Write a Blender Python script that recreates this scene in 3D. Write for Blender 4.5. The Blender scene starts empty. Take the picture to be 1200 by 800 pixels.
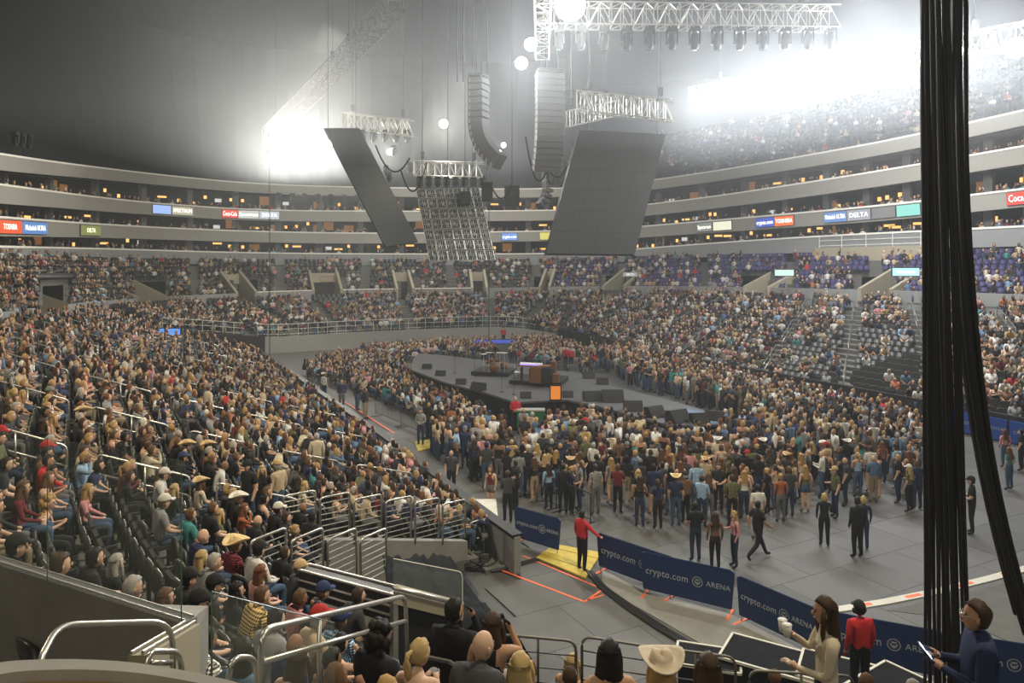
import bpy, bmesh, math, random
import numpy as np
from mathutils import Vector, Matrix, noise

# ------------------------------------------------------------------ camera, world, lights
R = random.Random(11)
scn = bpy.context.scene
COL = scn.collection
CH, F, CX, HY = 9.2, 867.0, 600.0, 296.0          # camera height, focal length (px), centre column, horizon row
cam_d = bpy.data.cameras.new('camera')
cam_d.sensor_width = 36.0; cam_d.lens = F / 1200 * 36.0
cam_d.shift_y = -(400 - HY) / 1200.0
cam_d.clip_start = 0.05; cam_d.clip_end = 500
cam = bpy.data.objects.new('camera', cam_d); COL.objects.link(cam)
cam.location = (0, 0, CH); cam.rotation_euler = (math.radians(90), 0, 0)
scn.camera = cam
scn.view_settings.view_transform = 'Standard'; scn.view_settings.look = 'None'
scn.view_settings.gamma = 1; scn.view_settings.use_curve_mapping = False
scn.view_settings.exposure = 0.15
w = bpy.data.worlds.new('world'); scn.world = w; w.use_nodes = True
w.node_tree.nodes['Background'].inputs[0].default_value = (0.5, 0.6, 0.75, 1)
w.node_tree.nodes['Background'].inputs[1].default_value = 0.02
c = scn.cycles
c.use_denoising = True
c.max_bounces = 5; c.diffuse_bounces = 2; c.glossy_bounces = 2; c.transmission_bounces = 3; c.volume_bounces = 1
c.transparent_max_bounces = 8; c.caustics_reflective = False; c.caustics_refractive = False
c.sample_clamp_indirect = 4.0; c.sample_clamp_direct = 30.0
HAZE = 0.0011
HAZE_HIGH = 0.0075
LK = 0.25

def lamp(name, loc, target, power, size, color=(1, 0.96, 0.88), kind='AREA', spot=math.radians(110), spread=math.radians(140)):
    d = bpy.data.lights.new(name, kind); d.energy = power * LK; d.color = color
    if kind == 'AREA':
        d.shape = 'DISK'; d.size = size; d.spread = spread
    elif kind == 'SPOT':
        d.spot_size = spot; d.spot_blend = 0.6; d.shadow_soft_size = size
    else:
        d.shadow_soft_size = size
    o = bpy.data.objects.new(name, d); COL.objects.link(o); o.location = loc
    o.rotation_euler = (Vector(target) - Vector(loc)).to_track_quat('-Z', 'Y').to_euler()
    return o

def nth(k):
    return str(k) + ('th' if 10 < k % 100 < 14 else {1: 'st', 2: 'nd', 3: 'rd'}.get(k % 10, 'th'))
def P3(x, y, Y):
    """world point that a photograph pixel shows at distance Y"""
    return Vector(((x - CX) / F * Y, Y, CH - (y - HY) / F * Y))
def G(x, y, z=0.0):
    Y = F * (CH - z) / (y - HY)
    return Vector(((x - CX) / F * Y, Y, z))
def pix(p):
    return CX + F * p[0] / p[1], HY + F * (CH - p[2]) / p[1]
def UV(a, cc, z=0.0):
    """arena frame: a runs away along the floor's long side, cc across it"""
    return Vector((-.469 * a + .883 * cc, .883 * a + .469 * cc, z))

# house light banks (their visible lamp heads are built with the rig further down)
LEFT_BANK = [P3(x, y, 66) for x, y in ((318, 184), (334, 181), (350, 178), (367, 174), (383, 170), (398, 167))]
RIGHT_BANK = [P3(x, y, Y) for x, y, Y in ((823, 120, 58), (877, 106, 54), (930, 92, 50.5), (990, 78, 47), (1053, 70, 44), (1117, 60, 41), (1190, 56, 38.5))]
MID_LAMPS = [P3(668, 6, 34), P3(611, 74, 42), P3(520, 145, 52), P3(457, 178, 58), P3(590, 170, 60)]
K = 1.0
for i, p in enumerate(LEFT_BANK):
    lamp('flood_light_source', p + Vector((0.2, -0.9, -0.5)), (4, 30, 0), 3300 * K, 0.35, (1.0, 0.96, 0.84), 'POINT')
for i, p in enumerate(RIGHT_BANK):
    lamp('flood_light_source', p + Vector((-0.6, -0.8, -0.5)), (0, 30, 0), 7600 * K, 0.35, (1.0, 0.97, 0.92), 'POINT')
lamp('flood_light_source', MID_LAMPS[0] + Vector((0, -.6, -1.2)), (2, 20, 0), 6000 * K, 0.4, (0.96, 0.98, 1.0), 'POINT')
lamp('flood_light_source', MID_LAMPS[1] + Vector((0, -.6, -.8)), (-12, 30, 0), 1800 * K, 0.3, (0.9, 0.95, 1.0), 'POINT')
lamp('flood_light_source', MID_LAMPS[2] + Vector((0, -.8, -.6)), (-12, 25, 0), 1500 * K, 0.3, (1.0, 0.93, 0.75), 'POINT')
lamp('flood_light_source', MID_LAMPS[3] + Vector((0, -.8, -.6)), (-12, 30, 0), 700 * K, 0.3, (1.0, 0.93, 0.75), 'POINT')
# unseen key lamps above the near half of the bowl, outside the frame
lamp('flood_light_source', (8, 10, 26), (-12, 26, 2), 13000 * K, 2.0, (1.0, 0.88, 0.62))
lamp('flood_light_source', (-26, 18, 24), (-6, 26, 0), 7000 * K, 3.0, (1.0, 0.87, 0.66))
lamp('flood_light_source', (14, -6, 24), (6, 24, 0), 2200 * K, 2.5, (1.0, 0.93, 0.8))
lamp('flood_light_source', (-6, 84, 30), (-5, 96, 5), 12000 * K, 3.0, (1.0, 0.96, 0.88))  # unseen area lamps without heads, aimed at the far and long stands
lamp('flood_light_source', (24, 50, 27), (33, 62, 4), 12000 * K, 3.0, (0.96, 0.97, 1.0))
lamp('flood_light_source', (-14, 60, 27), (-30, 66, 5), 9000 * K, 3.0, (1.0, 0.93, 0.8))

lamp('concourse_light', (-2.5, -4.0, 12.5), (-2.0, 5.0, 6.0), 500 * K, 2.5, (1.0, .86, .62))

# ------------------------------------------------------------------ materials
def new_mat(name):
    m = bpy.data.materials.new(name); m.use_nodes = True
    return m, m.node_tree.nodes, m.node_tree.links, m.node_tree.nodes['Principled BSDF']
def mat(name, col, rough=0.7, metal=0.0, var=0.12, scale=6.0, bump=0.0, spec=0.3):
    m, n, l, b = new_mat(name)
    b.inputs['Roughness'].default_value = rough; b.inputs['Metallic'].default_value = metal
    b.inputs['Specular IOR Level'].default_value = spec
    t = n.new('ShaderNodeTexCoord'); z = n.new('ShaderNodeTexNoise'); z.inputs['Scale'].default_value = scale; z.inputs['Detail'].default_value = 4
    r = n.new('ShaderNodeMapRange'); r.inputs[3].default_value = 1 - var; r.inputs[4].default_value = 1 + var
    v = n.new('ShaderNodeVectorMath'); v.operation = 'SCALE'; v.inputs[0].default_value = col
    l.new(t.outputs['Object'], z.inputs['Vector']); l.new(z.outputs[0], r.inputs[0]); l.new(r.outputs[0], v.inputs['Scale'])
    l.new(v.outputs[0], b.inputs['Base Color'])
    if bump:
        bp = n.new('ShaderNodeBump'); bp.inputs['Strength'].default_value = bump; bp.inputs['Distance'].default_value = 0.02
        l.new(z.outputs[0], bp.inputs['Height']); l.new(bp.outputs[0], b.inputs['Normal'])
    return m
def emat(name, col, strength):
    m, n, l, b = new_mat(name)
    b.inputs['Base Color'].default_value = (*[x * .3 for x in col], 1)
    b.inputs['Emission Color'].default_value = (*col, 1); b.inputs['Emission Strength'].default_value = strength
    return m
def prop_mat(name, prop, rough=0.8, bump=0.0, kind='plain'):
    """colour comes from the object's own custom property, so copies may share their mesh"""
    m, n, l, b = new_mat(name)
    b.inputs['Roughness'].default_value = rough; b.inputs['Specular IOR Level'].default_value = 0.2
    a = n.new('ShaderNodeAttribute'); a.attribute_type = 'OBJECT'; a.attribute_name = prop
    t = n.new('ShaderNodeTexCoord'); z = n.new('ShaderNodeTexNoise'); z.inputs['Scale'].default_value = 14; z.inputs['Detail'].default_value = 3
    r = n.new('ShaderNodeMapRange'); r.inputs[3].default_value = .78; r.inputs[4].default_value = 1.2
    v = n.new('ShaderNodeVectorMath'); v.operation = 'SCALE'
    l.new(t.outputs['Object'], z.inputs['Vector']); l.new(z.outputs[0], r.inputs[0]); l.new(r.outputs[0], v.inputs['Scale'])
    l.new(a.outputs['Color'], v.inputs[0])
    out = v.outputs[0]
    if kind == 'plaid':
        w1 = n.new('ShaderNodeTexWave'); w1.bands_direction = 'Z'; w1.inputs['Scale'].default_value = 9
        w2 = n.new('ShaderNodeTexWave'); w2.bands_direction = 'X'; w2.inputs['Scale'].default_value = 9
        a2 = n.new('ShaderNodeMath'); a2.operation = 'ADD'
        l.new(t.outputs['Object'], w1.inputs[0]); l.new(t.outputs['Object'], w2.inputs[0])
        l.new(w1.outputs['Fac'], a2.inputs[0]); l.new(w2.outputs['Fac'], a2.inputs[1])
        rr = n.new('ShaderNodeValToRGB'); rr.color_ramp.interpolation = 'CONSTANT'
        rr.color_ramp.elements[0].color = (.12, .12, .12, 1); rr.color_ramp.elements[1].position = .42; rr.color_ramp.elements[1].color = (1, 1, 1, 1)
        e = rr.color_ramp.elements.new(.72); e.color = (2.6, 2.6, 2.4, 1)
        hv = n.new('ShaderNodeMath'); hv.operation = 'MULTIPLY'; hv.inputs[1].default_value = .5
        l.new(a2.outputs[0], hv.inputs[0]); l.new(hv.outputs[0], rr.inputs[0])
        mm = n.new('ShaderNodeVectorMath'); mm.operation = 'MULTIPLY'
        l.new(out, mm.inputs[0]); l.new(rr.outputs[0], mm.inputs[1]); out = mm.outputs[0]
    l.new(out, b.inputs['Base Color'])
    if kind == 'hair':
        w1 = n.new('ShaderNodeTexWave'); w1.bands_direction = 'X'; w1.inputs['Scale'].default_value = 34; w1.inputs['Distortion'].default_value = 5
        l.new(t.outputs['Object'], w1.inputs[0])
        bp = n.new('ShaderNodeBump'); bp.inputs['Strength'].default_value = .3; bp.inputs['Distance'].default_value = .006
        l.new(w1.outputs['Fac'], bp.inputs['Height']); l.new(bp.outputs[0], b.inputs['Normal'])
    return m
def face_col_mat(name, rough=.8):
    m, n, l, b = new_mat(name)
    b.inputs['Roughness'].default_value = rough; b.inputs['Specular IOR Level'].default_value = 0.2
    a = n.new('ShaderNodeAttribute'); a.attribute_name = 'col'
    l.new(a.outputs['Color'], b.inputs['Base Color'])
    return m
M = {}
M['concrete'] = mat('grey_concrete', (.25, .245, .225), .85, var=.25, scale=2.5, bump=.15)
M['tread'] = mat('stair_concrete', (.13, .13, .12), .9, var=.25, scale=3)
M['beige'] = mat('beige_painted_wall', (.36, .325, .24), .8, var=.1, scale=1.5)
M['greywall'] = mat('grey_painted_wall', (.26, .27, .27), .7, var=.07, scale=1.0)
M['band'] = mat('balcony_fascia', (.30, .29, .26), .5, var=.06, scale=.5)
M['cap'] = mat('balcony_cap_highlight', (.85, .83, .76), .35, var=.05, scale=.5)  # tone raised: the lamp highlight along balcony edges is put into this colour
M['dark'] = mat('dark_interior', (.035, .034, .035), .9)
M['roof'] = mat('dark_roof', (.03, .033, .038), .95)
M['pier'] = mat('suite_pier', (.16, .16, .16), .8)
M['black'] = mat('black_metal', (.02, .02, .022), .5, var=.3)
M['blackcloth'] = mat('black_drape', (.016, .018, .021), .9, var=.4, scale=3, bump=.4, spec=.05)
M['steel'] = mat('brushed_steel', (.62, .60, .55), .32, metal=.85, var=.08, scale=30)
M['alu'] = mat('aluminium_truss', (.72, .71, .66), .35, metal=.6, var=.08)
M['seatblack'] = mat('black_seat', (.028, .029, .03), .42, var=.2, spec=.5)
M['seatpurple'] = mat('purple_seat', (.05, .045, .13), .5, var=.15)
M['floor'] = mat('floor_panel', (.098, .096, .092), .62, var=.22, scale=1.3, bump=.05)
M['floor2'] = mat('floor_panel_light', (.108, .106, .101), .6, var=.2, scale=1.7, bump=.05)
M['floor3'] = mat('floor_panel_dark', (.086, .085, .083), .66, var=.25, scale=1.1, bump=.05)
M['stage'] = mat('stage_deck', (.09, .09, .092), .45, var=.15)
M['yellow'] = mat('yellow_ramp', (.52, .40, .07), .7, var=.25, scale=5)
M['orange'] = mat('orange_tape', (.85, .16, .05), .6, var=.05)
M['white'] = mat('white_paint', (.62, .60, .52), .6, var=.12, scale=3)
M['navy'] = mat('navy_banner', (.012, .032, .11), .45, var=.08)
M['blue'] = mat('blue_banner', (.02, .07, .36), .45, var=.08)
M['print'] = mat('pale_print', (.36, .39, .45), .6, var=.02)
M['wood'] = mat('brown_wood', (.16, .07, .03), .5, var=.3, scale=8)
M['screen'] = mat('led_screen_face', (.03, .03, .028), .6, var=.08, scale=40)
M['glass'], n_, l_, b_ = new_mat('glass')
b_.inputs['Base Color'].default_value = (.75, .85, .78, 1); b_.inputs['Roughness'].default_value = .05
b_.inputs['Alpha'].default_value = .05; b_.inputs['Specular IOR Level'].default_value = .3; b_.inputs['IOR'].default_value = 1.45
M['glassedge'] = mat('glass_edge', (.08, .14, .11), .2)
M['skin'] = prop_mat('skin', 'skin_colour', .55)
M['shirt'] = prop_mat('shirt_cloth', 'shirt_colour', .85)
M['plaid'] = prop_mat('plaid_cloth', 'shirt_colour', .85, kind='plaid')
M['pants'] = prop_mat('trouser_cloth', 'trouser_colour', .85)
M['shoe'] = prop_mat('shoe_leather', 'shoe_colour', .5)
M['hair'] = prop_mat('hair', 'hair_colour', .5, kind='hair')
M['hat'] = prop_mat('hat_felt', 'hat_colour', .8)
M['darkrail'] = mat('dull_rail', (.16, .15, .13), .45, metal=.5, var=.1)
M['eye'] = mat('dark_eye', (.02, .015, .012), .3)
M['crowd'] = face_col_mat('crowd_cloth')
M['lampface'] = emat('lamp_face', (1.0, .97, .88), 400)
M['lampblue'] = emat('lamp_face_cool', (.9, .95, 1.0), 400)
M['warm'] = emat('warm_room_light', (1.0, .5, .14), 1.5)
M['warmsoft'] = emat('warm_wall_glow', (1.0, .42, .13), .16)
M['suitetv'] = emat('suite_tv', (.8, .8, .75), .7)
M['phone'] = emat('phone_screen', (.75, .85, 1.0), 2.0)

# ------------------------------------------------------------------ mesh helpers
class MB:
    def __init__(s): s.v = []; s.f = []; s.m = []
    def add(s, vs, fs, mi=0):
        b = len(s.v); s.v += [tuple(x) for x in vs]
        s.f += [tuple(b + i for i in f) for f in fs]; s.m += [mi] * len(fs)
    def box(s, cx, cy, cz, sx, sy, sz, rz=0.0, mi=0):
        ca, sa = math.cos(rz), math.sin(rz); vs = []
        for dz in (-.5, .5):
            for dx, dy in ((-.5, -.5), (.5, -.5), (.5, .5), (-.5, .5)):
                x, y = dx * sx, dy * sy
                vs.append((cx + x * ca - y * sa, cy + x * sa + y * ca, cz + dz * sz))
        s.add(vs, [(3, 2, 1, 0), (4, 5, 6, 7), (0, 1, 5, 4), (1, 2, 6, 5), (2, 3, 7, 6), (3, 0, 4, 7)], mi)
    def hexa(s, lo, hi, mi=0):
        """8 corners: quad lo, quad hi"""
        s.add(list(lo) + list(hi), [(3, 2, 1, 0), (4, 5, 6, 7), (0, 1, 5, 4), (1, 2, 6, 5), (2, 3, 7, 6), (3, 0, 4, 7)], mi)
    def prism(s, poly, z0, z1, mi=0):
        n = len(poly)
        s.add([(p[0], p[1], z0) for p in poly] + [(p[0], p[1], z1) for p in poly],
              [tuple(range(n))[::-1], tuple(range(n, 2 * n))] + [(i, (i + 1) % n, n + (i + 1) % n, n + i) for i in range(n)], mi)
    def tube(s, pts, r, n=8, mi=0, closed=False):
        pts = [Vector(p) for p in pts]; N = len(pts)
        rs = r if isinstance(r, (list, tuple)) else [r] * N
        rings = []; up = Vector((0, 0, 1))
        for i, p in enumerate(pts):
            d = (pts[min(i + 1, N - 1)] - pts[max(i - 1, 0)])
            if d.length < 1e-9: d = Vector((0, 0, 1))
            d.normalize()
            a = d.cross(up) if abs(d.dot(up)) < .95 else d.cross(Vector((1, 0, 0)))
            a.normalize(); b = d.cross(a)
            rings.append([p + (a * math.cos(t) + b * math.sin(t)) * rs[i] for t in [2 * math.pi * k / n for k in range(n)]])
        vs = [v for ring in rings for v in ring]; fs = []
        for i in range(N - 1):
            for k in range(n):
                fs.append((i * n + k, i * n + (k + 1) % n, (i + 1) * n + (k + 1) % n, (i + 1) * n + k))
        fs.append(tuple(range(n))[::-1]); fs.append(tuple((N - 1) * n + k for k in range(n)))
        s.add(vs, fs, mi)
    def sphere(s, c, r, nu=10, nv=7, mi=0, fn=None):
        vs = []; fs = []
        rx, ry, rz = r if isinstance(r, (tuple, list)) else (r, r, r)
        vs.append(Vector((0, 0, 1)))
        for j in range(1, nv):
            th = math.pi * j / nv
            for i in range(nu):
                ph = 2 * math.pi * i / nu
                vs.append(Vector((math.sin(th) * math.cos(ph), math.sin(th) * math.sin(ph), math.cos(th))))
        vs.append(Vector((0, 0, -1)))
        if fn: vs = [fn(v) for v in vs]
        vs = [(c[0] + v.x * rx, c[1] + v.y * ry, c[2] + v.z * rz) for v in vs]
        for i in range(nu): fs.append((0, 1 + i, 1 + (i + 1) % nu))
        for j in range(nv - 2):
            for i in range(nu):
                a = 1 + j * nu + i; b = 1 + j * nu + (i + 1) % nu
                fs.append((a, a + nu, b + nu, b))
        L = len(vs) - 1; base = 1 + (nv - 2) * nu
        for i in range(nu): fs.append((base + i, L, base + (i + 1) % nu))
        s.add(vs, fs, mi)
    def lathe(s, prof, n=16, mi=0, c=(0, 0, 0)):
        vs = []; fs = []
        for r, z in prof:
            for k in range(n):
                t = 2 * math.pi * k / n; vs.append((c[0] + r * math.cos(t), c[1] + r * math.sin(t), c[2] + z))
        for j in range(len(prof) - 1):
            for k in range(n):
                fs.append((j * n + k, j * n + (k + 1) % n, (j + 1) * n + (k + 1) % n, (j + 1) * n + k))
        s.add(vs, fs, mi)
    def mesh(s, name, mats, smooth=False):
        me = bpy.data.meshes.new(name); me.from_pydata(s.v, [], s.f)
        for m in (mats if isinstance(mats, (list, tuple)) else [mats]): me.materials.append(M[m] if isinstance(m, str) else m)
        me.polygons.foreach_set('material_index', s.m)
        if smooth: me.polygons.foreach_set('use_smooth', [True] * len(me.polygons))
        me.update(); return me
    def build(s, name, mats, parent=None, smooth=False, loc=None, rz=0.0):
        return link(name, s.mesh(name, mats, smooth), parent, loc, rz)
def link(name, data, parent=None, loc=None, rz=0.0):
    o = bpy.data.objects.new(name, data); COL.objects.link(o)
    if parent: o.parent = parent
    if loc is not None: o.location = loc
    if rz: o.rotation_euler = (0, 0, rz)
    return o
def tag(o, label=None, cat=None, group=None, kind=None):
    if label: o['label'] = label
    if cat: o['category'] = cat
    if group: o['group'] = group
    if kind: o['kind'] = kind
    return o
def empty(name, loc=(0, 0, 0), rz=0.0):
    return link(name, None, None, loc, rz)
def fillet(pts, r=.08, n=4):
    pts = [Vector(p) for p in pts]; out = [pts[0]]
    for i in range(1, len(pts) - 1):
        a, b, c_ = pts[i - 1], pts[i], pts[i + 1]
        d1 = (a - b); d2 = (c_ - b); rr = min(r, d1.length * .45, d2.length * .45)
        p1 = b + d1.normalized() * rr; p2 = b + d2.normalized() * rr
        for k in range(n + 1):
            t = k / n; out.append(p1 * (1 - t) ** 2 + b * 2 * t * (1 - t) + p2 * t * t)
    out.append(pts[-1]); return out
def text(s, size, mname, parent, loc, rot, name='lettering', sx=1.0):
    d = bpy.data.curves.new(name, 'FONT'); d.body = s; d.size = size; d.align_x = 'CENTER'; d.align_y = 'CENTER'
    d.extrude = .004; d.resolution_u = 2; d.space_character = 1.05
    tmp = bpy.data.objects.new(name, d); COL.objects.link(tmp); me = bpy.data.meshes.new_from_object(tmp.evaluated_get(bpy.context.evaluated_depsgraph_get()))
    bpy.data.objects.remove(tmp); me.materials.clear(); me.materials.append(M[mname])
    o = link(name, me, parent); o.location = loc; o.rotation_euler = rot; o.scale = (sx, 1, 1)
    return o
# ------------------------------------------------------------------ people: body templates
def skin_mesh(verts, edges, radii, sub):
    me = bpy.data.meshes.new('tmp'); me.from_pydata(verts, edges, [])
    o = bpy.data.objects.new('tmp', me); COL.objects.link(o)
    md = o.modifiers.new('s', 'SKIN'); md.use_smooth_shade = True
    for i, r in enumerate(radii):
        me.skin_vertices[0].data[i].radius = r if isinstance(r, tuple) else (r, r)
    me.skin_vertices[0].data[0].use_root = True
    if sub:
        sm = o.modifiers.new('u', 'SUBSURF'); sm.levels = sub; sm.render_levels = sub
    dg = bpy.context.evaluated_depsgraph_get()
    ev = o.evaluated_get(dg); m2 = ev.to_mesh()
    V = [tuple(v.co) for v in m2.vertices]; Fc = [tuple(p.vertices) for p in m2.polygons]
    ev.to_mesh_clear(); bpy.data.objects.remove(o); bpy.data.meshes.remove(me)
    return V, Fc

# each pose: joints of one side get mirrored when 'sym'; coordinates face +Y, feet on z = 0
def pose(kind):
    J = {}
    if kind.startswith('stand') or kind in ('walk', 'point', 'carry'):
        J.update(pelvis=(0, 0, .96), spine=(0, .01, 1.12), chest=(0, 0, 1.30), neckb=(0, -.015, 1.45), neck=(0, 0, 1.51), head=(0, .025, 1.605))
        for s, k in ((-1, 'l'), (1, 'r')):
            J['hip' + k] = (s * .09, 0, .90); J['knee' + k] = (s * .10, .02, .50); J['ank' + k] = (s * .105, -.02, .10); J['toe' + k] = (s * .13, .13, .04)
            J['sh' + k] = (s * .178, -.01, 1.415); J['elb' + k] = (s * .225, -.03, 1.15); J['wri' + k] = (s * .225, .06, .92); J['han' + k] = (s * .215, .09, .84)
        if kind == 'stand_cup':
            J['elbr'] = (.235, .0, 1.14); J['wrir'] = (.15, .24, 1.16); J['hanr'] = (.11, .31, 1.19)
        if kind == 'stand_fold':
            for s, k in ((-1, 'l'), (1, 'r')):
                J['elb' + k] = (s * .235, .03, 1.14); J['wri' + k] = (s * .07, .22, 1.10 + s * .03); J['han' + k] = (-s * .03, .24, 1.10 + s * .03)
        if kind == 'stand_phone':
            J['elbr'] = (.21, .05, 1.14); J['wrir'] = (.08, .27, 1.22); J['hanr'] = (.05, .33, 1.27)
            J['elbl'] = (-.21, .04, 1.13); J['wril'] = (-.07, .25, 1.19); J['hanl'] = (-.03, .31, 1.22)
        if kind == 'stand_up':
            J['elbr'] = (.26, .14, 1.48); J['wrir'] = (.20, .28, 1.68); J['hanr'] = (.18, .32, 1.76)
        if kind == 'point':
            J['elbr'] = (.36, .06, 1.24); J['wrir'] = (.56, .14, 1.12); J['hanr'] = (.64, .17, 1.10)
        if kind == 'carry':
            J['elbr'] = (.22, .10, 1.17); J['wrir'] = (.10, .26, 1.33); J['hanr'] = (.07, .32, 1.38)
            J['elbl'] = (-.22, .05, 1.13); J['wril'] = (-.10, .26, 1.14); J['hanl'] = (-.07, .33, 1.17)
        if kind == 'walk':
            J['kneel'] = (-.09, .20, .52); J['ankl'] = (-.09, .38, .12); J['toel'] = (-.09, .53, .10)
            J['kneer'] = (.09, -.08, .50); J['ankr'] = (.09, -.42, .20); J['toer'] = (.09, -.33, .06)
            J['elbl'] = (-.25, -.16, 1.17); J['wril'] = (-.22, -.12, .94); J['hanl'] = (-.21, -.08, .87)
            J['elbr'] = (.25, .08, 1.16); J['wrir'] = (.22, .27, 1.02); J['hanr'] = (.20, .35, 1.0)
    else:
        lean = {'sit': 0.0, 'sit_lean': .17, 'sit_phone': .07, 'sit_back': -.05, 'sit_up': .0}[kind]
        J.update(pelvis=(0, 0, .53), spine=(0, -.02 + lean * .3, .69), chest=(0, lean * .7, .88), neckb=(0, lean + .0, 1.04), neck=(0, lean + .03, 1.10), head=(0, lean + .07, 1.18))
        for s, k in ((-1, 'l'), (1, 'r')):
            J['hip' + k] = (s * .09, .04, .51); J['knee' + k] = (s * .13, .44, .50); J['ank' + k] = (s * .13, .40, .10); J['toe' + k] = (s * .15, .55, .04)
            J['sh' + k] = (s * .178, lean * .95, .995); J['elb' + k] = (s * .235, lean * .7 + .06, .74); J['wri' + k] = (s * .12, lean * .4 + .29, .64); J['han' + k] = (s * .06, lean * .3 + .36, .63)
        if kind == 'sit_phone':
            for s, k in ((-1, 'l'), (1, 'r')):
                J['elb' + k] = (s * .21, .12, .76); J['wri' + k] = (s * .07, .33, .83); J['han' + k] = (s * .03, .39, .87)
        if kind == 'sit_up':
            J['elbr'] = (.24, .20, .90); J['wrir'] = (.14, .20, 1.10); J['hanr'] = (.12, .17, 1.17)
    return J
def body_graph(J, fem=False, fingers=False):
    order = ['pelvis', 'spine', 'chest', 'neckb', 'neck']
    names = list(order); E = [('pelvis', 'spine'), ('spine', 'chest'), ('chest', 'neckb'), ('neckb', 'neck')]
    rad = dict(pelvis=(.165, .135), spine=(.15, .13), chest=(.165, .13), neckb=(.085, .075), neck=(.06, .06))
    if fem: rad.update(pelvis=(.155, .13), spine=(.118, .10), chest=(.138, .112), neckb=(.06, .055), neck=(.045, .045))
    for k in 'lr':
        for a, r in (('hip', .105), ('knee', .072), ('ank', .050), ('toe', .042), ('sh', .078 if not fem else .060), ('elb', .054 if not fem else .042), ('wri', .030 if not fem else .025), ('han', .036 if not fem else .03)):
            names.append(a + k); rad[a + k] = r * (1.0 if not fem or a != 'hip' else 1.03)
        E += [('pelvis', 'hip' + k), ('hip' + k, 'knee' + k), ('knee' + k, 'ank' + k), ('ank' + k, 'toe' + k), ('chest', 'sh' + k), ('sh' + k, 'elb' + k), ('elb' + k, 'wri' + k), ('wri' + k, 'han' + k)]
    V = [J[n_] for n_ in names]; ix = {n_: i for i, n_ in enumerate(names)}
    Ed = [(ix[a], ix[b]) for a, b in E]; Rd = [rad[n_] for n_ in names]
    tags = list(names)
    if fingers:
        for k, sd in (('l', -1), ('r', 1)):
            w = Vector(J['wri' + k]); h = Vector(J['han' + k]); d = (h - w).normalized()
            side = d.cross(Vector((0, 0, 1)));
            if side.length < .2: side = Vector((1, 0, 0))
            side.normalize(); dn = d.cross(side); dn = dn if dn.z < 0 else -dn
            for q, (off, ln) in enumerate(((-.030, .062), (-.010, .074), (.011, .070), (.031, .056))):
                p0 = h + side * off * .9 + d * .012; p1 = p0 + d * ln * .5 + dn * .006; p2 = p1 + (d * .6 + dn * .7).normalized() * ln * .45
                b = len(V); V += [tuple(p0), tuple(p1), tuple(p2)]; Rd += [.011, .0095, .0085]; tags += ['han' + k] * 3
                Ed += [(ix['han' + k], b), (b, b + 1), (b + 1, b + 2)]
            inw = side * (-1 if (side.x * sd) > 0 else 1)
            p0 = w + d * .035 + inw * .034; p1 = p0 + (d * .7 + inw * .7).normalized() * .04
            b = len(V); V += [tuple(p0), tuple(p1)]; Rd += [.013, .010]; tags += ['han' + k] * 2
            Ed += [(ix['wri' + k], b), (b, b + 1)]
    return V, Ed, Rd, tags
def seg_id(a, b, t, sleeve, legs):
    """body region of a point at fraction t along the bone a-b: 0 skin 1 shirt 2 trousers 3 shoe"""
    k = a[:3] + b[:3]
    if b.startswith('toe'): return 3
    if a.startswith('knee'): return 2 if legs != 'short' else (3 if legs == 'boot' else 0)
    if a.startswith('hip'): return 2 if (legs != 'short' or t < .45) else 0
    if a == 'pelvis' and b.startswith('hip'): return 2
    if a == 'pelvis': return 2 if t < .35 else 1
    if a == 'neckb': return 0 if t > (.3 if sleeve != 'bare' else 0) else 1
    if a == 'chest' and b == 'neckb': return 1 if sleeve != 'bare' or t < .3 else 0
    if a == 'chest' and b.startswith('sh'): return 1 if sleeve != 'bare' or t < .35 else 0
    if a.startswith('sh'): return {'long': 1, 'short': 1 if t < .75 else 0, 'bare': 0}[sleeve]
    if a.startswith('elb'): return 1 if sleeve == 'long' else 0
    if a.startswith('wri'): return 0
    return 1
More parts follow.
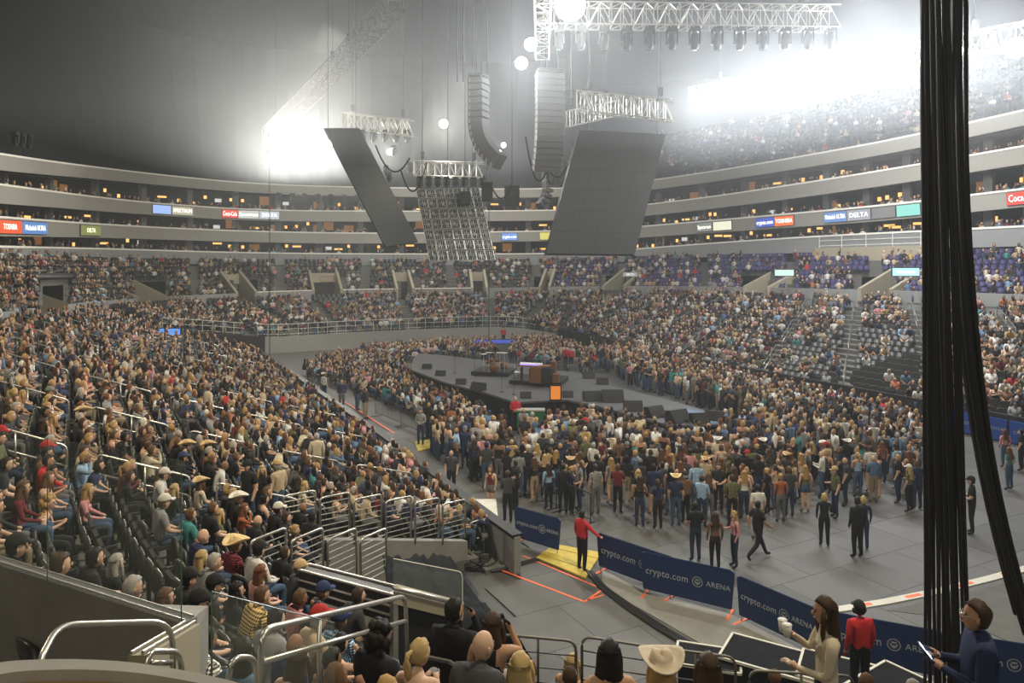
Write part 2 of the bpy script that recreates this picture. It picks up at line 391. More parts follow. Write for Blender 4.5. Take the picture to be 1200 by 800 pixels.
def make_body(kind, fem=False, sleeve='short', legs='long', sub=1, fingers=False, head_turn=0.0, nod=0.0):
    J = pose(kind); V, E, Rd, tags = body_graph(J, fem, fingers)
    Vs, Fs = skin_mesh(V, E, Rd, sub)
    segs = [(tags[a], tags[b], np.array(V[a]), np.array(V[b])) for a, b in E]
    A = np.array([s[2] for s in segs]); B = np.array([s[3] for s in segs]); D = B - A; L2 = (D * D).sum(1) + 1e-9
    VV = np.array(Vs)
    mids = np.array([VV[list(f)].mean(0) for f in Fs])
    T = np.clip(((mids[:, None, :] - A[None]) * D[None]).sum(2) / L2[None], 0, 1)
    dist = np.linalg.norm(mids[:, None, :] - (A[None] + T[..., None] * D[None]), axis=2)
    rr = np.array([.5 * ((Rd[a][0] if isinstance(Rd[a], tuple) else Rd[a]) + (Rd[b][0] if isinstance(Rd[b], tuple) else Rd[b])) for a, b in E])
    best = (dist - rr[None] * .8).argmin(1)
    ids = [seg_id(segs[j][0], segs[j][1], T[i, j], sleeve, legs) for i, j in enumerate(best)]
    mb = MB(); mb.v = list(Vs); mb.f = list(Fs); mb.m = ids
    # head grown onto the neck: skull, jaw, nose, ears, eyes, mouth
    hx, hy, hz = J['head']; ct, st = math.cos(head_turn), math.sin(head_turn); cn, sn = math.cos(nod), math.sin(nod)
    def tr(v):
        x, y, z = v; y, z = y * cn + z * sn, -y * sn + z * cn
        return Vector((x * ct - y * st, x * st + y * ct, z))
    def shape(v):
        x, y, z = v.x * .076, v.y * .096, v.z * .118
        if z < 0:
            k = -z / .118; x *= 1 - .34 * k; y *= 1 - .18 * k; y += .014 * k
        if y > .05: y = .05 + (y - .05) * .8
        return tr((x, y, z))
    nu, nv = (14, 10) if sub else (6, 5)
    mb.sphere((hx, hy, hz), 1.0, nu, nv, 0, shape)
    if sub:
        def lump(off, r, mi, n=6, m_=5):
            def fn(v): return tr((off[0] + v.x * r[0], off[1] + v.y * r[1], off[2] + v.z * r[2]))
            mb.sphere((hx, hy, hz), 1.0, n, m_, mi, fn)
        lump((0, .094, -.018), (.012, .018, .022), 0)
        for s in (-1, 1):
            lump((s * .029, .083, .006), (.012, .008, .007), 4)
            lump((s * .030, .082, .024), (.017, .008, .004), 4)
            lump((s * .076, .0, -.006), (.010, .019, .030), 0)
        lump((0, .082, -.058), (.024, .008, .005), 5)
        if fem: 
            for s in (-1, 1):
                mb.sphere((s * .058, J['chest'][1] + .062, J['chest'][2] - .02), (.058, .055, .062), 8, 6, 1 if sleeve != 'none' else 0)
    return mb, J
LIP = mat('lip', (.35, .12, .09), .5)
BODY_MATS = ['skin', 'shirt', 'pants', 'shoe', 'eye', LIP]
BODY_CACHE = {}
def body_mesh(kind, fem, sleeve, legs, fingers=False, turn=0.0, nod=0.0, plaid=False):
    key = (kind, fem, sleeve, legs, fingers, turn, nod, plaid)
    if key not in BODY_CACHE:
        mb, J = make_body(kind, fem, sleeve, legs, 1, fingers, turn, nod)
        BODY_CACHE[key] = (mb.mesh('body', [m if m != 'shirt' or not plaid else 'plaid' for m in BODY_MATS], True), J)
    return BODY_CACHE[key]
def strand_noise(v, a=.06, f=9.0):
    return 1 + a * noise.noise(Vector(v) * f)
HAIR_CACHE = {}
def hair_mesh(style):
    """hair in head coordinates (origin = middle of the head, +Y = face)"""
    if style in HAIR_CACHE: return HAIR_CACHE[style]
    mb = MB()
    def cap(v):
        x, y, z = v.x * .090, v.y * .110, v.z * .130
        if y > .02 and z < .060: y = min(y, .02 - (0.060 - z) * .15)       # keep the face free
        if z < -.06: z = -.06 + (z + .06) * .3
        k = strand_noise((v.x, v.y, v.z), .16, 4) * strand_noise((v.x, v.y, v.z), .08, 11)
        return Vector((x * k, (y - .008) * k, z * k + .008))
    if style != 'bald':
        mb.sphere((0, 0, 0), 1.0, 14, 10, 0, cap)
    if style in ('long', 'wavy'):
        n = 16; wv = .35 if style == 'wavy' else .08
        rows = 9; vs = []; fs = []
        for j in range(rows):
            t = j / (rows - 1); z = .06 - t * .42
            rx = .088 + .035 * math.sin(t * 2.2) + .012 * t; ry = .055 + .01 * math.sin(t * 3)
            for i in range(n):
                a = 2 * math.pi * i / n; k = 1 + wv * .35 * math.sin(i * 2.3 + j * 1.7)
                yy = -.055 - .02 * t + math.sin(a) * ry * k
                vs.append((math.cos(a) * rx * k * (1 - .35 * max(0, t - .75) * 4 * .6), yy, z))
            if j:
                for i in range(n): fs.append(((j - 1) * n + i, j * n + i, j * n + (i + 1) % n, (j - 1) * n + (i + 1) % n))
        fs.append(tuple((rows - 1) * n + i for i in range(n))); fs.append(tuple(range(n))[::-1])
        mb.add(vs, fs)
        for s in (-1, 1):
            mb.tube([(s * .078, .02, .05), (s * .095, .03, -.05), (s * .10, .035, -.16), (s * .085, .03, -.24)], [.018, .024, .022, .008], 6)
    if style == 'bob':
        def bob(v): 
            k = strand_noise((v.x, v.y, v.z), .12, 6); return Vector((v.x * .105 * k, -.03 + v.y * .085 * k, -.03 + v.z * .13))
        mb.sphere((0, 0, 0), 1.0, 14, 8, 0, bob)
    if style == 'ponytail':
        mb.tube([(0, -.10, .06), (0, -.15, .05), (0, -.165, -.03), (0, -.15, -.14), (0, -.13, -.21)], [.016, .026, .036, .030, .008], 8)
    if style == 'bun':
        mb.sphere((0, -.10, .075), .042, 10, 7)
    if style == 'curly':
        rr = random.Random(3)
        for q in range(46):
            a = rr.uniform(0, 6.28); e = rr.uniform(-1.0, 1.3)
            d = Vector((math.cos(a) * math.cos(e), math.sin(a) * math.cos(e), math.sin(e)))
            if d.y > .35 and d.z < .45: continue
            mb.sphere((d.x * .115, d.y * .105 - .02, d.z * .13 - .01), (.042, .040, .05), 6, 5)
        for q in range(20):
            mb.sphere((rr.uniform(-.12, .12), -.07 + rr.uniform(-.03, .04), rr.uniform(-.26, -.1)), (.045, .04, .055), 6, 5)
    me = mb.mesh('hair', 'hair', True); HAIR_CACHE[style] = me; return me
HAT_CACHE = {}
def hat_mesh(style):
    if style in HAT_CACHE: return HAT_CACHE[style]
    mb = MB()
    if style == 'cap':
        def f(v):
            z = v.z * .115 if v.z > 0 else v.z * .02
            return Vector((v.x * .094, v.y * .113 - .005, z + .042))
        mb.sphere((0, 0, 0), 1.0, 14, 9, 0, f)
        vs = [(math.sin(t) * .085, .075 + math.cos(t) * .105, .048 - .012 * math.sin(abs(t)) ) for t in [(-1.35 + 2.7 * k / 8) for k in range(9)]]
        vs2 = [(x, y, z - .010) for x, y, z in vs]
        n = 9; mb.add(vs + vs2, [tuple(range(n)), tuple(range(n, 2 * n))[::-1]] + [(i, n + i, n + (i + 1) % n, (i + 1) % n) for i in range(n)])
        mb.sphere((0, -.005, .156), .008, 6, 4)
    elif style == 'cowboy':
        n = 24; vs = []; fs = []
        prof = [(.0, .128, 0), (.055, .135, 0), (.075, .125, 0), (.088, .085, 0), (.094, .055, 0), (.13, .048, 1), (.165, .052, 1), (.19, .060, 1), (.188, .048, 1), (.13, .036, 1), (.09, .040, 0)]
        for r, z, br in prof:
            for k in range(n):
                t = 2 * math.pi * k / n; cx_, sy_ = math.cos(t), math.sin(t)
                rx = r * (1.0 if not br else .94); ry = r * (1.18 if not br else 1.12)
                zz = z + (.07 * (abs(cx_) ** 2.5) * ((r - .1) / .09) if br and r > .1 else 0)
                if z > .12: zz -= .030 * (1 - abs(cx_))  # creased crown
                vs.append((cx_ * rx, sy_ * ry - .005, zz))
        for j in range(len(prof) - 1):
            for k in range(n): fs.append((j * n + k, j * n + (k + 1) % n, (j + 1) * n + (k + 1) % n, (j + 1) * n + k)[::-1])
        mb.add(vs, fs)
    elif style == 'beanie':
        def f(v): return Vector((v.x * .095, v.y * .112 - .008, v.z * .11 + .035 if v.z > -.2 else .013))
        mb.sphere((0, 0, 0), 1.0, 14, 9, 0, f)
    me = mb.mesh('hat', 'hat', True); HAT_CACHE[style] = me; return me
def head_matrix(J, turn, nod):
    return Matrix.Translation(J['head']) @ Matrix.Rotation(turn, 4, 'Z') @ Matrix.Rotation(-nod, 4, 'X')

SKINS = {'fair': (.62, .40, .29), 'tan': (.48, .28, .18), 'brown': (.27, .145, .09), 'dark': (.13, .07, .045)}
HAIRS = {'blond': (.46, .33, .15), 'brown': (.12, .065, .035), 'dark brown': (.055, .032, .02), 'black': (.015, .013, .012), 'grey': (.38, .36, .33), 'auburn': (.17, .07, .032), 'white': (.6, .58, .54), 'honey blond': (.40, .25, .10)}
SHIRTS = {'black': (.018, .018, .02), 'charcoal': (.055, .055, .06), 'white': (.62, .61, .58), 'grey': (.24, .24, .245), 'navy': (.025, .035, .085), 'denim blue': (.10, .17, .28), 'light blue': (.28, .42, .58),
          'beige': (.46, .36, .23), 'cream': (.58, .50, .37), 'maroon': (.14, .022, .03), 'red': (.50, .03, .035), 'olive': (.12, .125, .06), 'pink': (.58, .27, .29), 'brown': (.17, .09, .05), 'rust': (.36, .12, .05), 'teal': (.05, .22, .22), 'mustard': (.42, .30, .12)}
SHIRT_W = (['black'] * 44 + ['charcoal'] * 13 + ['white'] * 12 + ['grey'] * 9 + ['navy'] * 8 + ['denim blue'] * 4 + ['light blue'] * 2 + ['beige'] * 7 + ['cream'] * 4 + ['maroon'] * 3 + ['red'] + ['olive'] * 4 + ['pink'] * 2 + ['brown'] * 5 + ['rust'] + ['teal'] + ['mustard'])
PANTS = {'blue': (.055, .095, .17), 'black': (.015, .015, .018), 'dark blue': (.025, .04, .08), 'khaki': (.30, .24, .16), 'grey': (.13, .13, .14)}
SHOES = {'black': (.02, .018, .016), 'brown': (.14, .07, .035), 'white': (.55, .54, .5)}
def rand_look(r, seated):
    fem = r.random() < .48
    hat = None; x = r.random()
    if fem:
        style = r.choice(['long', 'long', 'wavy', 'wavy', 'ponytail', 'bob', 'bun']); hc = r.choice(['blond', 'honey blond', 'blond', 'brown', 'dark brown', 'black', 'auburn', 'brown', 'honey blond'])
        if x < .05: hat = ('cowboy', r.choice(['tan', 'white', 'black']))
    else:
        style = r.choice(['short'] * 6 + ['bald']); hc = r.choice(['brown', 'dark brown', 'black', 'grey', 'dark brown', 'black', 'honey blond'])
        if x < .24: hat = ('cap', r.choice(['black', 'black', 'white', 'tan', 'navy', 'grey', 'red']))
        elif x < .33: hat = ('cowboy', r.choice(['tan', 'white', 'brown', 'black']))
    sleeve = r.choice(['short', 'long', 'long']) if not fem else r.choice(['bare', 'short', 'long', 'bare'])
    legs = 'long' if seated or r.random() < (.7 if fem else .93) else 'short'
    sh = r.choice(SHIRT_W)
    return dict(fem=fem, style=style, hc=hc, hat=hat, sleeve=sleeve, legs=legs, shirt=sh, plaid=(not fem and r.random() < .12),
                pants=r.choice(['blue', 'black', 'dark blue', 'black', 'blue', 'khaki', 'grey']), shoe=r.choice(['black', 'brown', 'black', 'white']),
                skin=r.choice(['fair', 'fair', 'tan', 'fair', 'tan', 'brown']), scale=r.uniform(.93, 1.0) if fem else r.uniform(.98, 1.06))
HATC = {'tan': (.52, .37, .19), 'white': (.66, .63, .56), 'black': (.02, .02, .02), 'navy': (.03, .045, .12), 'grey': (.2, .2, .2), 'red': (.4, .03, .03), 'brown': (.16, .09, .05), 'beige': (.5, .42, .32), 'straw': (.66, .5, .26)}
ALLP = []
def person(loc, yaw, kind, L, label=None, group=None, fingers=False, turn=0.0, nod=0.0):
    me, J = body_mesh(kind, L['fem'], L['sleeve'], L['legs'], fingers, turn, nod, L.get('plaid', False))
    o = link('person', me, None, loc, yaw); o.scale = (L['scale'],) * 3
    o['skin_colour'] = list(SKINS[L['skin']]); o['shirt_colour'] = list(SHIRTS[L['shirt']]); o['trouser_colour'] = list(PANTS[L['pants']]); o['shoe_colour'] = list(SHOES[L['shoe']])
    hm = head_matrix(J, turn, nod)
    if L['style'] != 'bald':
        st = L['style']
        if L['hat'] and st in ('bun', 'curly'): st = 'long' if L['fem'] else 'short'
        h = link('hair', hair_mesh(st), o); h.matrix_local = hm; h['hair_colour'] = list(HAIRS[L['hc']])
    if L['hat']:
        h = link('hat', hat_mesh(L['hat'][0]), o); h.matrix_local = hm @ Matrix.Translation((0, 0, .012)) @ Matrix.Scale(1.06, 4); h['hat_colour'] = list(HATC[L['hat'][1]])
    tag(o, label or describe(L, kind), 'person', group); ALLP.append(o); return o
HAIRW = {'long': 'long {} hair', 'wavy': 'wavy {} hair', 'ponytail': '{} ponytail', 'bob': '{} bob', 'bun': '{} bun', 'short': 'short {} hair', 'bald': 'bald head', 'curly': 'curly {} hair'}
def describe(L, kind, where=''):
    h = HAIRW[L['style']].format(L['hc'])
    if L['hat']: h = L['hat'][1] + ' ' + {'cap': 'cap', 'cowboy': 'brimmed hat', 'beanie': 'beanie'}[L['hat'][0]]
    top = {'long': 'long-sleeved', 'short': 'short-sleeved', 'bare': 'sleeveless'}[L['sleeve']]
    sc = L['shirt'] + (' plaid' if L.get('plaid') else '')
    return f"person with {h} in {top} {sc} top {where}".strip()

# ---- cheap figures for the mass of the crowd (arrays: vertices, triangles, region ids)
def tri_arrays(mb):
    T = []; I = []
    for f, m_ in zip(mb.f, mb.m):
        for k in range(1, len(f) - 1): T.append((f[0], f[k], f[k + 1])); I.append(m_)
    return np.array(mb.v, dtype=np.float32), np.array(T, dtype=np.int32), np.array(I, dtype=np.int8)
def add_hair_low(mb, J, longhair):
    x, y, z = J['head']
    def f(v):
        yy = v.y * .115 if v.y < .2 else v.y * .07
        zz = v.z * .14 if v.z > 0 else v.z * (.07 if not longhair else .30)
        return Vector((v.x * .10, yy - .018, zz + .012))
    mb.sphere((x, y, z), 1.0, 6, 4, 4, f)
def low_mid(kind, fem, sleeve, longhair):
    mb, J = make_body(kind, fem, sleeve, 'long', 0)
    add_hair_low(mb, J, longhair); return tri_arrays(mb)
def low_far(seated, longhair, sleeve, lean=0.0, armup=False):
    mb = MB(); h = .45 if seated else .92
    def ring(z, rx, ry, y=0.0, n=6): return [(math.cos(2 * math.pi * k / n) * rx, y + math.sin(2 * math.pi * k / n) * ry, z) for k in range(n)]
    rs = [ring(h, .17, .12), ring(h + .22, .15, .11, lean * .4), ring(h + .44, .21, .12, lean * .8), ring(h + .54, .07, .06, lean)]
    vs = [p for r_ in rs for p in r_]; fs = []
    for j in range(3):
        for k in range(6): fs.append((j * 6 + k, j * 6 + (k + 1) % 6, (j + 1) * 6 + (k + 1) % 6, (j + 1) * 6 + k))
    mb.add(vs, fs, 1)
    hz = h + .70
    mb.sphere((0, lean + .04, hz), (.08, .095, .12), 5, 4, 0)
    J = {'head': (0, lean + .04, hz)}
    add_hair_low(mb, J, longhair)
    for s in (-1, 1):
        sh = Vector((s * .20, lean * .8, h + .42)); el = Vector((s * .25, lean * .5 + .06, h + .20)); wr = Vector((s * .10, lean * .3 + .32, h + .16)) if seated else Vector((s * .15, .22, h + .22))
        if armup and s == 1: el = Vector((.26, .18, h + .44)); wr = Vector((.15, .2, h + .66))
        mb.tube([sh, el], [.055, .04], 4, 1); mb.tube([el, wr], [.04, .033], 4, 1 if sleeve else 0)
        if seated:
            mb.tube([(s * .1, 0, h + .05), (s * .12, .44, h + .05)], [.09, .065], 4, 2); mb.tube([(s * .12, .44, h + .04), (s * .12, .42, .05)], [.06, .045], 4, 2)
        else:
            mb.tube([(s * .1, 0, h + .04), (s * .1, .0, .05)], [.095, .05], 4, 2)
    return tri_arrays(mb)
LOD_MID = {}; LOD_FAR = {}
for sd in (0, 1):
    LOD_MID[sd] = [low_mid(k, f_, s_, lh) for k, f_, s_, lh in ((('sit', 0, 'short', 0), ('sit_lean', 0, 'long', 0), ('sit_phone', 1, 'bare', 1), ('sit', 1, 'short', 1), ('sit_back', 0, 'long', 0), ('sit_up', 1, 'long', 1)) if sd else
                   (('stand', 0, 'short', 0), ('stand_fold', 0, 'long', 0), ('stand_cup', 1, 'bare', 1), ('stand', 1, 'long', 1), ('stand_phone', 0, 'short', 0), ('stand_cup', 0, 'long', 0)))]
    LOD_FAR[sd] = [low_far(sd, lh, s_, le, up) for lh, s_, le, up in ((0, 1, 0, 0), (1, 0, 0, 0), (0, 0, .12, 0), (1, 1, .1, 0), (0, 0, 0, 1))]
def crowd_mass(name, label, items, template, seated, r, group=None, brighten=1.0):
    """one object for the people beyond the 300 nearest; items: (x,y,z,yaw)"""
    if not items: return None
    Vs = []; Ts = []; Cs = []; base = 0
    sk = list(SKINS.values())[:3]; hr = [HAIRS[k_] for k_ in ('blond', 'brown', 'dark brown', 'black', 'dark brown', 'black', 'brown', 'grey', 'auburn', 'honey blond', 'honey blond')]
    for x, y, z, yaw in items:
        V, T, I = r.choice(template[seated]); s = r.uniform(.94, 1.05); ca, sa = math.cos(yaw), math.sin(yaw)
        W = np.empty_like(V); W[:, 0] = (V[:, 0] * ca - V[:, 1] * sa) * s + x; W[:, 1] = (V[:, 0] * sa + V[:, 1] * ca) * s + y; W[:, 2] = V[:, 2] * s + z
        Vs.append(W); Ts.append(T + base); base += len(V)
        hat = r.random() < .16
        pal = np.array([r.choice(sk), SHIRTS[r.choice(SHIRT_W)], r.choice(list(PANTS.values())), (.03, .03, .03), r.choice(hr) if not hat else r.choice([HATC['tan'], HATC['white'], HATC['black'], HATC['navy']]), (.3, .1, .1)], dtype=np.float32)
        Cs.append(pal[I])
    V = np.concatenate(Vs); T = np.concatenate(Ts); C_ = np.concatenate(Cs)
    me = bpy.data.meshes.new(name); me.vertices.add(len(V)); me.vertices.foreach_set('co', V.ravel())
    me.loops.add(len(T) * 3); me.loops.foreach_set('vertex_index', T.ravel())
    me.polygons.add(len(T)); me.polygons.foreach_set('loop_start', np.arange(0, len(T) * 3, 3, dtype=np.int32)); me.polygons.foreach_set('loop_total', np.full(len(T), 3, dtype=np.int32))
    me.update(); at = me.attributes.new('col', 'FLOAT_COLOR', 'FACE')
    at.data.foreach_set('color', np.concatenate([C_, np.ones((len(C_), 1), np.float32)], 1).astype(np.float32).ravel())
    me.materials.append(M['crowd']); me.validate()
    o = link(name, me); tag(o, label, 'crowd', group, 'stuff'); return o
# ------------------------------------------------------------------ bowl geometry
# column table: photograph column -> distance and rows of the ring's levels
CXS = [-200, -100, 0, 60, 130, 220, 310, 430, 550, 640, 700, 800, 870, 950, 1050, 1200, 1350, 1500]
T_M = dict(Z=[24, 31, 40, 50, 66, 77, 83, 87, 90, 90, 87, 78, 71, 63, 56, 48, 42, 38], y=[395, 380, 366, 358, 351, 346, 342, 339, 338, 336, 335, 335, 336, 338, 340, 345, 350, 355])
T_P = dict(Z=[33, 41, 52, 62, 78, 88, 93, 97, 100, 100, 96, 87, 79, 71, 64, 56, 50, 46], y=[301, 302, 303, 304, 305, 306, 306, 306, 306, 306, 304, 302, 301, 300, 298, 296, 294, 292])
Y_F0 = [284, 287, 290, 291, 292, 295, 297, 298, 298, 298, 296, 288, 283, 278, 273, 266, 258, 250]
Y_F1 = [241, 248, 255, 260, 264, 269, 272, 274, 273, 271, 270, 262, 256, 249, 240, 222, 204, 190]
Y_F2 = [190, 204, 217, 225, 234, 242, 247, 248, 248, 247, 246, 236, 226, 214, 198, 172, 146, 125]
Y_F3 = [145, 164, 182, 190, 199, 209, 217, 220, 222, 222, 220, 207, 196, 182, 164, 130, 96, 68]
COLS = np.arange(-200, 1501, 12.0)
def sm(arr, k=5):
    a = np.interp(COLS, CXS, arr); p = np.pad(a, k, mode='edge')
    return np.convolve(p, np.ones(2 * k + 1) / (2 * k + 1), 'valid')
ZM, YM, ZP, YP = sm(T_M['Z']), sm(T_M['y']), sm(T_P['Z']), sm(T_P['y'])
YF = [sm(Y_F0), sm(Y_F1), sm(Y_F2), sm(Y_F3)]
def line(Z, Y): return [P3(x, y, z) for x, y, z in zip(COLS, Y, Z)]
L_M = line(ZM, YM); L_P = line(ZP, YP); L_F = [line(ZP, y) for y in YF]
def at_col(L, x): 
    i = (x + 200) / 12.0; k = int(max(0, min(len(L) - 2, math.floor(i)))); t = i - k
    return L[k].lerp(L[k + 1], t)
def off(L, i, d):
    """horizontal outward (away from camera side) unit normal times d"""
    a = L[max(i - 1, 0)]; b = L[min(i + 1, len(L) - 1)]; t = (b - a); t.z = 0; t.normalize()
    n = Vector((-t.y, t.x, 0)); return n * d
def strip(mb, A, B, mi=0):
    n = len(A); mb.add(list(A) + list(B), [(i, i + 1, n + i + 1, n + i) for i in range(n - 1)], mi)
def band(L, drop, thick, back=0.0):
    """solid strip following line L: its top edge is L"""
    mb = MB(); A = [p.copy() for p in L]; n = len(A)
    o1 = [p + off(L, i, thick) for i, p in enumerate(A)]
    dn = Vector((0, 0, -drop))
    strip(mb, A, o1); strip(mb, [p + dn for p in A], A); strip(mb, [p + dn for p in o1], [p + dn for p in A]); strip(mb, o1, [p + dn for p in o1])
    return mb

# stations of the lower bowl: inner point, outer point, z at inner, z at outer, curvature of the rake
def outM(x): 
    p = at_col(L_M, x); return (p.x, p.y, p.z - 1.1)
NEAR = [  # bottom right of the frame round the near corner and up the left side
    ((27, 24.2), (33, 12), .1, 5.6, .36), ((14, 17.7), (20, 4.2), .1, 6.4, .36), ((9.6, 16), (11, 1.6), .1, 6.3, .36), ((6.2, 16.4), (2.0, 2.3), .1, 6.1, .36), ((3.7, 17.7), (-5.0, 6.0), .1, 5.45, .36),
    ((.7, 20.2), (-11.1, 13.9), .1, 5.0, .30), (UV(30, 10.3)[:2], (-18.0, 25), .1, 5.0, .2), (UV(43, 10.3)[:2], outM(0)[:2], .1, outM(0)[2], .15), (UV(58, 10.3)[:2], outM(60)[:2], .1, outM(60)[2], .12), (UV(66, 10.0)[:2], outM(105)[:2], .3, outM(105)[2], .1)]
FAR = [((-29.3, 62), outM(128)[:2], 2.6, outM(128)[2], 0), ((-26.3, 65.6), outM(190)[:2], 2.0, outM(190)[2], 0), ((-22, 67.6), outM(260)[:2], 1.5, outM(260)[2], 0), ((-18, 69.6), outM(320)[:2], 1.5, outM(320)[2], 0), ((-13, 72.4), outM(430)[:2], 1.5, outM(430)[2], 0),
       ((-3.5, 77.2), outM(550)[:2], 1.4, outM(550)[2], 0), ((0.5, 78.5), outM(640)[:2], 1.2, outM(640)[2], 0), ((4.6, 76.5), outM(700)[:2], .8, outM(700)[2], .05)]
RIGHT = [((4.8, 76.2), outM(703)[:2], .8, outM(703)[2], .05), ((8.6, 69.4), outM(800)[:2], .6, outM(800)[2], .1), (UV(50, 38)[:2], outM(870)[:2], .6, outM(870)[2], .1), (UV(36, 38)[:2], outM(950)[:2], .6, outM(950)[2], .1),
         (UV(25, 38)[:2], outM(1050)[:2], .6, outM(1050)[2], .1), (UV(14, 38)[:2], outM(1200)[:2], .6, outM(1200)[2], .1), (UV(7, 37)[:2], outM(1350)[:2], .6, outM(1350)[2], .1)]
def cr(p0, p1, p2, p3, t):
    return .5 * ((2 * p1) + (-p0 + p2) * t + (2 * p0 - 5 * p1 + 4 * p2 - p3) * t * t + (-p0 + 3 * p1 - 3 * p2 + p3) * t ** 3)
TUNNEL = [(-5.4, 17.6), (-5.2, 19.3), (-1.3, 21.7), (4.2, 21), (5, 10.6), (.8, 9.9), (-1.8, 10.6), (-3.4, 13.4), (-4.6, 14.0)]
def in_poly(x, y, poly):
    c_ = False; j = len(poly) - 1
    for i in range(len(poly)):
        xi, yi = poly[i]; xj, yj = poly[j]
        if (yi > y) != (yj > y) and x < (xj - xi) * (y - yi) / (yj - yi) + xi: c_ = not c_
        j = i
    return c_
class Stand:
    def __init__(s, st, rows, sub=8):
        A = np.array([[*a, *b, z0, z1, q] for a, b, z0, z1, q in st], dtype=float); n = len(A); out = []
        for i in range(n - 1):
            p0, p1, p2, p3 = A[max(i - 1, 0)], A[i], A[i + 1], A[min(i + 2, n - 1)]
            for k in range(sub): out.append(cr(p0, p1, p2, p3, k / sub))
        out.append(A[-1]); s.S = np.array(out); s.rows = rows
    def pt(s, i, t, tz=None):
        """lattice column i (float), depth fraction t -> xyz of the tread"""
        k = int(min(len(s.S) - 2, max(0, math.floor(i)))); f = i - k; a = s.S[k] * (1 - f) + s.S[k + 1] * f
        q = a[6]; tt = t if tz is None else tz
        return Vector((a[0] + (a[2] - a[0]) * t, a[1] + (a[3] - a[1]) * t, a[4] + (a[5] - a[4]) * ((1 - q) * tt + q * tt * tt)))
    def inward(s, i):
        a = s.S[int(min(len(s.S) - 1, round(i)))]; d = Vector((a[0] - a[2], a[1] - a[3], 0)); return d.normalized()
    def build_treads(s, name, mname, label, tmin=None, skip=None):
        root = empty(name); tag(root, kind='structure'); n = len(s.S); risers = MB()
        for r_ in range(s.rows):
            mb = MB(); t0, t1 = r_ / s.rows, (r_ + 1) / s.rows
            lo = [s.pt(i, t0, t0) for i in range(n)]; hi = [s.pt(i, t1, t0) for i in range(n)]
            ok = [tmin is None or t0 >= tmin(s, i) for i in range(n)]
            lowz = [s.pt(i, t0, max(0, (r_ - 1)) / s.rows).z - .12 for i in range(n)]
            for i in range(n - 1):
                if not (ok[i] and ok[i + 1]) or (skip and skip(i + .5, t0)): continue
                a, b, c_, d = lo[i], lo[i + 1], hi[i + 1], hi[i]
                zb = lambda p, z: Vector((p.x, p.y, z))
                mb.hexa([zb(a, lowz[i]), zb(b, lowz[i + 1]), zb(c_, lowz[i + 1]), zb(d, lowz[i])], [a, b, c_, d])
            if mb.v: mb.build('tread', mname, root)
        return root
    def row_walk(s, r_, step, start=.3):
        """positions along row r_ every step metres: (i, point)"""
        t = (r_ + .42) / s.rows; tz = r_ / s.rows; n = len(s.S); acc = start; prev = s.pt(0, t, tz); out = []; i = 0; tot = 0
        pts = [s.pt(k, t, tz) for k in range(n)]; cum = [0]
        for k in range(1, n): cum.append(cum[-1] + (Vector(pts[k][:2]) - Vector(pts[k - 1][:2])).length)
        d = start; k = 0
        while d < cum[-1]:
            while cum[k + 1] < d: k += 1
            f = (d - cum[k]) / (cum[k + 1] - cum[k] + 1e-9); out.append((k + f, pts[k].lerp(pts[k + 1], f))); d += step
        return out
near_stand = Stand(NEAR, 18); far_stand = Stand(FAR, 16); right_stand = Stand(RIGHT, 18)
def surf(stand, x, y):
    """height of a stand at x, y (nearest lattice sample)"""
    if not hasattr(stand, 'lat'):
        P = [(i, t, stand.pt(i, t, math.floor(t * stand.rows) / stand.rows)) for i in np.arange(0, len(stand.S) - 1, .25) for t in np.arange(0, 1, .5 / stand.rows)]
        stand.lat = (np.array([p[2][:] for p in P]), [(p[0], p[1]) for p in P])
    A, it = stand.lat; k = ((A[:, 0] - x) ** 2 + (A[:, 1] - y) ** 2).argmin()
    return A[k, 2], it[k]
def hit(stand, px, py, above, y0=3.0, y1=60.0):
    """distance at which a pixel's ray is 'above' metres over the stand"""
    best = None
    for Y in np.arange(y0, y1, .12):
        p = P3(px, py, Y); z, it = surf(stand, p.x, p.y); d = p.z - above - z
        if best is not None and d <= 0 < best: return Y, z, it
        best = d
    return None
def cut_near(s, i):
    """the near corner has lost its lowest rows (stacked decks); the tunnel cuts the rows further round"""
    if i < 30: return .44
    return 0.0
# ------------------------------------------------------------------ floor, ring walls, suites, roof
def build_floor():
    root = empty('floor'); tag(root, kind='structure')
    mb = MB(); mb.add([(-60, -12, -.02), (75, -12, -.02), (75, 115, -.02), (-60, 115, -.02)], [(0, 1, 2, 3)]); mb.build('slab', 'floor3', root)
    # cover panels laid in the arena's own directions, as far as single panels can be told apart
    g = .012; W_, H_ = 2.44, 1.83; rr = random.Random(5)
    meshes = []
    for mname in ('floor', 'floor', 'floor2', 'floor3'):
        q = MB(); q.box(0, 0, .008, W_ - g, H_ - g, .024); meshes.append(q.mesh('floor_panel', mname))
    ang = math.atan2(.469, .883); k = 0
    for i in range(-1, 22):
        for j in range(-5, 14):
            p = UV(8.2 + i * H_, 11.3 + j * W_ + (W_ / 2 if i % 2 else 0)); x, y = pix(p + Vector((0, 0, 0))) if p.y > 1 else (0, 0)
            if not (-40 < x < 1260 and p.y > 12.5) or (j < 0 and 8.2 + i * H_ > 20.5) or x < 560 and j < 0: continue
            if 8 < i and y < 505: continue
            k += 1
            if k > 300: break
            link('floor_panel', rr.choice(meshes), root, p, ang)
    return root
build_floor()

near_stand_fine = Stand(NEAR, 18, 24)
near_root = near_stand_fine.build_treads('near_seating_tier', 'tread', '', lambda s, i: cut_near(s, i / 3), lambda i, t: in_poly(*near_stand_fine.pt(i, t + .02).xy, TUNNEL))
far_root = far_stand.build_treads('far_seating_tier', 'tread', '')
right_root = right_stand.build_treads('long_side_seating_tier', 'tread', '')

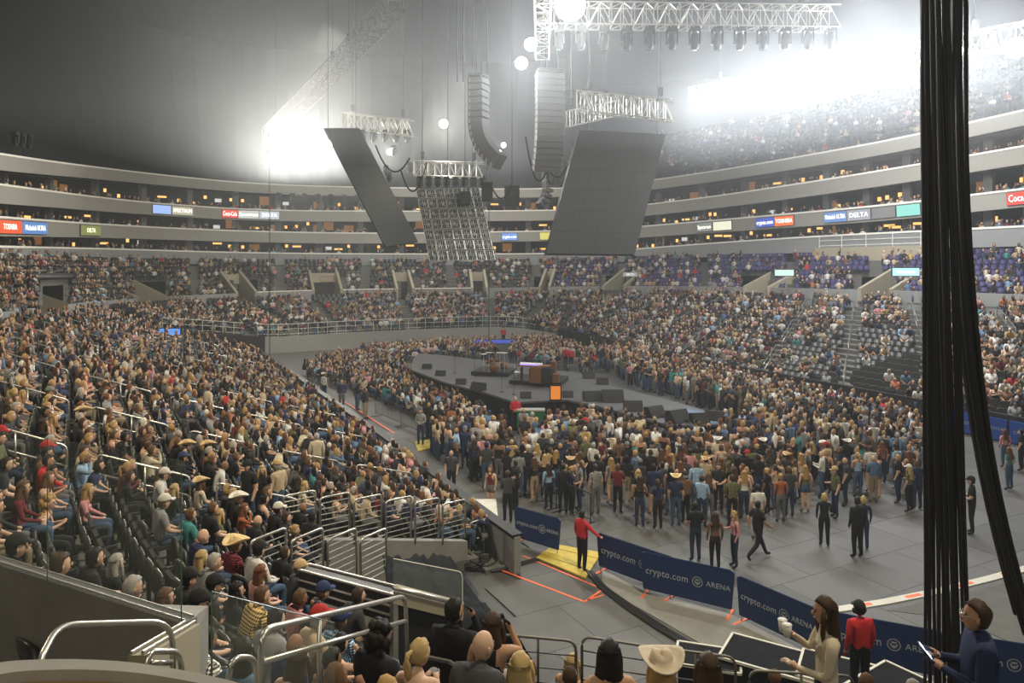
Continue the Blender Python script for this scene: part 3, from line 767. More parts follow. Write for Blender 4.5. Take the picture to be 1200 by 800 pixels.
def wall_along(pts, h, thick, mname, name, kind='structure', cap=None, base=None):
    """wall whose top follows pts; h = height below the top"""
    root = empty(name); tag(root, kind=kind); mb = MB(); n = len(pts)
    A = [Vector(p) for p in pts]; O = [p + off(A, i, thick) for i, p in enumerate(A)]
    lowA = [Vector((p.x, p.y, p.z - h if base is None else base)) for p in A]; lowO = [Vector((p.x, p.y, p.z - h if base is None else base)) for p in O]
    strip(mb, A, O); strip(mb, lowA, A); strip(mb, O, lowO)
    mb.add([lowA[0], A[0], O[0], lowO[0]], [(0, 1, 2, 3)]); mb.add([lowA[-1], A[-1], O[-1], lowO[-1]], [(3, 2, 1, 0)])
    mb.build('wall_face', mname, root)
    if cap:
        cb = MB(); C1 = [p + off(A, i, -.06) + Vector((0, 0, .09)) for i, p in enumerate(A)]; C2 = [p + off(A, i, thick + .06) + Vector((0, 0, .09)) for i, p in enumerate(A)]
        dn = Vector((0, 0, -.1)); strip(cb, C1, C2); strip(cb, [p + dn for p in C1], C1); strip(cb, C2, [p + dn for p in C2]); cb.build('wall_cap', cap, root)
    return root
M['deckfront'] = mat('deck_front', (.30, .30, .28), .7)
# inner walls at the floor (boards)
def inner_pts(stand, i0, i1, top):
    return [Vector((*stand.pt(i, 0).xy, top if not callable(top) else top(i))) + Vector(stand.inward(i)) * .15 for i in np.arange(i0, i1 + .01, 1)]
wl = [Vector((p.x, p.y, 1.05)) for p in inner_pts(near_stand, 41, 70, 1.05)]
wall_along(wl, 1.05, .22, 'greywall', 'dasher_wall', cap='black')
wall_along([Vector((p.x, p.y, far_stand.pt(i, 0).z + .02)) for i, p in zip(np.arange(15, 56.1, 1), inner_pts(far_stand, 15, 56, 0))], 2.6, .3, 'deckfront', 'far_deck_front', base=0)
wall_along([Vector((p.x, p.y, far_stand.pt(i, 0).z + .02)) for i, p in zip(np.arange(0, 15.1, 1), inner_pts(far_stand, 0, 15, 0))], 2.6, .3, 'black', 'far_deck_front', base=0)  # black colour stands in for the shaded gap behind the corner railing
wall_along([Vector((p.x, p.y, 1.35)) for p in inner_pts(right_stand, 0, 48, 1.35)], 1.35, .25, 'black', 'dasher_wall', base=0)
# mid wall behind the lower bowl, in lengths that leave the portals open
PORT = [(46, 80, 322), (160, 196, 325), (276, 302, 326), (366, 402, 324), (464, 486, 322), (552, 572, 321), (631, 645, 324), (706, 733, 320), (871, 903, 316), (1005, 1046, 312)]
GAPS = [(a, b) for a, b, _ in PORT]
def seg_cols(L, x0, x1, step=10):
    xs = list(np.arange(x0, x1, step)) + [x1]; return [at_col(L, x) for x in xs]
prev = -190; seg = 0
for g0, g1 in GAPS + [(1490, 1500)]:
    if g0 - prev > 4: wall_along(seg_cols(L_M, prev, g0), 1.5, .25, 'greywall', 'parapet_wall', cap='cap' if seg in (3, 4, 5) else None)
    prev = g1; seg += 1

# purple tier between the mid wall and the balcony band
upper_st = []
for x in range(-190, 1491, 12):
    a = at_col(L_M, x); b = at_col(L_P, x); upper_st.append(((a.x, a.y), (b.x, b.y), a.z - .9, b.z - .1, .1))
upper_stand = Stand(upper_st, 9, 1)
def in_portal(i, t, pad=0.0):
    x = -190 + i * 12; return t < .58 and any(a - pad < x < b + pad for a, b, _ in PORT)
upper_root = upper_stand.build_treads('purple_seating_tier', 'tread', '', None, in_portal)

# three balcony bands with suites behind
SLAB = [1.35, 1.3, 1.3, 1.1]
for lv, (L, drop) in enumerate(zip(L_F, SLAB)):
    root = empty('balcony_band'); tag(root, kind='structure')
    band(L, drop if lv else (1.45), .35).build('fascia', 'greywall' if lv == 0 else 'band', root)
    cb = MB(); A = [p + off(L, i, -.07) + Vector((0, 0, .14)) for i, p in enumerate(L)]; B = [p + off(L, i, .42) + Vector((0, 0, .14)) for i, p in enumerate(L)]; dn = Vector((0, 0, -.16))
    strip(cb, A, B); strip(cb, [p + dn for p in A], A); strip(cb, B, [p + dn for p in B]); cb.build('rail_cap', 'cap', root)
    if lv < 3:
        # floor of the suite level, its back wall, piers and soffit
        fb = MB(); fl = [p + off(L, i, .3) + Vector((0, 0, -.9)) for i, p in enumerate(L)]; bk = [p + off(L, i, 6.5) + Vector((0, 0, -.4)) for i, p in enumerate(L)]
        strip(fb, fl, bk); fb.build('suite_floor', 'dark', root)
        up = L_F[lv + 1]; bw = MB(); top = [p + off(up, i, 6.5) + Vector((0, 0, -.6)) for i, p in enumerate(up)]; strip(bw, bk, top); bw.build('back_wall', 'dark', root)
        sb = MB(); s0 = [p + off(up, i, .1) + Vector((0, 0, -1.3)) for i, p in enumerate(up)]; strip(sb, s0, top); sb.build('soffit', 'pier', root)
        pm = MB(); pm.box(0, 0, 0, .7, .5, 1); pmesh = pm.mesh('pier', 'pier')
        for i in range(4, len(L) - 2, 4):
            p = L[i] + off(L, i, 2.2); q = up[i]; h = q.z - p.z; o = link('pier', pmesh, root, (p.x, p.y, p.z + h / 2 - .6)); o.scale = (1, 1, h)
            t = off(L, i, 1); o.rotation_euler.z = math.atan2(-t.x, t.y)
# warm lamps in the suites, and emitting patches for lamplight on the walls
rr = random.Random(21); lm = {}; cnt_ = {}
for nm, (w_, h_), mt in (('suite_lamp', (1.1, .22), 'warm'), ('suite_screen', (.8, .45), 'suitetv'), ('wall_glow_patch', (1.3, 1.1), 'warmsoft'), ('suite_table_lamp', (.35, .4), 'warm')):
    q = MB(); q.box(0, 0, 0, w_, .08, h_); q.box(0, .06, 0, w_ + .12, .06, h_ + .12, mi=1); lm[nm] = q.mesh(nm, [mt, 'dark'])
LAB = {'suite_lamp': ('amber wall lamp glowing inside a dark suite', 'lamp'), 'suite_screen': ('small bright television screen inside a dark suite', 'television'), 'wall_glow_patch': ('dim orange painted wall glow inside a suite', 'wall panel'), 'suite_table_lamp': ('small amber lamp glowing inside a dark suite', 'lamp')}
for lv in range(3):
    for i in range(16, 128):
        if rr.random() < .55:
            nm = rr.choice(['suite_lamp', 'suite_table_lamp', 'wall_glow_patch', 'suite_table_lamp', 'suite_lamp', 'suite_table_lamp', 'suite_screen']); L = L_F[lv]; d = rr.uniform(4.5, 6.2)
            p = L[i] + off(L, i, d); hgt = L_F[lv + 1][i].z - L[i].z; o = link(nm, lm[nm], None, (p.x, p.y, p.z + hgt * rr.uniform(.2, .5)))
            t = off(L, i, 1); o.rotation_euler.z = math.atan2(-t.x, t.y); cnt_[lv] = cnt_.get(lv, 0) + 1; tag(o, LAB[nm][0].replace(' suite', ' ' + ['lowest', 'middle', 'top'][lv] + '-level suite') + f', {nth(cnt_[lv])} fitting from the left', LAB[nm][1])

# top deck above the suites (only beyond the long side; the rest is curtained off), roof and outer wall
top_st = []
for x in range(640, 1491, 40):
    a = at_col(L_F[3], x); i = int((x + 200) / 12); o_ = off(L_F[3], i, 1); z0 = a.z - .6; top_st.append(((a.x + o_.x * .5, a.y + o_.y * .5), (a.x + o_.x * 15, a.y + o_.y * 15), z0, z0 + 9.0, 0))
top_stand = Stand(top_st, 13, 3); top_stand.build_treads('top_seating_tier', 'dark', '')
M['curtain'] = mat('black_curtain', (.012, .013, .016), .95, var=.3, scale=.6)
cu = MB(); n = 72; A = [L_F[3][i] + off(L_F[3], i, 1.2 + .15 * (i % 2)) + Vector((0, 0, -1)) for i in range(n)]; B = [Vector((p.x, p.y, 36)) + off(L_F[3], i, 3) for i, p in enumerate(A)]
strip(cu, A, B); tag(cu.build('curtain', 'curtain'), kind='structure')
rf = MB(); hull = [(-75, -30), (95, -30), (95, 60), (60, 105), (0, 128), (-60, 115), (-80, 70)]
rf.add([(x, y, 36.5) for x, y in hull], [tuple(range(len(hull)))]); tag(rf.build('ceiling', 'curtain'), kind='structure')
for nm, ps in {'wall_left': [hull[0], hull[6], hull[5]], 'wall_right': [hull[1], hull[2], hull[3]], 'wall_far': [hull[3], hull[4], hull[5]]}.items():
    ow = MB()
    for p, q in zip(ps, ps[1:]): ow.add([(p[0], p[1], -.1), (q[0], q[1], -.1), (q[0], q[1], 36.5), (p[0], p[1], 36.5)], [(0, 1, 2, 3)])
    tag(ow.build(nm, 'curtain'), kind='structure')

# haze: thin over the floor; denser upper box added and trimmed for the lamp halos
def haze(name, x0, x1, y0, y1, z0, z1, dens, label):
    q = MB(); q.box((x0 + x1) / 2, (y0 + y1) / 2, (z0 + z1) / 2, x1 - x0, y1 - y0, z1 - z0)
    hm, hn, hl, hb = new_mat(name); hn.remove(hb); v = hn.new('ShaderNodeVolumeScatter'); v.inputs['Color'].default_value = (.90, .95, 1.0, 1); v.inputs['Density'].default_value = dens; v.inputs['Anisotropy'].default_value = .62 if z0 > 10 else .5
    hl.new(v.outputs[0], hn['Material Output'].inputs['Volume']); hm.cycles.homogeneous_volume = True if hasattr(hm.cycles, 'homogeneous_volume') else None
    tag(q.build('haze', hm), label, 'haze', kind='stuff')
haze('thin_haze', -50, 60, -8, 108, .1, 14.9, HAZE, 'thin haze over the floor and stands'); haze('thick_haze', -25, 58, 29, 100, 15.05, 35.5, HAZE_HIGH, 'thicker haze under the roof around the lamps')
# ------------------------------------------------------------------ seats and seated crowd
def seat_meshes():
    out = {}
    pan = MB(); 
    def f(v): return Vector((v.x, v.y, v.z))
    # folded-up pan: upright, tucked in front of the back
    for nm, vs in (('up', [(-.21, -.10, .42), (.21, -.10, .42), (.21, -.02, .46), (-.21, -.02, .46), (-.20, -.15, .80), (.20, -.15, .80), (.20, -.09, .82), (-.20, -.09, .82)]),
                   ('down', [(-.21, -.14, .40), (.21, -.14, .40), (.21, .26, .42), (-.21, .26, .42), (-.21, -.14, .46), (.21, -.14, .46), (.21, .27, .48), (-.21, .27, .48)])):
        q = MB(); q.hexa(vs[:4], vs[4:]); out[nm] = q
    bk = MB(); prof = [(.20, .38), (.235, .55), (.235, .78), (.20, .87), (.11, .905)]
    pts = [(-x, z) for x, z in prof] + [(x, z) for x, z in prof[::-1]]
    n = len(pts); yb = lambda z: -.19 - (z - .38) * .16
    bk.add([(x, yb(z), z) for x, z in pts] + [(x, yb(z) - .045, z) for x, z in pts], [tuple(range(n)), tuple(range(n, 2 * n))[::-1]] + [((i + 1) % n, i, n + i, n + (i + 1) % n) for i in range(n)])
    out['back'] = bk
    arm = MB(); arm.box(-.26, -.02, .60, .045, .34, .04); arm.box(-.26, -.14, .48, .04, .06, .26); out['arm'] = arm
    leg = MB(); leg.box(0, -.18, .20, .06, .06, .42); leg.box(0, -.16, .01, .16, .14, .02); out['leg'] = leg
    lip = MB(); lip.tube([(-.2, yb(.87) - .01, .875), (-.11, yb(.905) - .01, .912), (.11, yb(.905) - .01, .912), (.2, yb(.87) - .01, .875)], .012, 5); out['trim'] = lip
    return out
SM = seat_meshes()
M['seatlip'] = mat('pale_seat_edge', (.20, .20, .18), .4)  # paler tone for the tube along the backrest's top edge
SEATM = {k: v.mesh(k, 'seatlip' if k == 'trim' else 'seatblack') for k, v in SM.items()}
def make_seat(loc, yaw, down, label, group):
    o = empty('stadium_seat', loc, yaw); tag(o, label, 'seat', group)
    link('seat_pan', SEATM['down' if down else 'up'], o); link('backrest', SEATM['back'], o); link('armrest', SEATM['arm'], o); link('leg', SEATM['leg'], o); link('edge_trim', SEATM['trim'], o)
    return o
def seat_mass(name, label, items, mname, parent=None):
    q = MB(); q.hexa(*(lambda v: (v[:4], v[4:]))([(-.21, -.08, .42), (.21, -.08, .42), (.21, -.02, .46), (-.21, -.02, .46), (-.20, -.13, .78), (.20, -.13, .78), (.20, -.08, .80), (-.20, -.08, .80)]))
    q.hexa([(-.22, -.24, .38), (.22, -.24, .38), (.22, -.19, .38), (-.22, -.19, .38)], [(-.19, -.30, .88), (.19, -.30, .88), (.19, -.25, .88), (-.19, -.25, .88)])
    V = np.array(q.v, dtype=np.float32); Fq = np.array(q.f, dtype=np.int32); n = len(items)
    A = np.array(items, dtype=np.float32); ca, sa = np.cos(A[:, 3]), np.sin(A[:, 3])
    W = np.empty((n, len(V), 3), np.float32)
    W[:, :, 0] = V[None, :, 0] * ca[:, None] - V[None, :, 1] * sa[:, None] + A[:, 0:1]; W[:, :, 1] = V[None, :, 0] * sa[:, None] + V[None, :, 1] * ca[:, None] + A[:, 1:2]; W[:, :, 2] = V[None, :, 2] + A[:, 2:3]
    Fa = (Fq[None] + (np.arange(n) * len(V))[:, None, None]).reshape(-1, 4)
    me = bpy.data.meshes.new(name); W = W.reshape(-1, 3); me.vertices.add(len(W)); me.vertices.foreach_set('co', W.ravel())
    me.loops.add(Fa.size); me.loops.foreach_set('vertex_index', Fa.ravel().astype(np.int32)); me.polygons.add(len(Fa))
    me.polygons.foreach_set('loop_start', np.arange(0, Fa.size, 4, dtype=np.int32)); me.polygons.foreach_set('loop_total', np.full(len(Fa), 4, dtype=np.int32)); me.update()
    me.materials.append(M[mname]); o = link(name, me, parent); tag(o, label, 'seats', None, 'stuff'); return o

def in_poly(x, y, poly):
    c_ = False; j = len(poly) - 1
    for i in range(len(poly)):
        xi, yi = poly[i]; xj, yj = poly[j]
        if (yi > y) != (yj > y) and x < (xj - xi) * (y - yi) / (yj - yi) + xi: c_ = not c_
        j = i
    return c_
NO_SEAT = [  # plan areas without seats: the tunnel with its drape, the camera's own platform
    [(-5.2, 19.6), (-1.6, 21.4), (1.2, 21.5), (9.5, 17.2), (9.5, 9.6), (2.6, 10.2), (-.6, 9.4), (-2.9, 12.0), (-4.6, 15.6)],
    [(-8, 2), (2.6, 2), (2.6, 4.3), (-1.2, 5.2), (-2.6, 6.2), (-5.4, 7.6), (-8.5, 8.2)],
]
AISLES = {'near': [11, 19.5, 27.2, 34.5, 41.5, 45.2, 48.6, 51.6, 54.8, 58, 61.5, 66], 'far': [6, 13, 20, 27, 34.5, 42, 49], 'right': [5, 10.5, 15, 19.5, 24, 28.5, 33, 38, 43]}
def aisle_dist(stand, i, key, t):
    best = 9
    for a in AISLES[key]:
        p = stand.pt(i, t); q = stand.pt(a, t); best = min(best, math.hypot(p.x - q.x, p.y - q.y))
    return best
CAND = []      # people: (size_px, px, py, x, y, z, yaw, seated, zone)
SEATS = []     # seats:  (size_px, px, py, x, y, z, yaw, occupied, zone)
r5 = random.Random(77)
def blob(px, py, cx_, cy_, rx, ry): return ((px - cx_) / rx) ** 2 + ((py - cy_) / ry) ** 2 < 1
def occ_near(px, py):
    if blob(px, py, 150, 640, 75, 55) or blob(px, py, 200, 690, 45, 40): return .0
    if blob(px, py, 195, 590, 60, 25): return .35
    if blob(px, py, 660, 770, 75, 25) or blob(px, py, 560, 640, 30, 30): return 0
    return .95
def occ_right(px, py):
    if blob(px, py, 1000, 425, 85, 40): return .22
    if blob(px, py, 880, 470, 70, 30): return .3
    if blob(px, py, 1010, 392, 60, 12): return .3
    if px < 760 and py < 400: return .78
    return .82
def occ_far(px, py): return .55 if py < 362 else .75
def occ_up(px, py):
    if px > 780: return .42
    if px < 230: return .62
    return .55
def gen(stand, key, occ, step=.54, cut=None, elev=0.0, aisles=True, thin=1):
    for r_ in range(stand.rows):
        t = (r_ + .42) / stand.rows
        for i, p in stand.row_walk(r_, step, r5.uniform(.1, .5)):
            if cut and t < cut(stand, i) + .02: continue
            if aisles and aisle_dist(stand, i, key, t) < .62: continue
            if p.y < 1.0 or (key == 'upper' and in_portal(i, t, 4)): continue
            px, py = pix(p + Vector((0, 0, 1.0)))
            if px < -60 or px > 1260 or py > 900: continue
            if key == 'near' and any(in_poly(p.x, p.y, pl) for pl in NO_SEAT): continue
            d = stand.inward(i); yaw = math.atan2(-d.x, d.y); size = F * 1.25 / p.y
            o = r5.random() < occ(px, py)
            SEATS.append((size, px, py, p.x, p.y, p.z, yaw, o, key, r_))
            if o: CAND.append((size, px, py, p.x + r5.uniform(-.04, .04), p.y + r5.uniform(-.03, .03), p.z, yaw + r5.uniform(-.25, .25), 1, key))
gen(near_stand, 'near', occ_near, .56, cut_near)
gen(far_stand, 'far', occ_far)
gen(right_stand, 'right', occ_right)
AISLES['upper'] = [10.0 + k * 8.3 for k in range(16)]
def upper_occ(px, py): return occ_up(px, py)
gen(upper_stand, 'upper', upper_occ, .56)
# ------------------------------------------------------------------ standing crowd on the floor
def scatter(poly_px, spacing, zone, prob=1.0, seated=0, face=None, z=0.0):
    """jittered grid over a ground area given by its outline as seen in the photograph"""
    poly = [tuple(G(x, y)[:2]) for x, y in poly_px]; xs = [p[0] for p in poly]; ys = [p[1] for p in poly]
    y = min(ys); row = 0
    while y < max(ys):
        x = min(xs) + (spacing / 2 if row % 2 else 0)
        while x < max(xs):
            X = x + r5.uniform(-.28, .28) * spacing; Y = y + r5.uniform(-.28, .28) * spacing
            if in_poly(X, Y, poly) and r5.random() < prob:
                tx, ty = (2.0, 44.0) if face is None else face; yaw = math.atan2(-(tx - X), ty - Y) + r5.gauss(0, .7)
                px, py = pix((X, Y, z + 1.6)); CAND.append((F * 1.75 / Y, px, py, X, Y, z, yaw, seated, zone))
            x += spacing
        y += spacing * .87; row += 1
PIT = [(497, 530), (552, 570), (628, 598), (655, 606), (700, 606), (745, 622), (800, 626), (868, 618), (905, 602), (940, 600), (985, 585), (1030, 590), (1078, 590), (1088, 560), (1075, 520), (1040, 500), (960, 492), (900, 492), (872, 512), (820, 528), (740, 520), (690, 508), (640, 520), (560, 520), (520, 500), (500, 500)]
scatter(PIT, .70, 'pit', .93)
scatter([(350, 440), (395, 424), (470, 428), (478, 450), (560, 494), (590, 522), (545, 528), (500, 503), (440, 470), (390, 455)], .66, 'side', .93, 1)
scatter([(330, 447), (352, 444), (500, 520), (492, 528)], .9, 'side', .28)
scatter([(420, 417), (520, 409), (640, 404), (672, 412), (700, 428), (690, 440), (640, 431), (560, 421), (515, 417), (488, 425), (440, 424)], .64, 'back', .95, 1)
scatter([(690, 424), (738, 424), (800, 442), (880, 462), (1000, 492), (1075, 515), (1085, 530), (960, 500), (860, 492), (790, 468), (735, 452)], .66, 'rim', .93)
# ------------------------------------------------------------------ people picked out one by one
HERO = []       # screen spots already taken: (px, py, radius)
def look(fem, style, hc, hat, sleeve, shirt, pants='blue', legs='long', skin='fair', shoe='black', plaid=False, scale=None):
    return dict(fem=fem, style=style, hc=hc, hat=hat, sleeve=sleeve, shirt=shirt, pants=pants, legs=legs, skin=skin, shoe=shoe, plaid=plaid, scale=scale or (.96 if fem else 1.02))
def on_floor(px, py_feet, yaw_deg, kind, L, label, fingers=False):
    p = G(px, py_feet); o = person((p.x, p.y, 0), math.radians(yaw_deg), kind, L, label, None, fingers)
    hx, hy = pix((p.x, p.y, 1.6)); HERO.append((hx, hy, 9)); HERO.append((hx, (hy + py_feet) / 2, 9)); return o
def free_place(px, py_head, Y, yaw_deg, kind, L, label, fingers=True, turn=0, nod=0, seat=True):
    """head centre at a pixel, at distance Y"""
    me, J = body_mesh(kind, L['fem'], L['sleeve'], L['legs'], fingers, math.radians(turn), math.radians(nod), L['plaid'])
    p = P3(px, py_head, Y); h = Vector(J['head']) * L['scale']; a = math.radians(yaw_deg)
    hx = h.x * math.cos(a) - h.y * math.sin(a); hy = h.x * math.sin(a) + h.y * math.cos(a)
    loc = (p.x - hx, p.y - hy, p.z - h.z)
    o = person(loc, a, kind, L, label, None, fingers, math.radians(turn), math.radians(nod)); rad = F * .17 / Y
    HERO.append((px, py_head, rad * 1.5)); HERO.append((px, py_head + rad * 2.2, rad * 1.5))
    o['spot'] = 1
    return o, loc, a
def in_stand(px, py_head, yaw_deg, kind, L, label, fingers=False, turn=0, nod=0, y0=3.0, dz=0.0):
    me, J = body_mesh(kind, L['fem'], L['sleeve'], L['legs'], fingers, math.radians(turn), math.radians(nod), L['plaid'])
    h = J['head'][2] * L['scale']; r_ = hit(near_stand, px, py_head, h - dz, y0)
    if r_ is None: print('no hit', label); return None
    Y, z, it = r_; o, loc, a = free_place(px, py_head, Y, yaw_deg, kind, L, label, fingers, turn, nod)
    o.location.z = z + dz
    return o, (loc[0], loc[1], z), a, it
# ------------------------------------------------------------------ railings
def bar_rail(name, label, pts, h, bars=1, mname='steel', r=.022, group=None, cat='railing', posts=None, drop_ends=True):
    """tube railing standing on pts (foot line); hoop ends, lower bars and posts"""
    root = empty(name, Vector(pts[0])); inv = -Vector(pts[0]); A = [Vector(p) + inv for p in pts]; up = Vector((0, 0, h))
    mb = MB(); path = ([A[0]] if drop_ends else []) + [p + up for p in A] + ([A[-1]] if drop_ends else [])
    mb.tube(fillet(path, .13, 4), r, 8); mb.build('top_rail', mname, root, True)
    for k in range(bars):
        z = h * (1 - (k + 1) / (bars + 1)) if bars > 1 else h * .5
        q = MB(); q.tube([p + Vector((0, 0, z)) for p in A], r * (.8 if bars == 1 else .5), 6); q.build('lower_rail', mname, root, True)
    for t in (posts or []):
        L_ = (len(A) - 1) * t; i = min(int(L_), len(A) - 2); p = A[i].lerp(A[i + 1], L_ - i); q = MB(); q.tube([p, p + up], r * .9, 6); q.build('post', mname, root, True)
    return tag(root, label, cat, group)
AREA = ['near the tunnel', 'above the tunnel', 'in the middle rows', 'toward the far end', 'beside the long aisle', 'at the far corner']
nrail = 0
for ai, a in enumerate(AISLES['near']):
    if a < 36: continue
    for k in range(5):
        t0 = .06 + k * .19; t1 = t0 + .145
        p = near_stand.pt(a, t0, t0); q = near_stand.pt(a, t1, t1); mid_ = near_stand.pt(a, (t0 + t1) / 2, (t0 + t1) / 2)
        if any(in_poly(m_.x, m_.y, pl) for m_ in (p, q) for pl in NO_SEAT) or p.y < 7: continue
        x, y = pix(mid_)
        if not (-30 < x < 1230 and y < 800): continue
        lv = ['lowest', 'second-lowest', 'middle', 'second-highest', 'highest'][k]
        bar_rail('aisle_handrail', f'steel aisle handrail, {lv} of its stair, {["first","second","third","fourth","fifth","sixth","seventh","eighth"][max(0, ai-4) % 8]} stair beyond the tunnel', [p, q], .92, 1, r=.026, posts=[.5]); nrail += 1
for ai, a in enumerate(AISLES['right']):
    for k in range(3):
        t0 = .05 + k * .32; t1 = t0 + .22
        p = right_stand.pt(a, t0, t0); q = right_stand.pt(a, t1, t1)
        x, y = pix(p)
        if x < 1240: bar_rail('aisle_handrail', f'thin steel stair rail, {["lowest","middle","upper"][k]} on stair {["one","two","three","four","five","six","seven","eight","nine"][ai]} of the long stand counted from far end', [p, q], .9, 1, r=.024, posts=[.5])
def rail_run(name, label, pts, h, n_mid=2, mname='steel', r=.025, step=1.4, group=None):
    """long railing along an edge: rails plus posts in one part"""
    root = empty(name, Vector(pts[0])); A = [Vector(p) - Vector(pts[0]) for p in pts]
    q = MB(); q.tube([p + Vector((0, 0, h)) for p in A], r, 6); q.build('top_rail', mname, root)
    for k in range(n_mid): q = MB(); q.tube([p + Vector((0, 0, h * (k + .4) / (n_mid + .4))) for p in A], r * .7, 5); q.build('lower_rail', mname, root)
    pm = MB(); pm.box(0, 0, h / 2, .045, .045, h); pmm = pm.mesh('post', mname); d = 0
    for a, b in zip(A, A[1:]):
        L_ = (b - a).length
        while d < L_: link('post', pmm, root, a.lerp(b, d / L_)); d += step
        d -= L_
    return tag(root, label, 'railing', group)
M['farrail'] = mat('pale_rail', (.55, .55, .50), .4, var=.05)
rail_run('guard_rail', 'pale railing with close posts on the white deck before the far stand', [Vector((p.x, p.y, far_stand.pt(i, 0).z + .05)) for i, p in zip(np.arange(14, 50.1, 1.5), inner_pts(far_stand, 14, 50, 0)[::1][::1] if False else [Vector((*far_stand.pt(i, 0).xy, 0)) for i in np.arange(14, 50.1, 1.5)])], 1.1, 2, 'farrail', .03, .9)
rail_run('guard_rail', 'grey glass-like railing climbing at the corner beside the far tunnel', [Vector((*far_stand.pt(i, 0).xy, far_stand.pt(i, 0).z + .05)) for i in np.arange(0, 13.1, 1.5)], 1.1, 2, 'farrail', .03, .9)
rail_run('guard_rail', 'pale railing around the empty deck above the purple seats', [at_col(L_P, x) + Vector((0, -1.0, .75)) for x in range(955, 1085, 12)], 1.15, 2, 'cap', .035, 2.4)
db = MB(); A_ = [at_col(L_P, x) + Vector((0, -1.2, 0)) for x in range(950, 1090, 10)]; B_ = [p + Vector((.4, 2.4, 0)) for p in A_]
strip(db, [p + Vector((0, 0, .75)) for p in A_], [p + Vector((0, 0, .75)) for p in B_]); strip(db, [p + Vector((0, 0, -.5)) for p in A_], [p + Vector((0, 0, .75)) for p in A_]); tag(db.build('deck_front', 'beige'), kind='structure')

# tunnel railings: two rows of barred panels stepping down on both sides of the tunnel mouth
def barred_row(P, Q, n, word, lean=.12, hgt=1.12):
    P, Q = Vector(P), Vector(Q)
    for k in range(n):
        a = P.lerp(Q, (k + .04) / n); b = P.lerp(Q, (k + .90) / n); zt = (a.z + b.z) / 2
        a = Vector((a.x, a.y, zt - lean)); b = Vector((b.x, b.y, zt + lean * .5)); dn = Vector((0, 0, -hgt))
        root = empty('barred_guard_rail', a + dn); o_ = a + dn
        q = MB(); q.tube(fillet([a + dn - o_, a - o_, b - o_, b + dn - o_], .10, 4), .028, 8); q.build('frame', 'steel', root, True)
        for j in range(7):
            f = (j + 1) / 8.0; q = MB(); q.tube([a + dn * f - o_, b + dn * f - o_], .013, 5); q.build('bar', 'steel', root)
        num = ['first', 'second', 'third', 'fourth', 'fifth', 'sixth', 'seventh'][k]
        tag(root, f'barred steel guard panel, {num} from the upper end of the {word}', 'railing', 'barred guard panels round the tunnel mouth')
barred_row(P3(331, 577, 17.6), P3(548, 589, 21.6), 6, 'row behind the tunnel', -.03)
barred_row(P3(292, 626, 14.0), P3(456, 625, 17.2), 4, 'row before the tunnel', .0)
tw = MB()
for (p0, p1), th in (((P3(331, 577, 17.6), P3(548, 589, 21.6)), .25), ((P3(292, 626, 14.0), P3(456, 625, 17.2)), .25)):
    a, b = Vector(p0), Vector(p1); d = (b - a); d.z = 0; d.normalize(); n_ = Vector((-d.y, d.x, 0)) * th
    top = Vector((0, 0, -1.12)); tw.hexa([Vector((v.x, v.y, 0)) for v in (a, b, b + n_, a + n_)], [v + top for v in (a, b, b + n_, a + n_)])
tag(tw.build('tunnel_wall', 'concrete'), kind='structure')
tf = MB(); tf.prism([(-6.2, 14), (-3.2, 9.5), (-1.0, 9.5), (-.9, 13), (-.9, 20.0), (-1.5, 21.6), (-6.2, 19.5)], .0, .012); tag(tf.build('shaded_tunnel_floor', 'black'), kind='structure')  # black sheet; the darkness inside the tunnel is put into its colour

# landing with steps and its end wall by the dasher wall
ld = empty('landing_steps', G(566, 640)); tag(ld, 'pale landing with dark steps at the end of the dasher wall', 'steps')
o_ = Vector(ld.location)
for nm, z0, z1, y0, y1, m_ in (('landing_slab', .55, .62, .9, 2.6, 'white'), ('step', .0, .40, .45, .9, 'black'), ('step', .0, .20, .05, .45, 'black'), ('landing_base', 0, .55, .9, 2.6, 'black')):
    q = MB(); q.hexa([(-.95, y0, z0), (.45, y0, z0), (.35, y1, z0), (-1.0, y1, z0)], [(-.95, y0, z1), (.45, y0, z1), (.35, y1, z1), (-1.0, y1, z1)]); q.build(nm, m_, ld)
bar_rail('stair_handrail', 'plain steel handrail before the pale landing', [G(551, 655) + Vector((0, 0, .05)), G(583, 646) + Vector((0, 0, .05))], 1.05, 1, r=.022, posts=[.5])

# black drape thrown over the folded seats
def drape():
    A, B, C_, D = P3(448, 652, 17.6), P3(540, 652, 19.6), P3(606, 724, 16.6), P3(470, 742, 14.2)
    n = 34; vs = []; fs = []
    for i in range(n + 1):
        for j in range(n + 1):
            u, v = i / n, j / n; p = (A * (1 - u) + B * u) * (1 - v) + (D * (1 - u) + C_ * u) * v
            w_ = noise.noise(Vector((u * 5, v * 5, 1))) * .22 + noise.noise(Vector((u * 13, v * 11, 7))) * .10 + abs(noise.noise(Vector((u * 9 + v * 7, v * 4, 3)))) * .22
            e = max(0, u - .86) / .14; z = (p.z + w_ - .25 * (1 - abs(2 * v - 1))) * (1 - e) + .03 * e
            push = .35 * e; vs.append((p.x + push + .1 * w_, p.y + .06 * math.sin(u * 20), max(.03, z)))
    for i in range(n):
        for j in range(n): a = i * (n + 1) + j; fs.append((a, a + 1, a + n + 2, a + n + 1))
    mb = MB(); mb.add(vs, fs); o = mb.build('black_drape', 'blackcloth', smooth=True)
    sd = o.modifiers.new('thick', 'SOLIDIFY'); sd.thickness = .01
    tag(o, 'crumpled black cloth draped over folded seats beside the tunnel', 'drape')
drape()
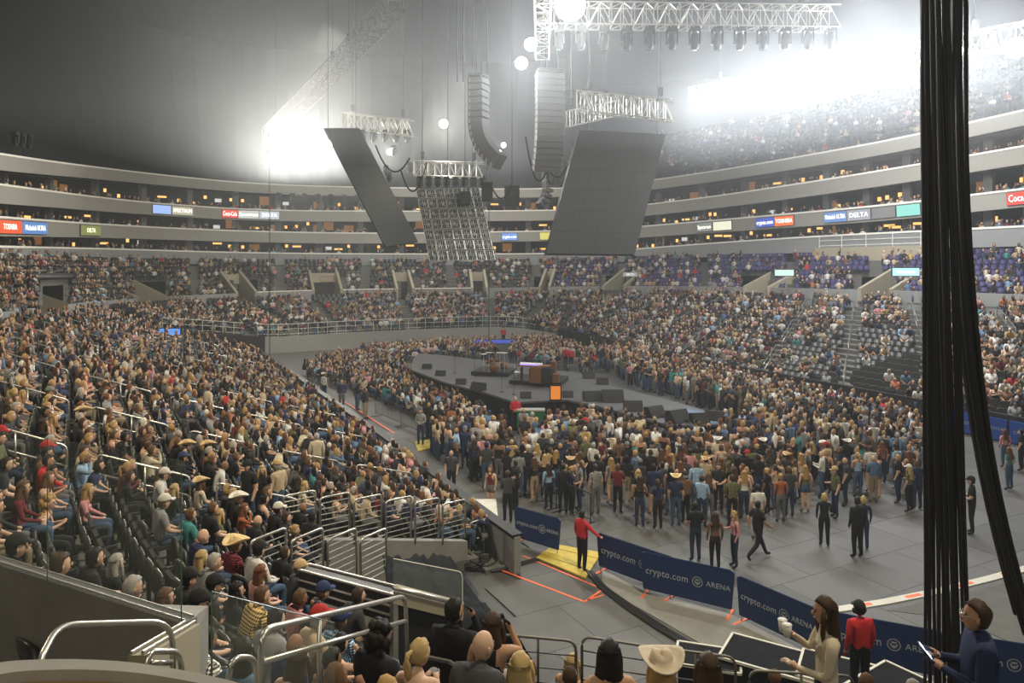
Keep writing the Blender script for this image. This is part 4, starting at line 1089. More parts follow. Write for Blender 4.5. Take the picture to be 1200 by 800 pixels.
# dark support under the drape, so that it hides folded seats
mb = MB(); dA, dB, dC, dD = P3(452, 660, 17.6), P3(535, 660, 19.4), P3(585, 722, 16.6), P3(474, 745, 14.4)
mb.hexa([Vector((v.x, v.y, 0)) for v in (dD, dC, dB, dA)], [Vector((v.x, v.y, max(.2, v.z - .45))) for v in (dD, dC, dB, dA)]); tag(mb.build('folded_seat_block', 'blackcloth'), 'block of folded black seats hidden under the crumpled cloth', 'seat block')
# metal channel along the near edge of the tunnel
a, b = P3(350, 668, 12.6), P3(462, 698, 10.9); root = empty('metal_channel', a); tag(root, 'dark metal channel with pale edges along the near side of the tunnel', 'channel'); d = b - a; up = Vector((0, 0, 1)); bk = Vector((.12, .22, 0))
mb = MB(); mb.hexa([up * -.42, d - up * .42, d + bk - up * .42, bk - up * .42], [up * 0, d, d + bk, bk]); mb.build('body', 'black', root)
for zz, of_ in ((.01, 0), (.01, 1), (-.16, 0), (-.30, 0)): mb = MB(); mb.tube([bk * of_ + up * zz, d + bk * of_ + up * zz], .022, 6); mb.build('pale_edge', 'steel', root)
mb = MB(); mb.tube([d + up * .05, d - up * 1.6], .07, 6); mb.build('post', 'steel', root)
# steel-capped parapet with a glass pane at the head of the tunnel
def parapet():
    a, b = P3(461, 688, 10.8), P3(542, 709, 11.6); o = empty('glass_parapet', Vector((a.x, a.y, 0))); off_ = Vector(o.location)
    q = MB(); q.hexa([(0, 0, a.z - .24), (b.x - a.x, b.y - a.y, b.z - .24), (b.x - a.x, b.y - a.y + .25, b.z - .24), (0, .25, a.z - .24)], [(0, 0, a.z - .06), (b.x - a.x, b.y - a.y, b.z - .06), (b.x - a.x, b.y - a.y + .25, b.z - .06), (0, .25, a.z - .06)]); q.build('parapet_body', 'beige', o)
    q = MB(); q.tube([a - off_, b - off_], .035, 8); q.build('steel_cap', 'steel', o, True)
    g_ = MB(); T = [a, b, b + Vector((0, 0, .52)), a + Vector((0, 0, .42))]; g_.hexa([v - off_ for v in T], [v - off_ + Vector((0, .015, 0)) for v in T]); g_.build('glass_pane', 'glass', o)
    q = MB(); q.tube(fillet([a + Vector((0, 0, .42)) - off_, b + Vector((0, 0, .52)) - off_, b - off_], .1, 4), .008, 5); q.build('pane_edge', 'cap', o)
    tag(o, 'low beige parapet with steel cap and glass pane over the tunnel', 'parapet')
    w_ = MB(); w_.hexa([(a.x, a.y + .1, 0), (b.x, b.y + .1, 0), (b.x, b.y + .2, 0), (a.x, a.y + .2, 0)], [(a.x, a.y + .1, a.z - .24), (b.x, b.y + .1, b.z - .24), (b.x, b.y + .2, b.z - .24), (a.x, a.y + .2, a.z - .24)]); tag(w_.build('tunnel_wall', 'black'), kind='structure')  # black wall added below the parapet, coloured for the tunnel's dark void
parapet()

# ------------------------------------------------------------------ floor markings, ramps, cables
def strip_px(pts, w_, mname, name, label, cat, z=.024):
    mb = MB(); P = [G(x, y) for x, y in pts]
    for a, b in zip(P, P[1:]):
        d = (b - a).normalized(); n_ = Vector((-d.y, d.x, 0)) * w_ / 2
        mb.hexa([a - n_ + Vector((0, 0, z)), b - n_ + Vector((0, 0, z)), b + n_ + Vector((0, 0, z)), a + n_ + Vector((0, 0, z))], [a - n_ + Vector((0, 0, z + .004)), b - n_ + Vector((0, 0, z + .004)), b + n_ + Vector((0, 0, z + .004)), a + n_ + Vector((0, 0, z + .004))])
    o = mb.build(name, mname); tag(o, label, cat); return o
strip_px([(580, 666), (685, 706), (704, 693)], .07, 'orange', 'tape_line', 'orange tape line with a bent end on the dark floor', 'tape')
strip_px([(613, 652), (699, 688)], .06, 'orange', 'tape_line', 'straight orange tape line beside the yellow ramp', 'tape')
strip_px([(688, 704), (707, 698)], .06, 'orange', 'tape_mark', 'short orange tape stub beside the bent tape line', 'tape')
strip_px([(402, 470), (462, 508)], .09, 'orange', 'tape_line', 'long orange tape line down the aisle by the dasher wall', 'tape')
def ramp(px, h, label, boards=4):
    P = [G(x, y) for x, y in px]; root = empty('yellow_ramp', Vector((P[0].x, P[0].y, .03))); tag(root, label, 'ramp')
    a, b, c_, d = P
    for k in range(boards):
        u0, u1 = k / boards + .006, (k + 1) / boards - .006
        q0, q1, q2, q3 = a.lerp(d, u0), b.lerp(c_, u0), b.lerp(c_, u1), a.lerp(d, u1); dz = random.Random(k).uniform(-.004, .006)
        mb = MB(); lo = [v - P[0] for v in (q0, q1, q2, q3)]; mb.hexa(lo, [v + Vector((0, 0, h + dz)) for v in lo]); mb.build('plank', 'yellow', root)
ramp([(650, 640), (705, 650), (686, 680), (628, 656)], .05, 'yellow painted plank ramp under the person in red')
ramp([(486, 519), (521, 514), (521, 524), (490, 530)], .05, 'small yellow ramp at the crowd barrier gate')
# dasher base strip round the near end with orange blocks
def arcline(px): return [G(x, y) for x, y in px]
dl = [(930, 721), (985, 715), (1040, 706), (1100, 694), (1160, 679), (1200, 668), (1260, 650)]
root = empty('base_strip', G(985, 715)); P = arcline(dl); tag(root, 'white strip with orange blocks curving round the floor edge', 'floor strip')
for k in range(len(P) - 1):
    a, b = P[k], P[k + 1]; d = (b - a).normalized(); n_ = Vector((-d.y, d.x, 0)) * .13; o0 = Vector(root.location); mb = MB()
    lo = [a - n_ - o0, b - n_ - o0, b + n_ - o0, a + n_ - o0]; mb.hexa([v + Vector((0, 0, .02)) for v in lo], [v + Vector((0, 0, .05)) for v in lo]); mb.build('strip_piece', 'white', root)
    m0 = a.lerp(b, .35); m1 = a.lerp(b, .65); lo = [m0 - n_ * .5 - o0, m1 - n_ * .5 - o0, m1 + n_ * .5 - o0, m0 + n_ * .5 - o0]
    mb = MB(); mb.hexa([v + Vector((0, 0, .05)) for v in lo], [v + Vector((0, 0, .054)) for v in lo]); mb.build('orange_block', 'orange', root)
mb = MB(); O_ = [G(x, y) for x, y in ((1040, 716), (1100, 703), (1160, 688), (1240, 668), (1400, 700), (1400, 1000), (1200, 760), (1120, 726))]; mb.prism([(v.x, v.y) for v in O_], .021, .03); tag(mb.build('concrete_apron', 'tread'), kind='structure')
# concrete strips either side of the banners
mb = MB(); O_ = [G(x, y) for x, y in ((706, 668), (745, 690), (860, 722), (955, 770), (1040, 800), (1040, 830), (930, 800), (820, 755), (760, 720), (705, 690))]; mb.prism([(v.x, v.y) for v in O_], .021, .04); tag(mb.build('floor_strip', 'concrete'), kind='structure')
def cable_run(px, r, n, name, label, seed=1, z0=.03, spread=.10):
    rr_ = random.Random(seed); P = [G(x, y) for x, y in px]; root = empty(name, P[0]); tag(root, label, 'cable')
    for k in range(n):
        o1 = rr_.uniform(-spread, spread); pts = []
        for i, p in enumerate(P):
            d = (P[min(i + 1, len(P) - 1)] - P[max(0, i - 1)]).normalized(); nn = Vector((-d.y, d.x, 0)); pts.append(p + nn * (o1 + rr_.uniform(-.03, .03)) + Vector((0, 0, z0 + r)) - P[0])
        mb = MB(); mb.tube(fillet(pts, .3, 3), r, 5); mb.build('cable', 'black', root)
cable_run([(690, 672), (706, 690), (735, 712), (775, 738), (830, 772), (860, 795)], .035, 7, 'cable_bundle', 'thick black cable bundle running across the floor below the banners', 3)
cable_run([(545, 668), (580, 672), (625, 660), (655, 652)], .02, 4, 'cable_bundle', 'thin black cables lying beside the yellow ramp', 5, spread=.2)
rr = random.Random(9)
coil = empty('cable_coil', G(563, 662)); tag(coil, 'heap of coiled black cable at the foot of the landing', 'cable')
for k in range(9):
    cx_, cy_, ra = rr.uniform(-.35, .35), rr.uniform(-.3, .3), rr.uniform(.18, .38); mb = MB(); ph = rr.uniform(0, 6)
    mb.tube([(cx_ + ra * math.cos(t + ph), cy_ + ra * math.sin(t + ph), .05 + .03 * k + .02 * math.sin(3 * t)) for t in [6.0 * q / 20 for q in range(21)]], .02, 5); mb.build('loop', 'black', coil)

# ------------------------------------------------------------------ advertising barriers
def emblem(parent, loc, s, mname='print'):
    """round crest: ring, with a faceted shield inside"""
    mb = MB(); n = 18
    ring = [(math.cos(2 * math.pi * k / n), math.sin(2 * math.pi * k / n)) for k in range(n)]
    vs = [(x * s, 0, z * s) for x, z in ring] + [(x * s * .86, 0, z * s * .86) for x, z in ring]
    mb.add(vs, [(k, (k + 1) % n, n + (k + 1) % n, n + k) for k in range(n)])
    f = s * .62; mb.add([(-.75 * f, 0, .8 * f), (.75 * f, 0, .8 * f), (.45 * f, 0, .35 * f), (-.45 * f, 0, .35 * f)], [(0, 1, 2, 3)])
    for sg in (-1, 1): mb.add([(sg * 1.0 * f, 0, .3 * f), (sg * .62 * f, 0, .25 * f), (sg * .3 * f, 0, -.35 * f), (sg * .55 * f, 0, -.8 * f)], [(0, 1, 2, 3)])
    mb.add([(-.25 * f, 0, -.1 * f), (.25 * f, 0, -.1 * f), (.32 * f, 0, -.9 * f), (-.32 * f, 0, -.9 * f)], [(0, 1, 2, 3)])
    o = mb.build('emblem', mname, parent); o.location = loc; return o
def banner(p0, p1, label, top=1.12, bot=.16, words=True, mname='navy', r=.10, only=None, group=None, feet=True):
    p0, p1 = Vector(p0), Vector(p1); L_ = (p1 - p0).length; a = math.atan2(p1.y - p0.y, p1.x - p0.x); root = empty('advertising_barrier', (p0.x, p0.y, 0.02), a)
    tag(root, label, 'barrier', group)
    # rounded panel, 40 mm thick, hem edges
    pts = []
    for cx_, cz, a0 in ((L_ - r, top - r, 0), (r, top - r, 90), (r, bot + r * .3, 180), (L_ - r, bot + r * .3, 270)):
        rr_ = r if cz > .6 else r * .3
        for k in range(5): t = math.radians(a0 + k * 22.5); pts.append((cx_ + (r if a0 in (0, 270) else -r) * 0 + math.cos(t) * rr_, cz + math.sin(t) * rr_))
    n = len(pts); mb = MB(); mb.add([(x, -.02, z) for x, z in pts] + [(x, .02, z) for x, z in pts], [tuple(range(n)), tuple(range(n, 2 * n))[::-1]] + [((k + 1) % n, k, n + k, n + (k + 1) % n) for k in range(n)])
    mb.build('panel', mname, root)
    mb = MB(); mb.tube([(r, 0, top + .004), (L_ - r, 0, top + .004)], .014, 5); mb.build('top_tube', mname, root)
    if feet:
        for x in (.12, L_ - .12):
            mb = MB(); mb.tube([(x, 0, 0.01), (x, 0, bot + .1)], .018, 6); mb.box(x, 0, .012, .07, .62, .024, mi=1); mb.build('foot', ['steel', 'orange'], root)
    if words:
        h = (top - bot); zc = bot + h * .52
        if only != 'short':
            for s_, cx_, wd_, hh in (('crypto.com', .29, .46, .30), ('ARENA', .835, .25, .19)):
                t = text(s_, h * hh, 'print', root, (L_ * cx_, -.026, zc), (math.radians(90), 0, 0)); xs_ = [v.co.x for v in t.data.vertices]; k_ = min(1.25, wd_ * L_ / (max(xs_) - min(xs_))); t.scale = (k_, min(1, k_ * 1.1), 1)
            emblem(root, (L_ * .62, -.027, zc), h * .14)
        else:
            text('crypto.com', h * .28, 'print', root, (L_ * .5, -.026, zc), (math.radians(90), 0, 0))
    return root
def px_banner(b0, b1, *a, **k): return banner(G(*b0), G(*b1), *a, **k)
px_banner((603, 635), (657, 652), 'short blue barrier standing alone beside the yellow ramp')
px_banner((700, 669), (790, 703), 'blue barrier directly beside the person in red, partly overlapped', top=1.1)
px_banner((751, 696), (861, 723), 'blue barrier overlapping its neighbour, with crest and lettering', top=1.14)
px_banner((864, 727), (957, 772), 'blue barrier passing behind the person in a cream blouse')
px_banner((959, 773), (1105, 803), 'blue barrier behind the seated person wearing headphones')
px_banner((1107, 803), (1240, 826), 'blue barrier behind the man holding a phone')
# blue banner on the far boards, seen between the hanging cables
for k, (a0, a1) in enumerate(((23.6, 20.2), (20.1, 16.8), (16.7, 13.6))):
    banner(UV(a0, 37.62), UV(a1, 37.62), ['bright blue board banner behind the thick hanging cable', 'bright blue board banner between the two hanging cable bundles', 'bright blue board banner right of the hanging cables'][k], top=1.15, bot=.12, mname='blue', r=.03, feet=False)
px_b = MB()
# black steel crowd barricades
def barricade(p0, p1, label, mname='black'):
    p0, p1 = Vector(p0), Vector(p1); L_ = (p1 - p0).length; a = math.atan2(p1.y - p0.y, p1.x - p0.x); root = empty('crowd_barricade', (p0.x, p0.y, .02), a); tag(root, label, 'barricade')
    mb = MB(); mb.tube(fillet([(0, 0, .05), (0, 0, 1.08), (L_, 0, 1.08), (L_, 0, .05)], .1), .02, 6); mb.tube([(0, 0, .2), (L_, 0, .2)], .015, 6); mb.build('frame', mname, root)
    n = int(L_ / .13)
    for k in range(1, n): mb = MB(); mb.tube([(L_ * k / n, 0, .2), (L_ * k / n, 0, 1.08)], .008, 4); mb.build('bar', mname, root)
    for x in (.15, L_ - .15): mb = MB(); mb.box(x, 0, .015, .06, .6, .03); mb.build('foot', mname, root)
B = [G(612, 580), G(652, 598), G(692, 616)]
barricade(B[0], B[1], 'black barred barricade at the crowd edge, end nearer the dasher wall'); barricade(B[1], B[2], 'black barred barricade at the crowd edge behind the person in red')
S = [G(440, 487), G(470, 500), G(500, 514), G(523, 524)]
for k in range(3): barricade(S[k], S[k + 1], f'black barricade along the aisle, {["far", "middle", "near"][k]} panel before the small yellow ramp')

# ------------------------------------------------------------------ stage
def GS(x, y, z=1.5): return G(x, y, z)
st_px = [(482, 433), (484, 420), (492, 414), (520, 416), (560, 421), (612, 427), (650, 431), (690, 440), (704, 449), (738, 457), (790, 470), (846, 487), (842, 497), (784, 498), (735, 485), (700, 475), (663, 468), (604, 471), (573, 461), (522, 448)]
stage = empty('stage', GS(620, 450)); tag(stage, 'long black stage deck with dark skirts in the middle of the crowd', 'stage'); s0 = Vector(stage.location)
poly = [GS(x, y) - s0 for x, y in st_px]
mb = MB(); mb.prism([(p.x, p.y) for p in poly][::-1], -.10, 0); mb.build('deck', 'stage', stage)
mb = MB(); pc = [(p.x * .985, p.y * .985) for p in poly][::-1]; mb.prism(pc, -1.48, -.10); mb.build('skirt', 'blackcloth', stage)
# front barricade of the stage
bp = [G(x, y) for x, y in ((468, 447), (512, 466), (560, 484), (600, 499), (650, 500), (700, 505), (760, 522), (820, 531), (866, 520))]
for k in range(len(bp) - 1):
    a, b = bp[k], bp[k + 1]; root = empty('stage_barricade', a, math.atan2((b - a).y, (b - a).x)); L_ = (b - a).length
    mb = MB(); mb.box(L_ / 2, 0, .6, L_ - .04, .06, 1.1); mb.build('front_panel', 'black', root); mb = MB(); mb.box(L_ / 2, .06, 1.17, L_ - .04, .2, .05); mb.build('rail_cap', 'black', root); mb = MB(); mb.box(L_ / 2, .5, .03, L_ - .04, 1.0, .03); mb.build('step_plate', 'steel', root)
    tag(root, f'black solid barricade panel, {nth(k + 1)} from the left before the stage front', 'barricade')
def sbox(name, px, size, mname, label, cat, z=1.52, rz=0.0, bevel=None, parts=None):
    p = GS(px[0], px[1], z); root = empty(name, (p.x, p.y, z), rz); tag(root, label, cat); w_, d_, h_ = size
    mb = MB(); mb.box(0, 0, h_ / 2, w_, d_, h_); mb.build('body', mname, root)
    return root
ANG = math.atan2(-.469, .883) * 0 - .25
for nm, px, sz, lb in (('drum_riser', (579, 437), (2.4, 2.2, .22), 'low black riser carrying the drum kit'), ('keyboard_riser', (632, 447), (3.1, 2.4, .22), 'low black riser carrying the wooden keyboard desk')):
    sbox(nm, px, sz, 'black', lb, 'riser', rz=ANG)
# drum kit
p = GS(579, 435, 1.75); kit = empty('drum_kit', (p.x, p.y, 1.74)); tag(kit, 'dark drum kit with cymbals on the low riser', 'drum kit')
for nm, x, y, z, r_, h_, m_ in (('bass_drum', 0, -.3, .3, .3, .45, 'wood'), ('snare_drum', -.35, .2, .55, .18, .16, 'wood'), ('tom_drum', -.2, -.15, .75, .16, .22, 'wood'), ('tom_drum', .2, -.15, .75, .16, .22, 'wood'), ('floor_tom', .6, .15, .35, .22, .42, 'wood')):
    mb = MB(); prof = [(0, -h_ / 2), (r_, -h_ / 2), (r_, h_ / 2), (0, h_ / 2)]
    mb.lathe(prof, 14); o = mb.build(nm, m_, kit, True); o.location = (x, y, z)
    if nm == 'bass_drum': o.rotation_euler = (math.radians(90), 0, 0)
for x, y, z in ((-.65, .0, 1.1), (.65, -.2, 1.2), (-.3, -.4, 1.25), (.35, .3, 1.15)):
    mb = MB(); mb.lathe([(0, .03), (.06, .02), (.23, 0), (.23, -.004), (0, .01)], 14, c=(x, y, z)); mb.tube([(x, y, 0), (x, y, z)], .012, 5); mb.build('cymbal', 'alu', kit)
# keyboard desk with backs of amplifiers
p = GS(630, 446, 1.75); kd = empty('keyboard_desk', (p.x, p.y, 1.74), ANG); tag(kd, 'brown wooden keyboard desk and rack on the low riser', 'keyboard desk')
for nm, x, y, z, sx, sy, sz, m_ in (('wooden_side', .05, -.5, .45, .62, .5, .9, 'wood'), ('rack', .65, -.4, .42, .5, .5, .84, 'black'), ('desk_leg', -.35, -.45, .40, .06, .4, .8, 'wood'), ('desk_leg', -.9, -.2, .40, .06, .4, .8, 'black'), ('desk_top', -.2, -.2, .92, 1.9, .7, .06, 'wood'), ('keyboard', -.35, -.15, 1.0, 1.3, .35, .09, 'cap'), ('small_box', 1.15, -.3, .25, .35, .35, .5, 'wood'), ('tall_cabinet', .85, .5, .55, .3, .3, 1.1, 'wood')):
    mb = MB(); mb.box(x, y, z, sx, sy, sz); mb.build(nm, m_, kd)
M['purplelight'] = emat('purple_light', (.35, .25, 1.0), 1.5)
mb = MB(); mb.box(-.4, -.36, .98, 1.1, .02, .05); mb.build('light_strip', 'purplelight', kd)
p = GS(606, 441, 1.75); mb = MB(); mb.tube([(0, 0, 0), (-.2, 0, .75)], .015, 5); mb.lathe([(0, .05), (.2, 0), (.2, -.03), (0, -.03)], 14, c=(0, -.1, .30)); o = mb.build('round_stand_light', 'alu', None, loc=(p.x, p.y, 1.74)); tag(o, 'small white round reflector on a thin stand by the desk', 'stand')
for x, y, h_ in ((556, 452, 1.5), (588, 459, 1.6), (533, 437, 1.4), (602, 462, 1.3)):
    p = GS(x, y); root = empty('microphone_stand', (p.x, p.y, 1.5)); tag(root, {556: 'tall black microphone stand at the front of the deck', 588: 'thin black microphone stand with long boom arm', 533: 'microphone stand beside the stage bend', 602: 'short microphone stand before the wooden desk'}[x], 'stand')
    mb = MB(); mb.lathe([(0, .03), (.14, .02), (.15, 0)], 10); mb.build('base', 'black', root); mb = MB(); mb.tube([(0, 0, 0), (0, 0, h_)], .012, 5); mb.build('pole', 'black', root); mb = MB(); mb.tube([(0, 0, h_), (-.45 if x == 588 else .15, -.1, h_ + (-.4 if x == 588 else .15))], .01, 5); mb.sphere((.15 if x != 588 else -.45, -.1, h_ + (.15 if x != 588 else -.4)), .03, 6, 5); mb.build('boom', 'black', root)
def wedge(px, label, s=.6, rz=0.0, group=None):
    p = GS(px[0], px[1]); root = empty('monitor_wedge', (p.x, p.y, 1.5), rz); tag(root, label, 'speaker', group)
    mb = MB(); mb.hexa([(-s / 2, -s * .35, 0), (s / 2, -s * .35, 0), (s / 2, s * .35, 0), (-s / 2, s * .35, 0)], [(-s / 2, s * .0, s * .55), (s / 2, s * .0, s * .55), (s / 2, s * .35, s * .5), (-s / 2, s * .35, s * .5)]); mb.build('cabinet', 'black', root)
    mb = MB(); mb.hexa([(-s * .45, -s * .36, .03), (s * .45, -s * .36, .03), (s * .45, -s * .33, .03), (-s * .45, -s * .33, .03)], [(-s * .45, -s * .03, s * .50), (s * .45, -s * .03, s * .50), (s * .45, 0, s * .5), (-s * .45, 0, s * .5)]); mb.build('grille', 'dark', root)
for k, (px, s) in enumerate([((500, 432), .6), ((516, 440), .6), ((540, 450), .6), ((560, 457), .8), ((616, 466), .6), ((665, 465), .6), ((694, 469), .9), ((718, 470), 1.1), ((742, 481), .9), ((768, 488), .9), ((795, 494), 1.0), ((820, 495), .8), ((836, 492), .8), ((690, 443), .7), ((706, 450), .7), ((670, 434), .7), ((655, 433), .6)]):
    wedge(px, f'black wedge monitor, {nth(k + 1)} from the left along the front stage edge' if k < 13 else f'black wedge monitor, {nth(k - 12)} on the rear stage edge', s, r5.uniform(-.6, .6))
# monitor showing an orange picture, green case
p = G(651, 504); tv = empty('stage_monitor', (p.x, p.y, 0)); tag(tv, 'upright monitor with an orange picture at the stage front', 'monitor')
M['orangepic'] = emat('orange_picture', (1.0, .30, .04), .55)
mb = MB(); mb.box(0, 0, 1.95, .62, .06, .82); mb.build('bezel', 'black', tv); mb = MB(); mb.box(0, -.035, 1.95, .50, .01, .68); mb.build('display', 'orangepic', tv); mb = MB(); mb.box(0, 0, .8, .08, .08, 1.5); mb.box(0, 0, .03, .5, .4, .04); mb.build('stand', 'black', tv)
M['green'] = mat('green_case', (.02, .14, .06), .5); p = G(622, 508)
gc = empty('flight_case', (p.x, p.y, 0)); tag(gc, 'long green case standing behind the barricade below the stage', 'case'); mb = MB(); mb.box(0, 0, .8, 1.4, .5, .8); mb.build('body', 'green', gc); mb = MB(); mb.box(0, 0, 1.23, 1.44, .54, .06); mb.build('lid', 'alu', gc); mb = MB(); mb.box(0, 0, .2, 1.3, .45, .38); mb.build('dolly', 'black', gc)
# patterned blue runway end
M['runway'] = mat('blue_patterned_top', (.10, .17, .26), .4, var=.8, scale=4); mb = MB(); Q = [GS(x, y, 1.5) for x, y in ((800, 478), (846, 488), (842, 496), (786, 496))]; mb.prism([(v.x, v.y) for v in Q][::-1], 1.501, 1.52); tag(mb.build('stage_mat', 'runway'), 'mottled blue mat on the tip of the stage runway', 'mat')
# ------------------------------------------------------------------ hanging rig
def truss_mesh(mb, A, B, w_, h_, bays, r=.04):
    A, B = Vector(A), Vector(B); d = (B - A).normalized(); side = d.cross(Vector((0, 0, 1))).normalized() * w_ / 2; up = Vector((0, 0, h_ / 2))
    cor = [side + up, side - up, -side - up, -side + up]
    for c_ in cor: mb.tube([A + c_, B + c_], r, 5)
    for k in range(bays):
        p = A.lerp(B, k / bays); q = A.lerp(B, (k + 1) / bays)
        for a, b in ((0, 1), (3, 2), (0, 3), (1, 2)):
            x, y = (cor[a], cor[b]) if k % 2 else (cor[b], cor[a]); mb.tube([p + x, q + y], r * .6, 4); mb.tube([p + cor[a], p + cor[b]], r * .6, 4)
def truss(A, B, w_, h_, bays, label, r=.04, mname='alu', hang=36.0):
    root = empty('lighting_truss', A); tag(root, label, 'truss'); mb = MB(); A, B = Vector(A), Vector(B); truss_mesh(mb, Vector((0, 0, 0)), B - A, w_, h_, bays, r); mb.build('truss_frame', mname, root)
    for t in (.12, .88):
        p = (B - A) * t; mb = MB(); mb.tube([p + Vector((0, 0, h_ / 2)), Vector((p.x, p.y, hang - A.z))], .02, 4); mb.box(p.x, p.y, p.z + h_ / 2 + .5, .25, .25, .5); mb.build('hoist_chain', 'black', root)
    return root
truss(P3(678, 119, 48), P3(788, 130, 46), 1.0, 1.25, 12, 'bright silver box truss above the large dark screen', .05)
truss(P3(662, 140, 46), P3(716, 128, 49), .8, 1.0, 8, 'short silver truss below the bright box truss', .04)
truss(P3(636, 18, 44), P3(980, 22, 44), 1.2, 1.3, 26, 'long grey truss of moving lights near the roof', .05)
truss(P3(404, 142, 58), P3(482, 150, 56), .8, 1.2, 10, 'grey truss beside the tilted dark screen', .05)
truss(P3(314, 160, 66), P3(402, 70, 56), 1.0, 1.4, 16, 'dark sloping truss above the left lamp bank', .05, 'pier')
truss(P3(402, 70, 56), P3(472, -6, 44), 1.0, 1.4, 14, 'dark sloping truss rising to the roof', .05, 'pier')
truss(P3(486, 198, 52), P3(566, 200, 52), 1.0, 1.0, 10, 'silver truss carrying lights above the screen seen from behind', .045)
truss(P3(636, 60, 40), P3(636, -20, 30), .7, .9, 8, 'short truss beside the brightest lamp', .04)
# moving-head lamps
def moving_head_meshes():
    y = MB(); y.box(0, 0, -.12, .36, .36, .22); y.box(-.2, 0, -.42, .05, .14, .55); y.box(.2, 0, -.42, .05, .14, .55)
    h = MB(); h.lathe([(0, -.30), (.10, -.31), (.15, -.22), (.16, .05), (.13, .28), (.10, .34), (0, .34)], 12, c=(0, 0, -.58))
    l = MB(); l.lathe([(0, -.005), (.12, 0), (.12, .01)], 12, c=(0, 0, -.905)); return y.mesh('yoke', 'black'), h.mesh('lamp_body', 'black', True), l.mesh('lens', 'glassedge')
YM_, HM_, LM_ = moving_head_meshes()
def moving_head(p, label, group, s=1.0, tilt=0.0):
    o = empty('moving_head_light', p); o.scale = (s,) * 3; link('yoke', YM_, o); h = link('lamp_body', HM_, o); link('lens', LM_, h); tag(o, label, 'light fixture', group)
    return o
for k in range(13):
    x = 655 + k * 26.5; p = P3(x, 31, 44); moving_head(p, f'dark moving-head lamp, {nth(k + 1)} from the left under the long roof truss', None, 1.55)
for k in range(8): moving_head(P3(492 + k * 10.5, 206, 52), f'small moving-head lamp, {nth(k + 1)} from the left above the rear-facing screen', None, 1.0)
for k in range(6): moving_head(P3(412 + k * 13, 152, 57), f'small moving-head lamp, {nth(k + 1)} from the left under the truss by the tilted screen', None, 1.1)
rr = random.Random(31)
for k in range(14):
    x, y = rr.uniform(415, 485), rr.uniform(160, 235); moving_head(P3(x, y, 57), 'small lamp among the cables behind the tilted screen', 'small lamps behind the tilted screen', .9)
rl_ = [at_col(L_F[3], x) for x in (330, 345, 360, 375, 390, 405, 420)]
for k, p in enumerate(rl_): moving_head(p + Vector((0, -1.0, -1.0)), f'lamp under the far roof-level balcony, {nth(k + 1)} from the left in its row', None, 1.4)
for k, x in enumerate((18, 26, 34)): moving_head(at_col(L_F[3], x) + Vector((0, 0, 1.9)), f'lamp on the highest balcony rail, {nth(k + 1)} from the frame edge', None, 1.2)

# screens
def slab(name, px4, Ys, th, label, face='screen', cat='screen'):
    P = [P3(x, y, Y) for (x, y), Y in zip(px4, Ys)]; nn_ = (P[1] - P[0]).cross(P[3] - P[0]); e_ = Vector((0, 0, CH)); rd = P[2] - e_; P[2] = e_ + rd * ((P[0] - e_).dot(nn_) / rd.dot(nn_)); n_ = (P[1] - P[0]).cross(P[3] - P[0]).normalized()
    if n_.y > 0: n_ = -n_
    root = empty(name, P[0]); tag(root, label, cat); Q = [p - P[0] for p in P]
    cols, rows = 4, 6; mb = MB(); mb.hexa([q - n_ * .03 for q in Q], [q - n_ * th for q in Q]); mb.build('housing', 'black', root)
    for i in range(cols):
        for j in range(rows):
            def bl(u, v): return (Q[0] * (1 - u) + Q[1] * u) * (1 - v) + (Q[3] * (1 - u) + Q[2] * u) * v
            u0, u1, v0, v1 = i / cols + .0008, (i + 1) / cols - .0008, j / rows + .0006, (j + 1) / rows - .0006
            f = [bl(u0, v0), bl(u1, v0), bl(u1, v1), bl(u0, v1)]; mb = MB(); mb.hexa(f, [q - n_ * .05 for q in f]); mb.build('panel', face, root)
    for t in (.1, .9):
        p = Q[0].lerp(Q[1], t); mb = MB(); mb.tube([p, Vector((p.x, p.y, 36 - P[0].z))], .02, 4); mb.build('hanging_cable', 'black', root)
    return root
slab('hanging_screen', [(679, 152), (780, 157), (744, 298), (640, 297)], [44, 46, 43, 41], .35, 'large dark hanging screen leaning over the stage')
slab('hanging_screen', [(380, 150), (421, 150), (490, 283), (452, 289)], [50, 52, 50, 48], .12, 'narrow tilted dark hanging screen near the left lamp bank')
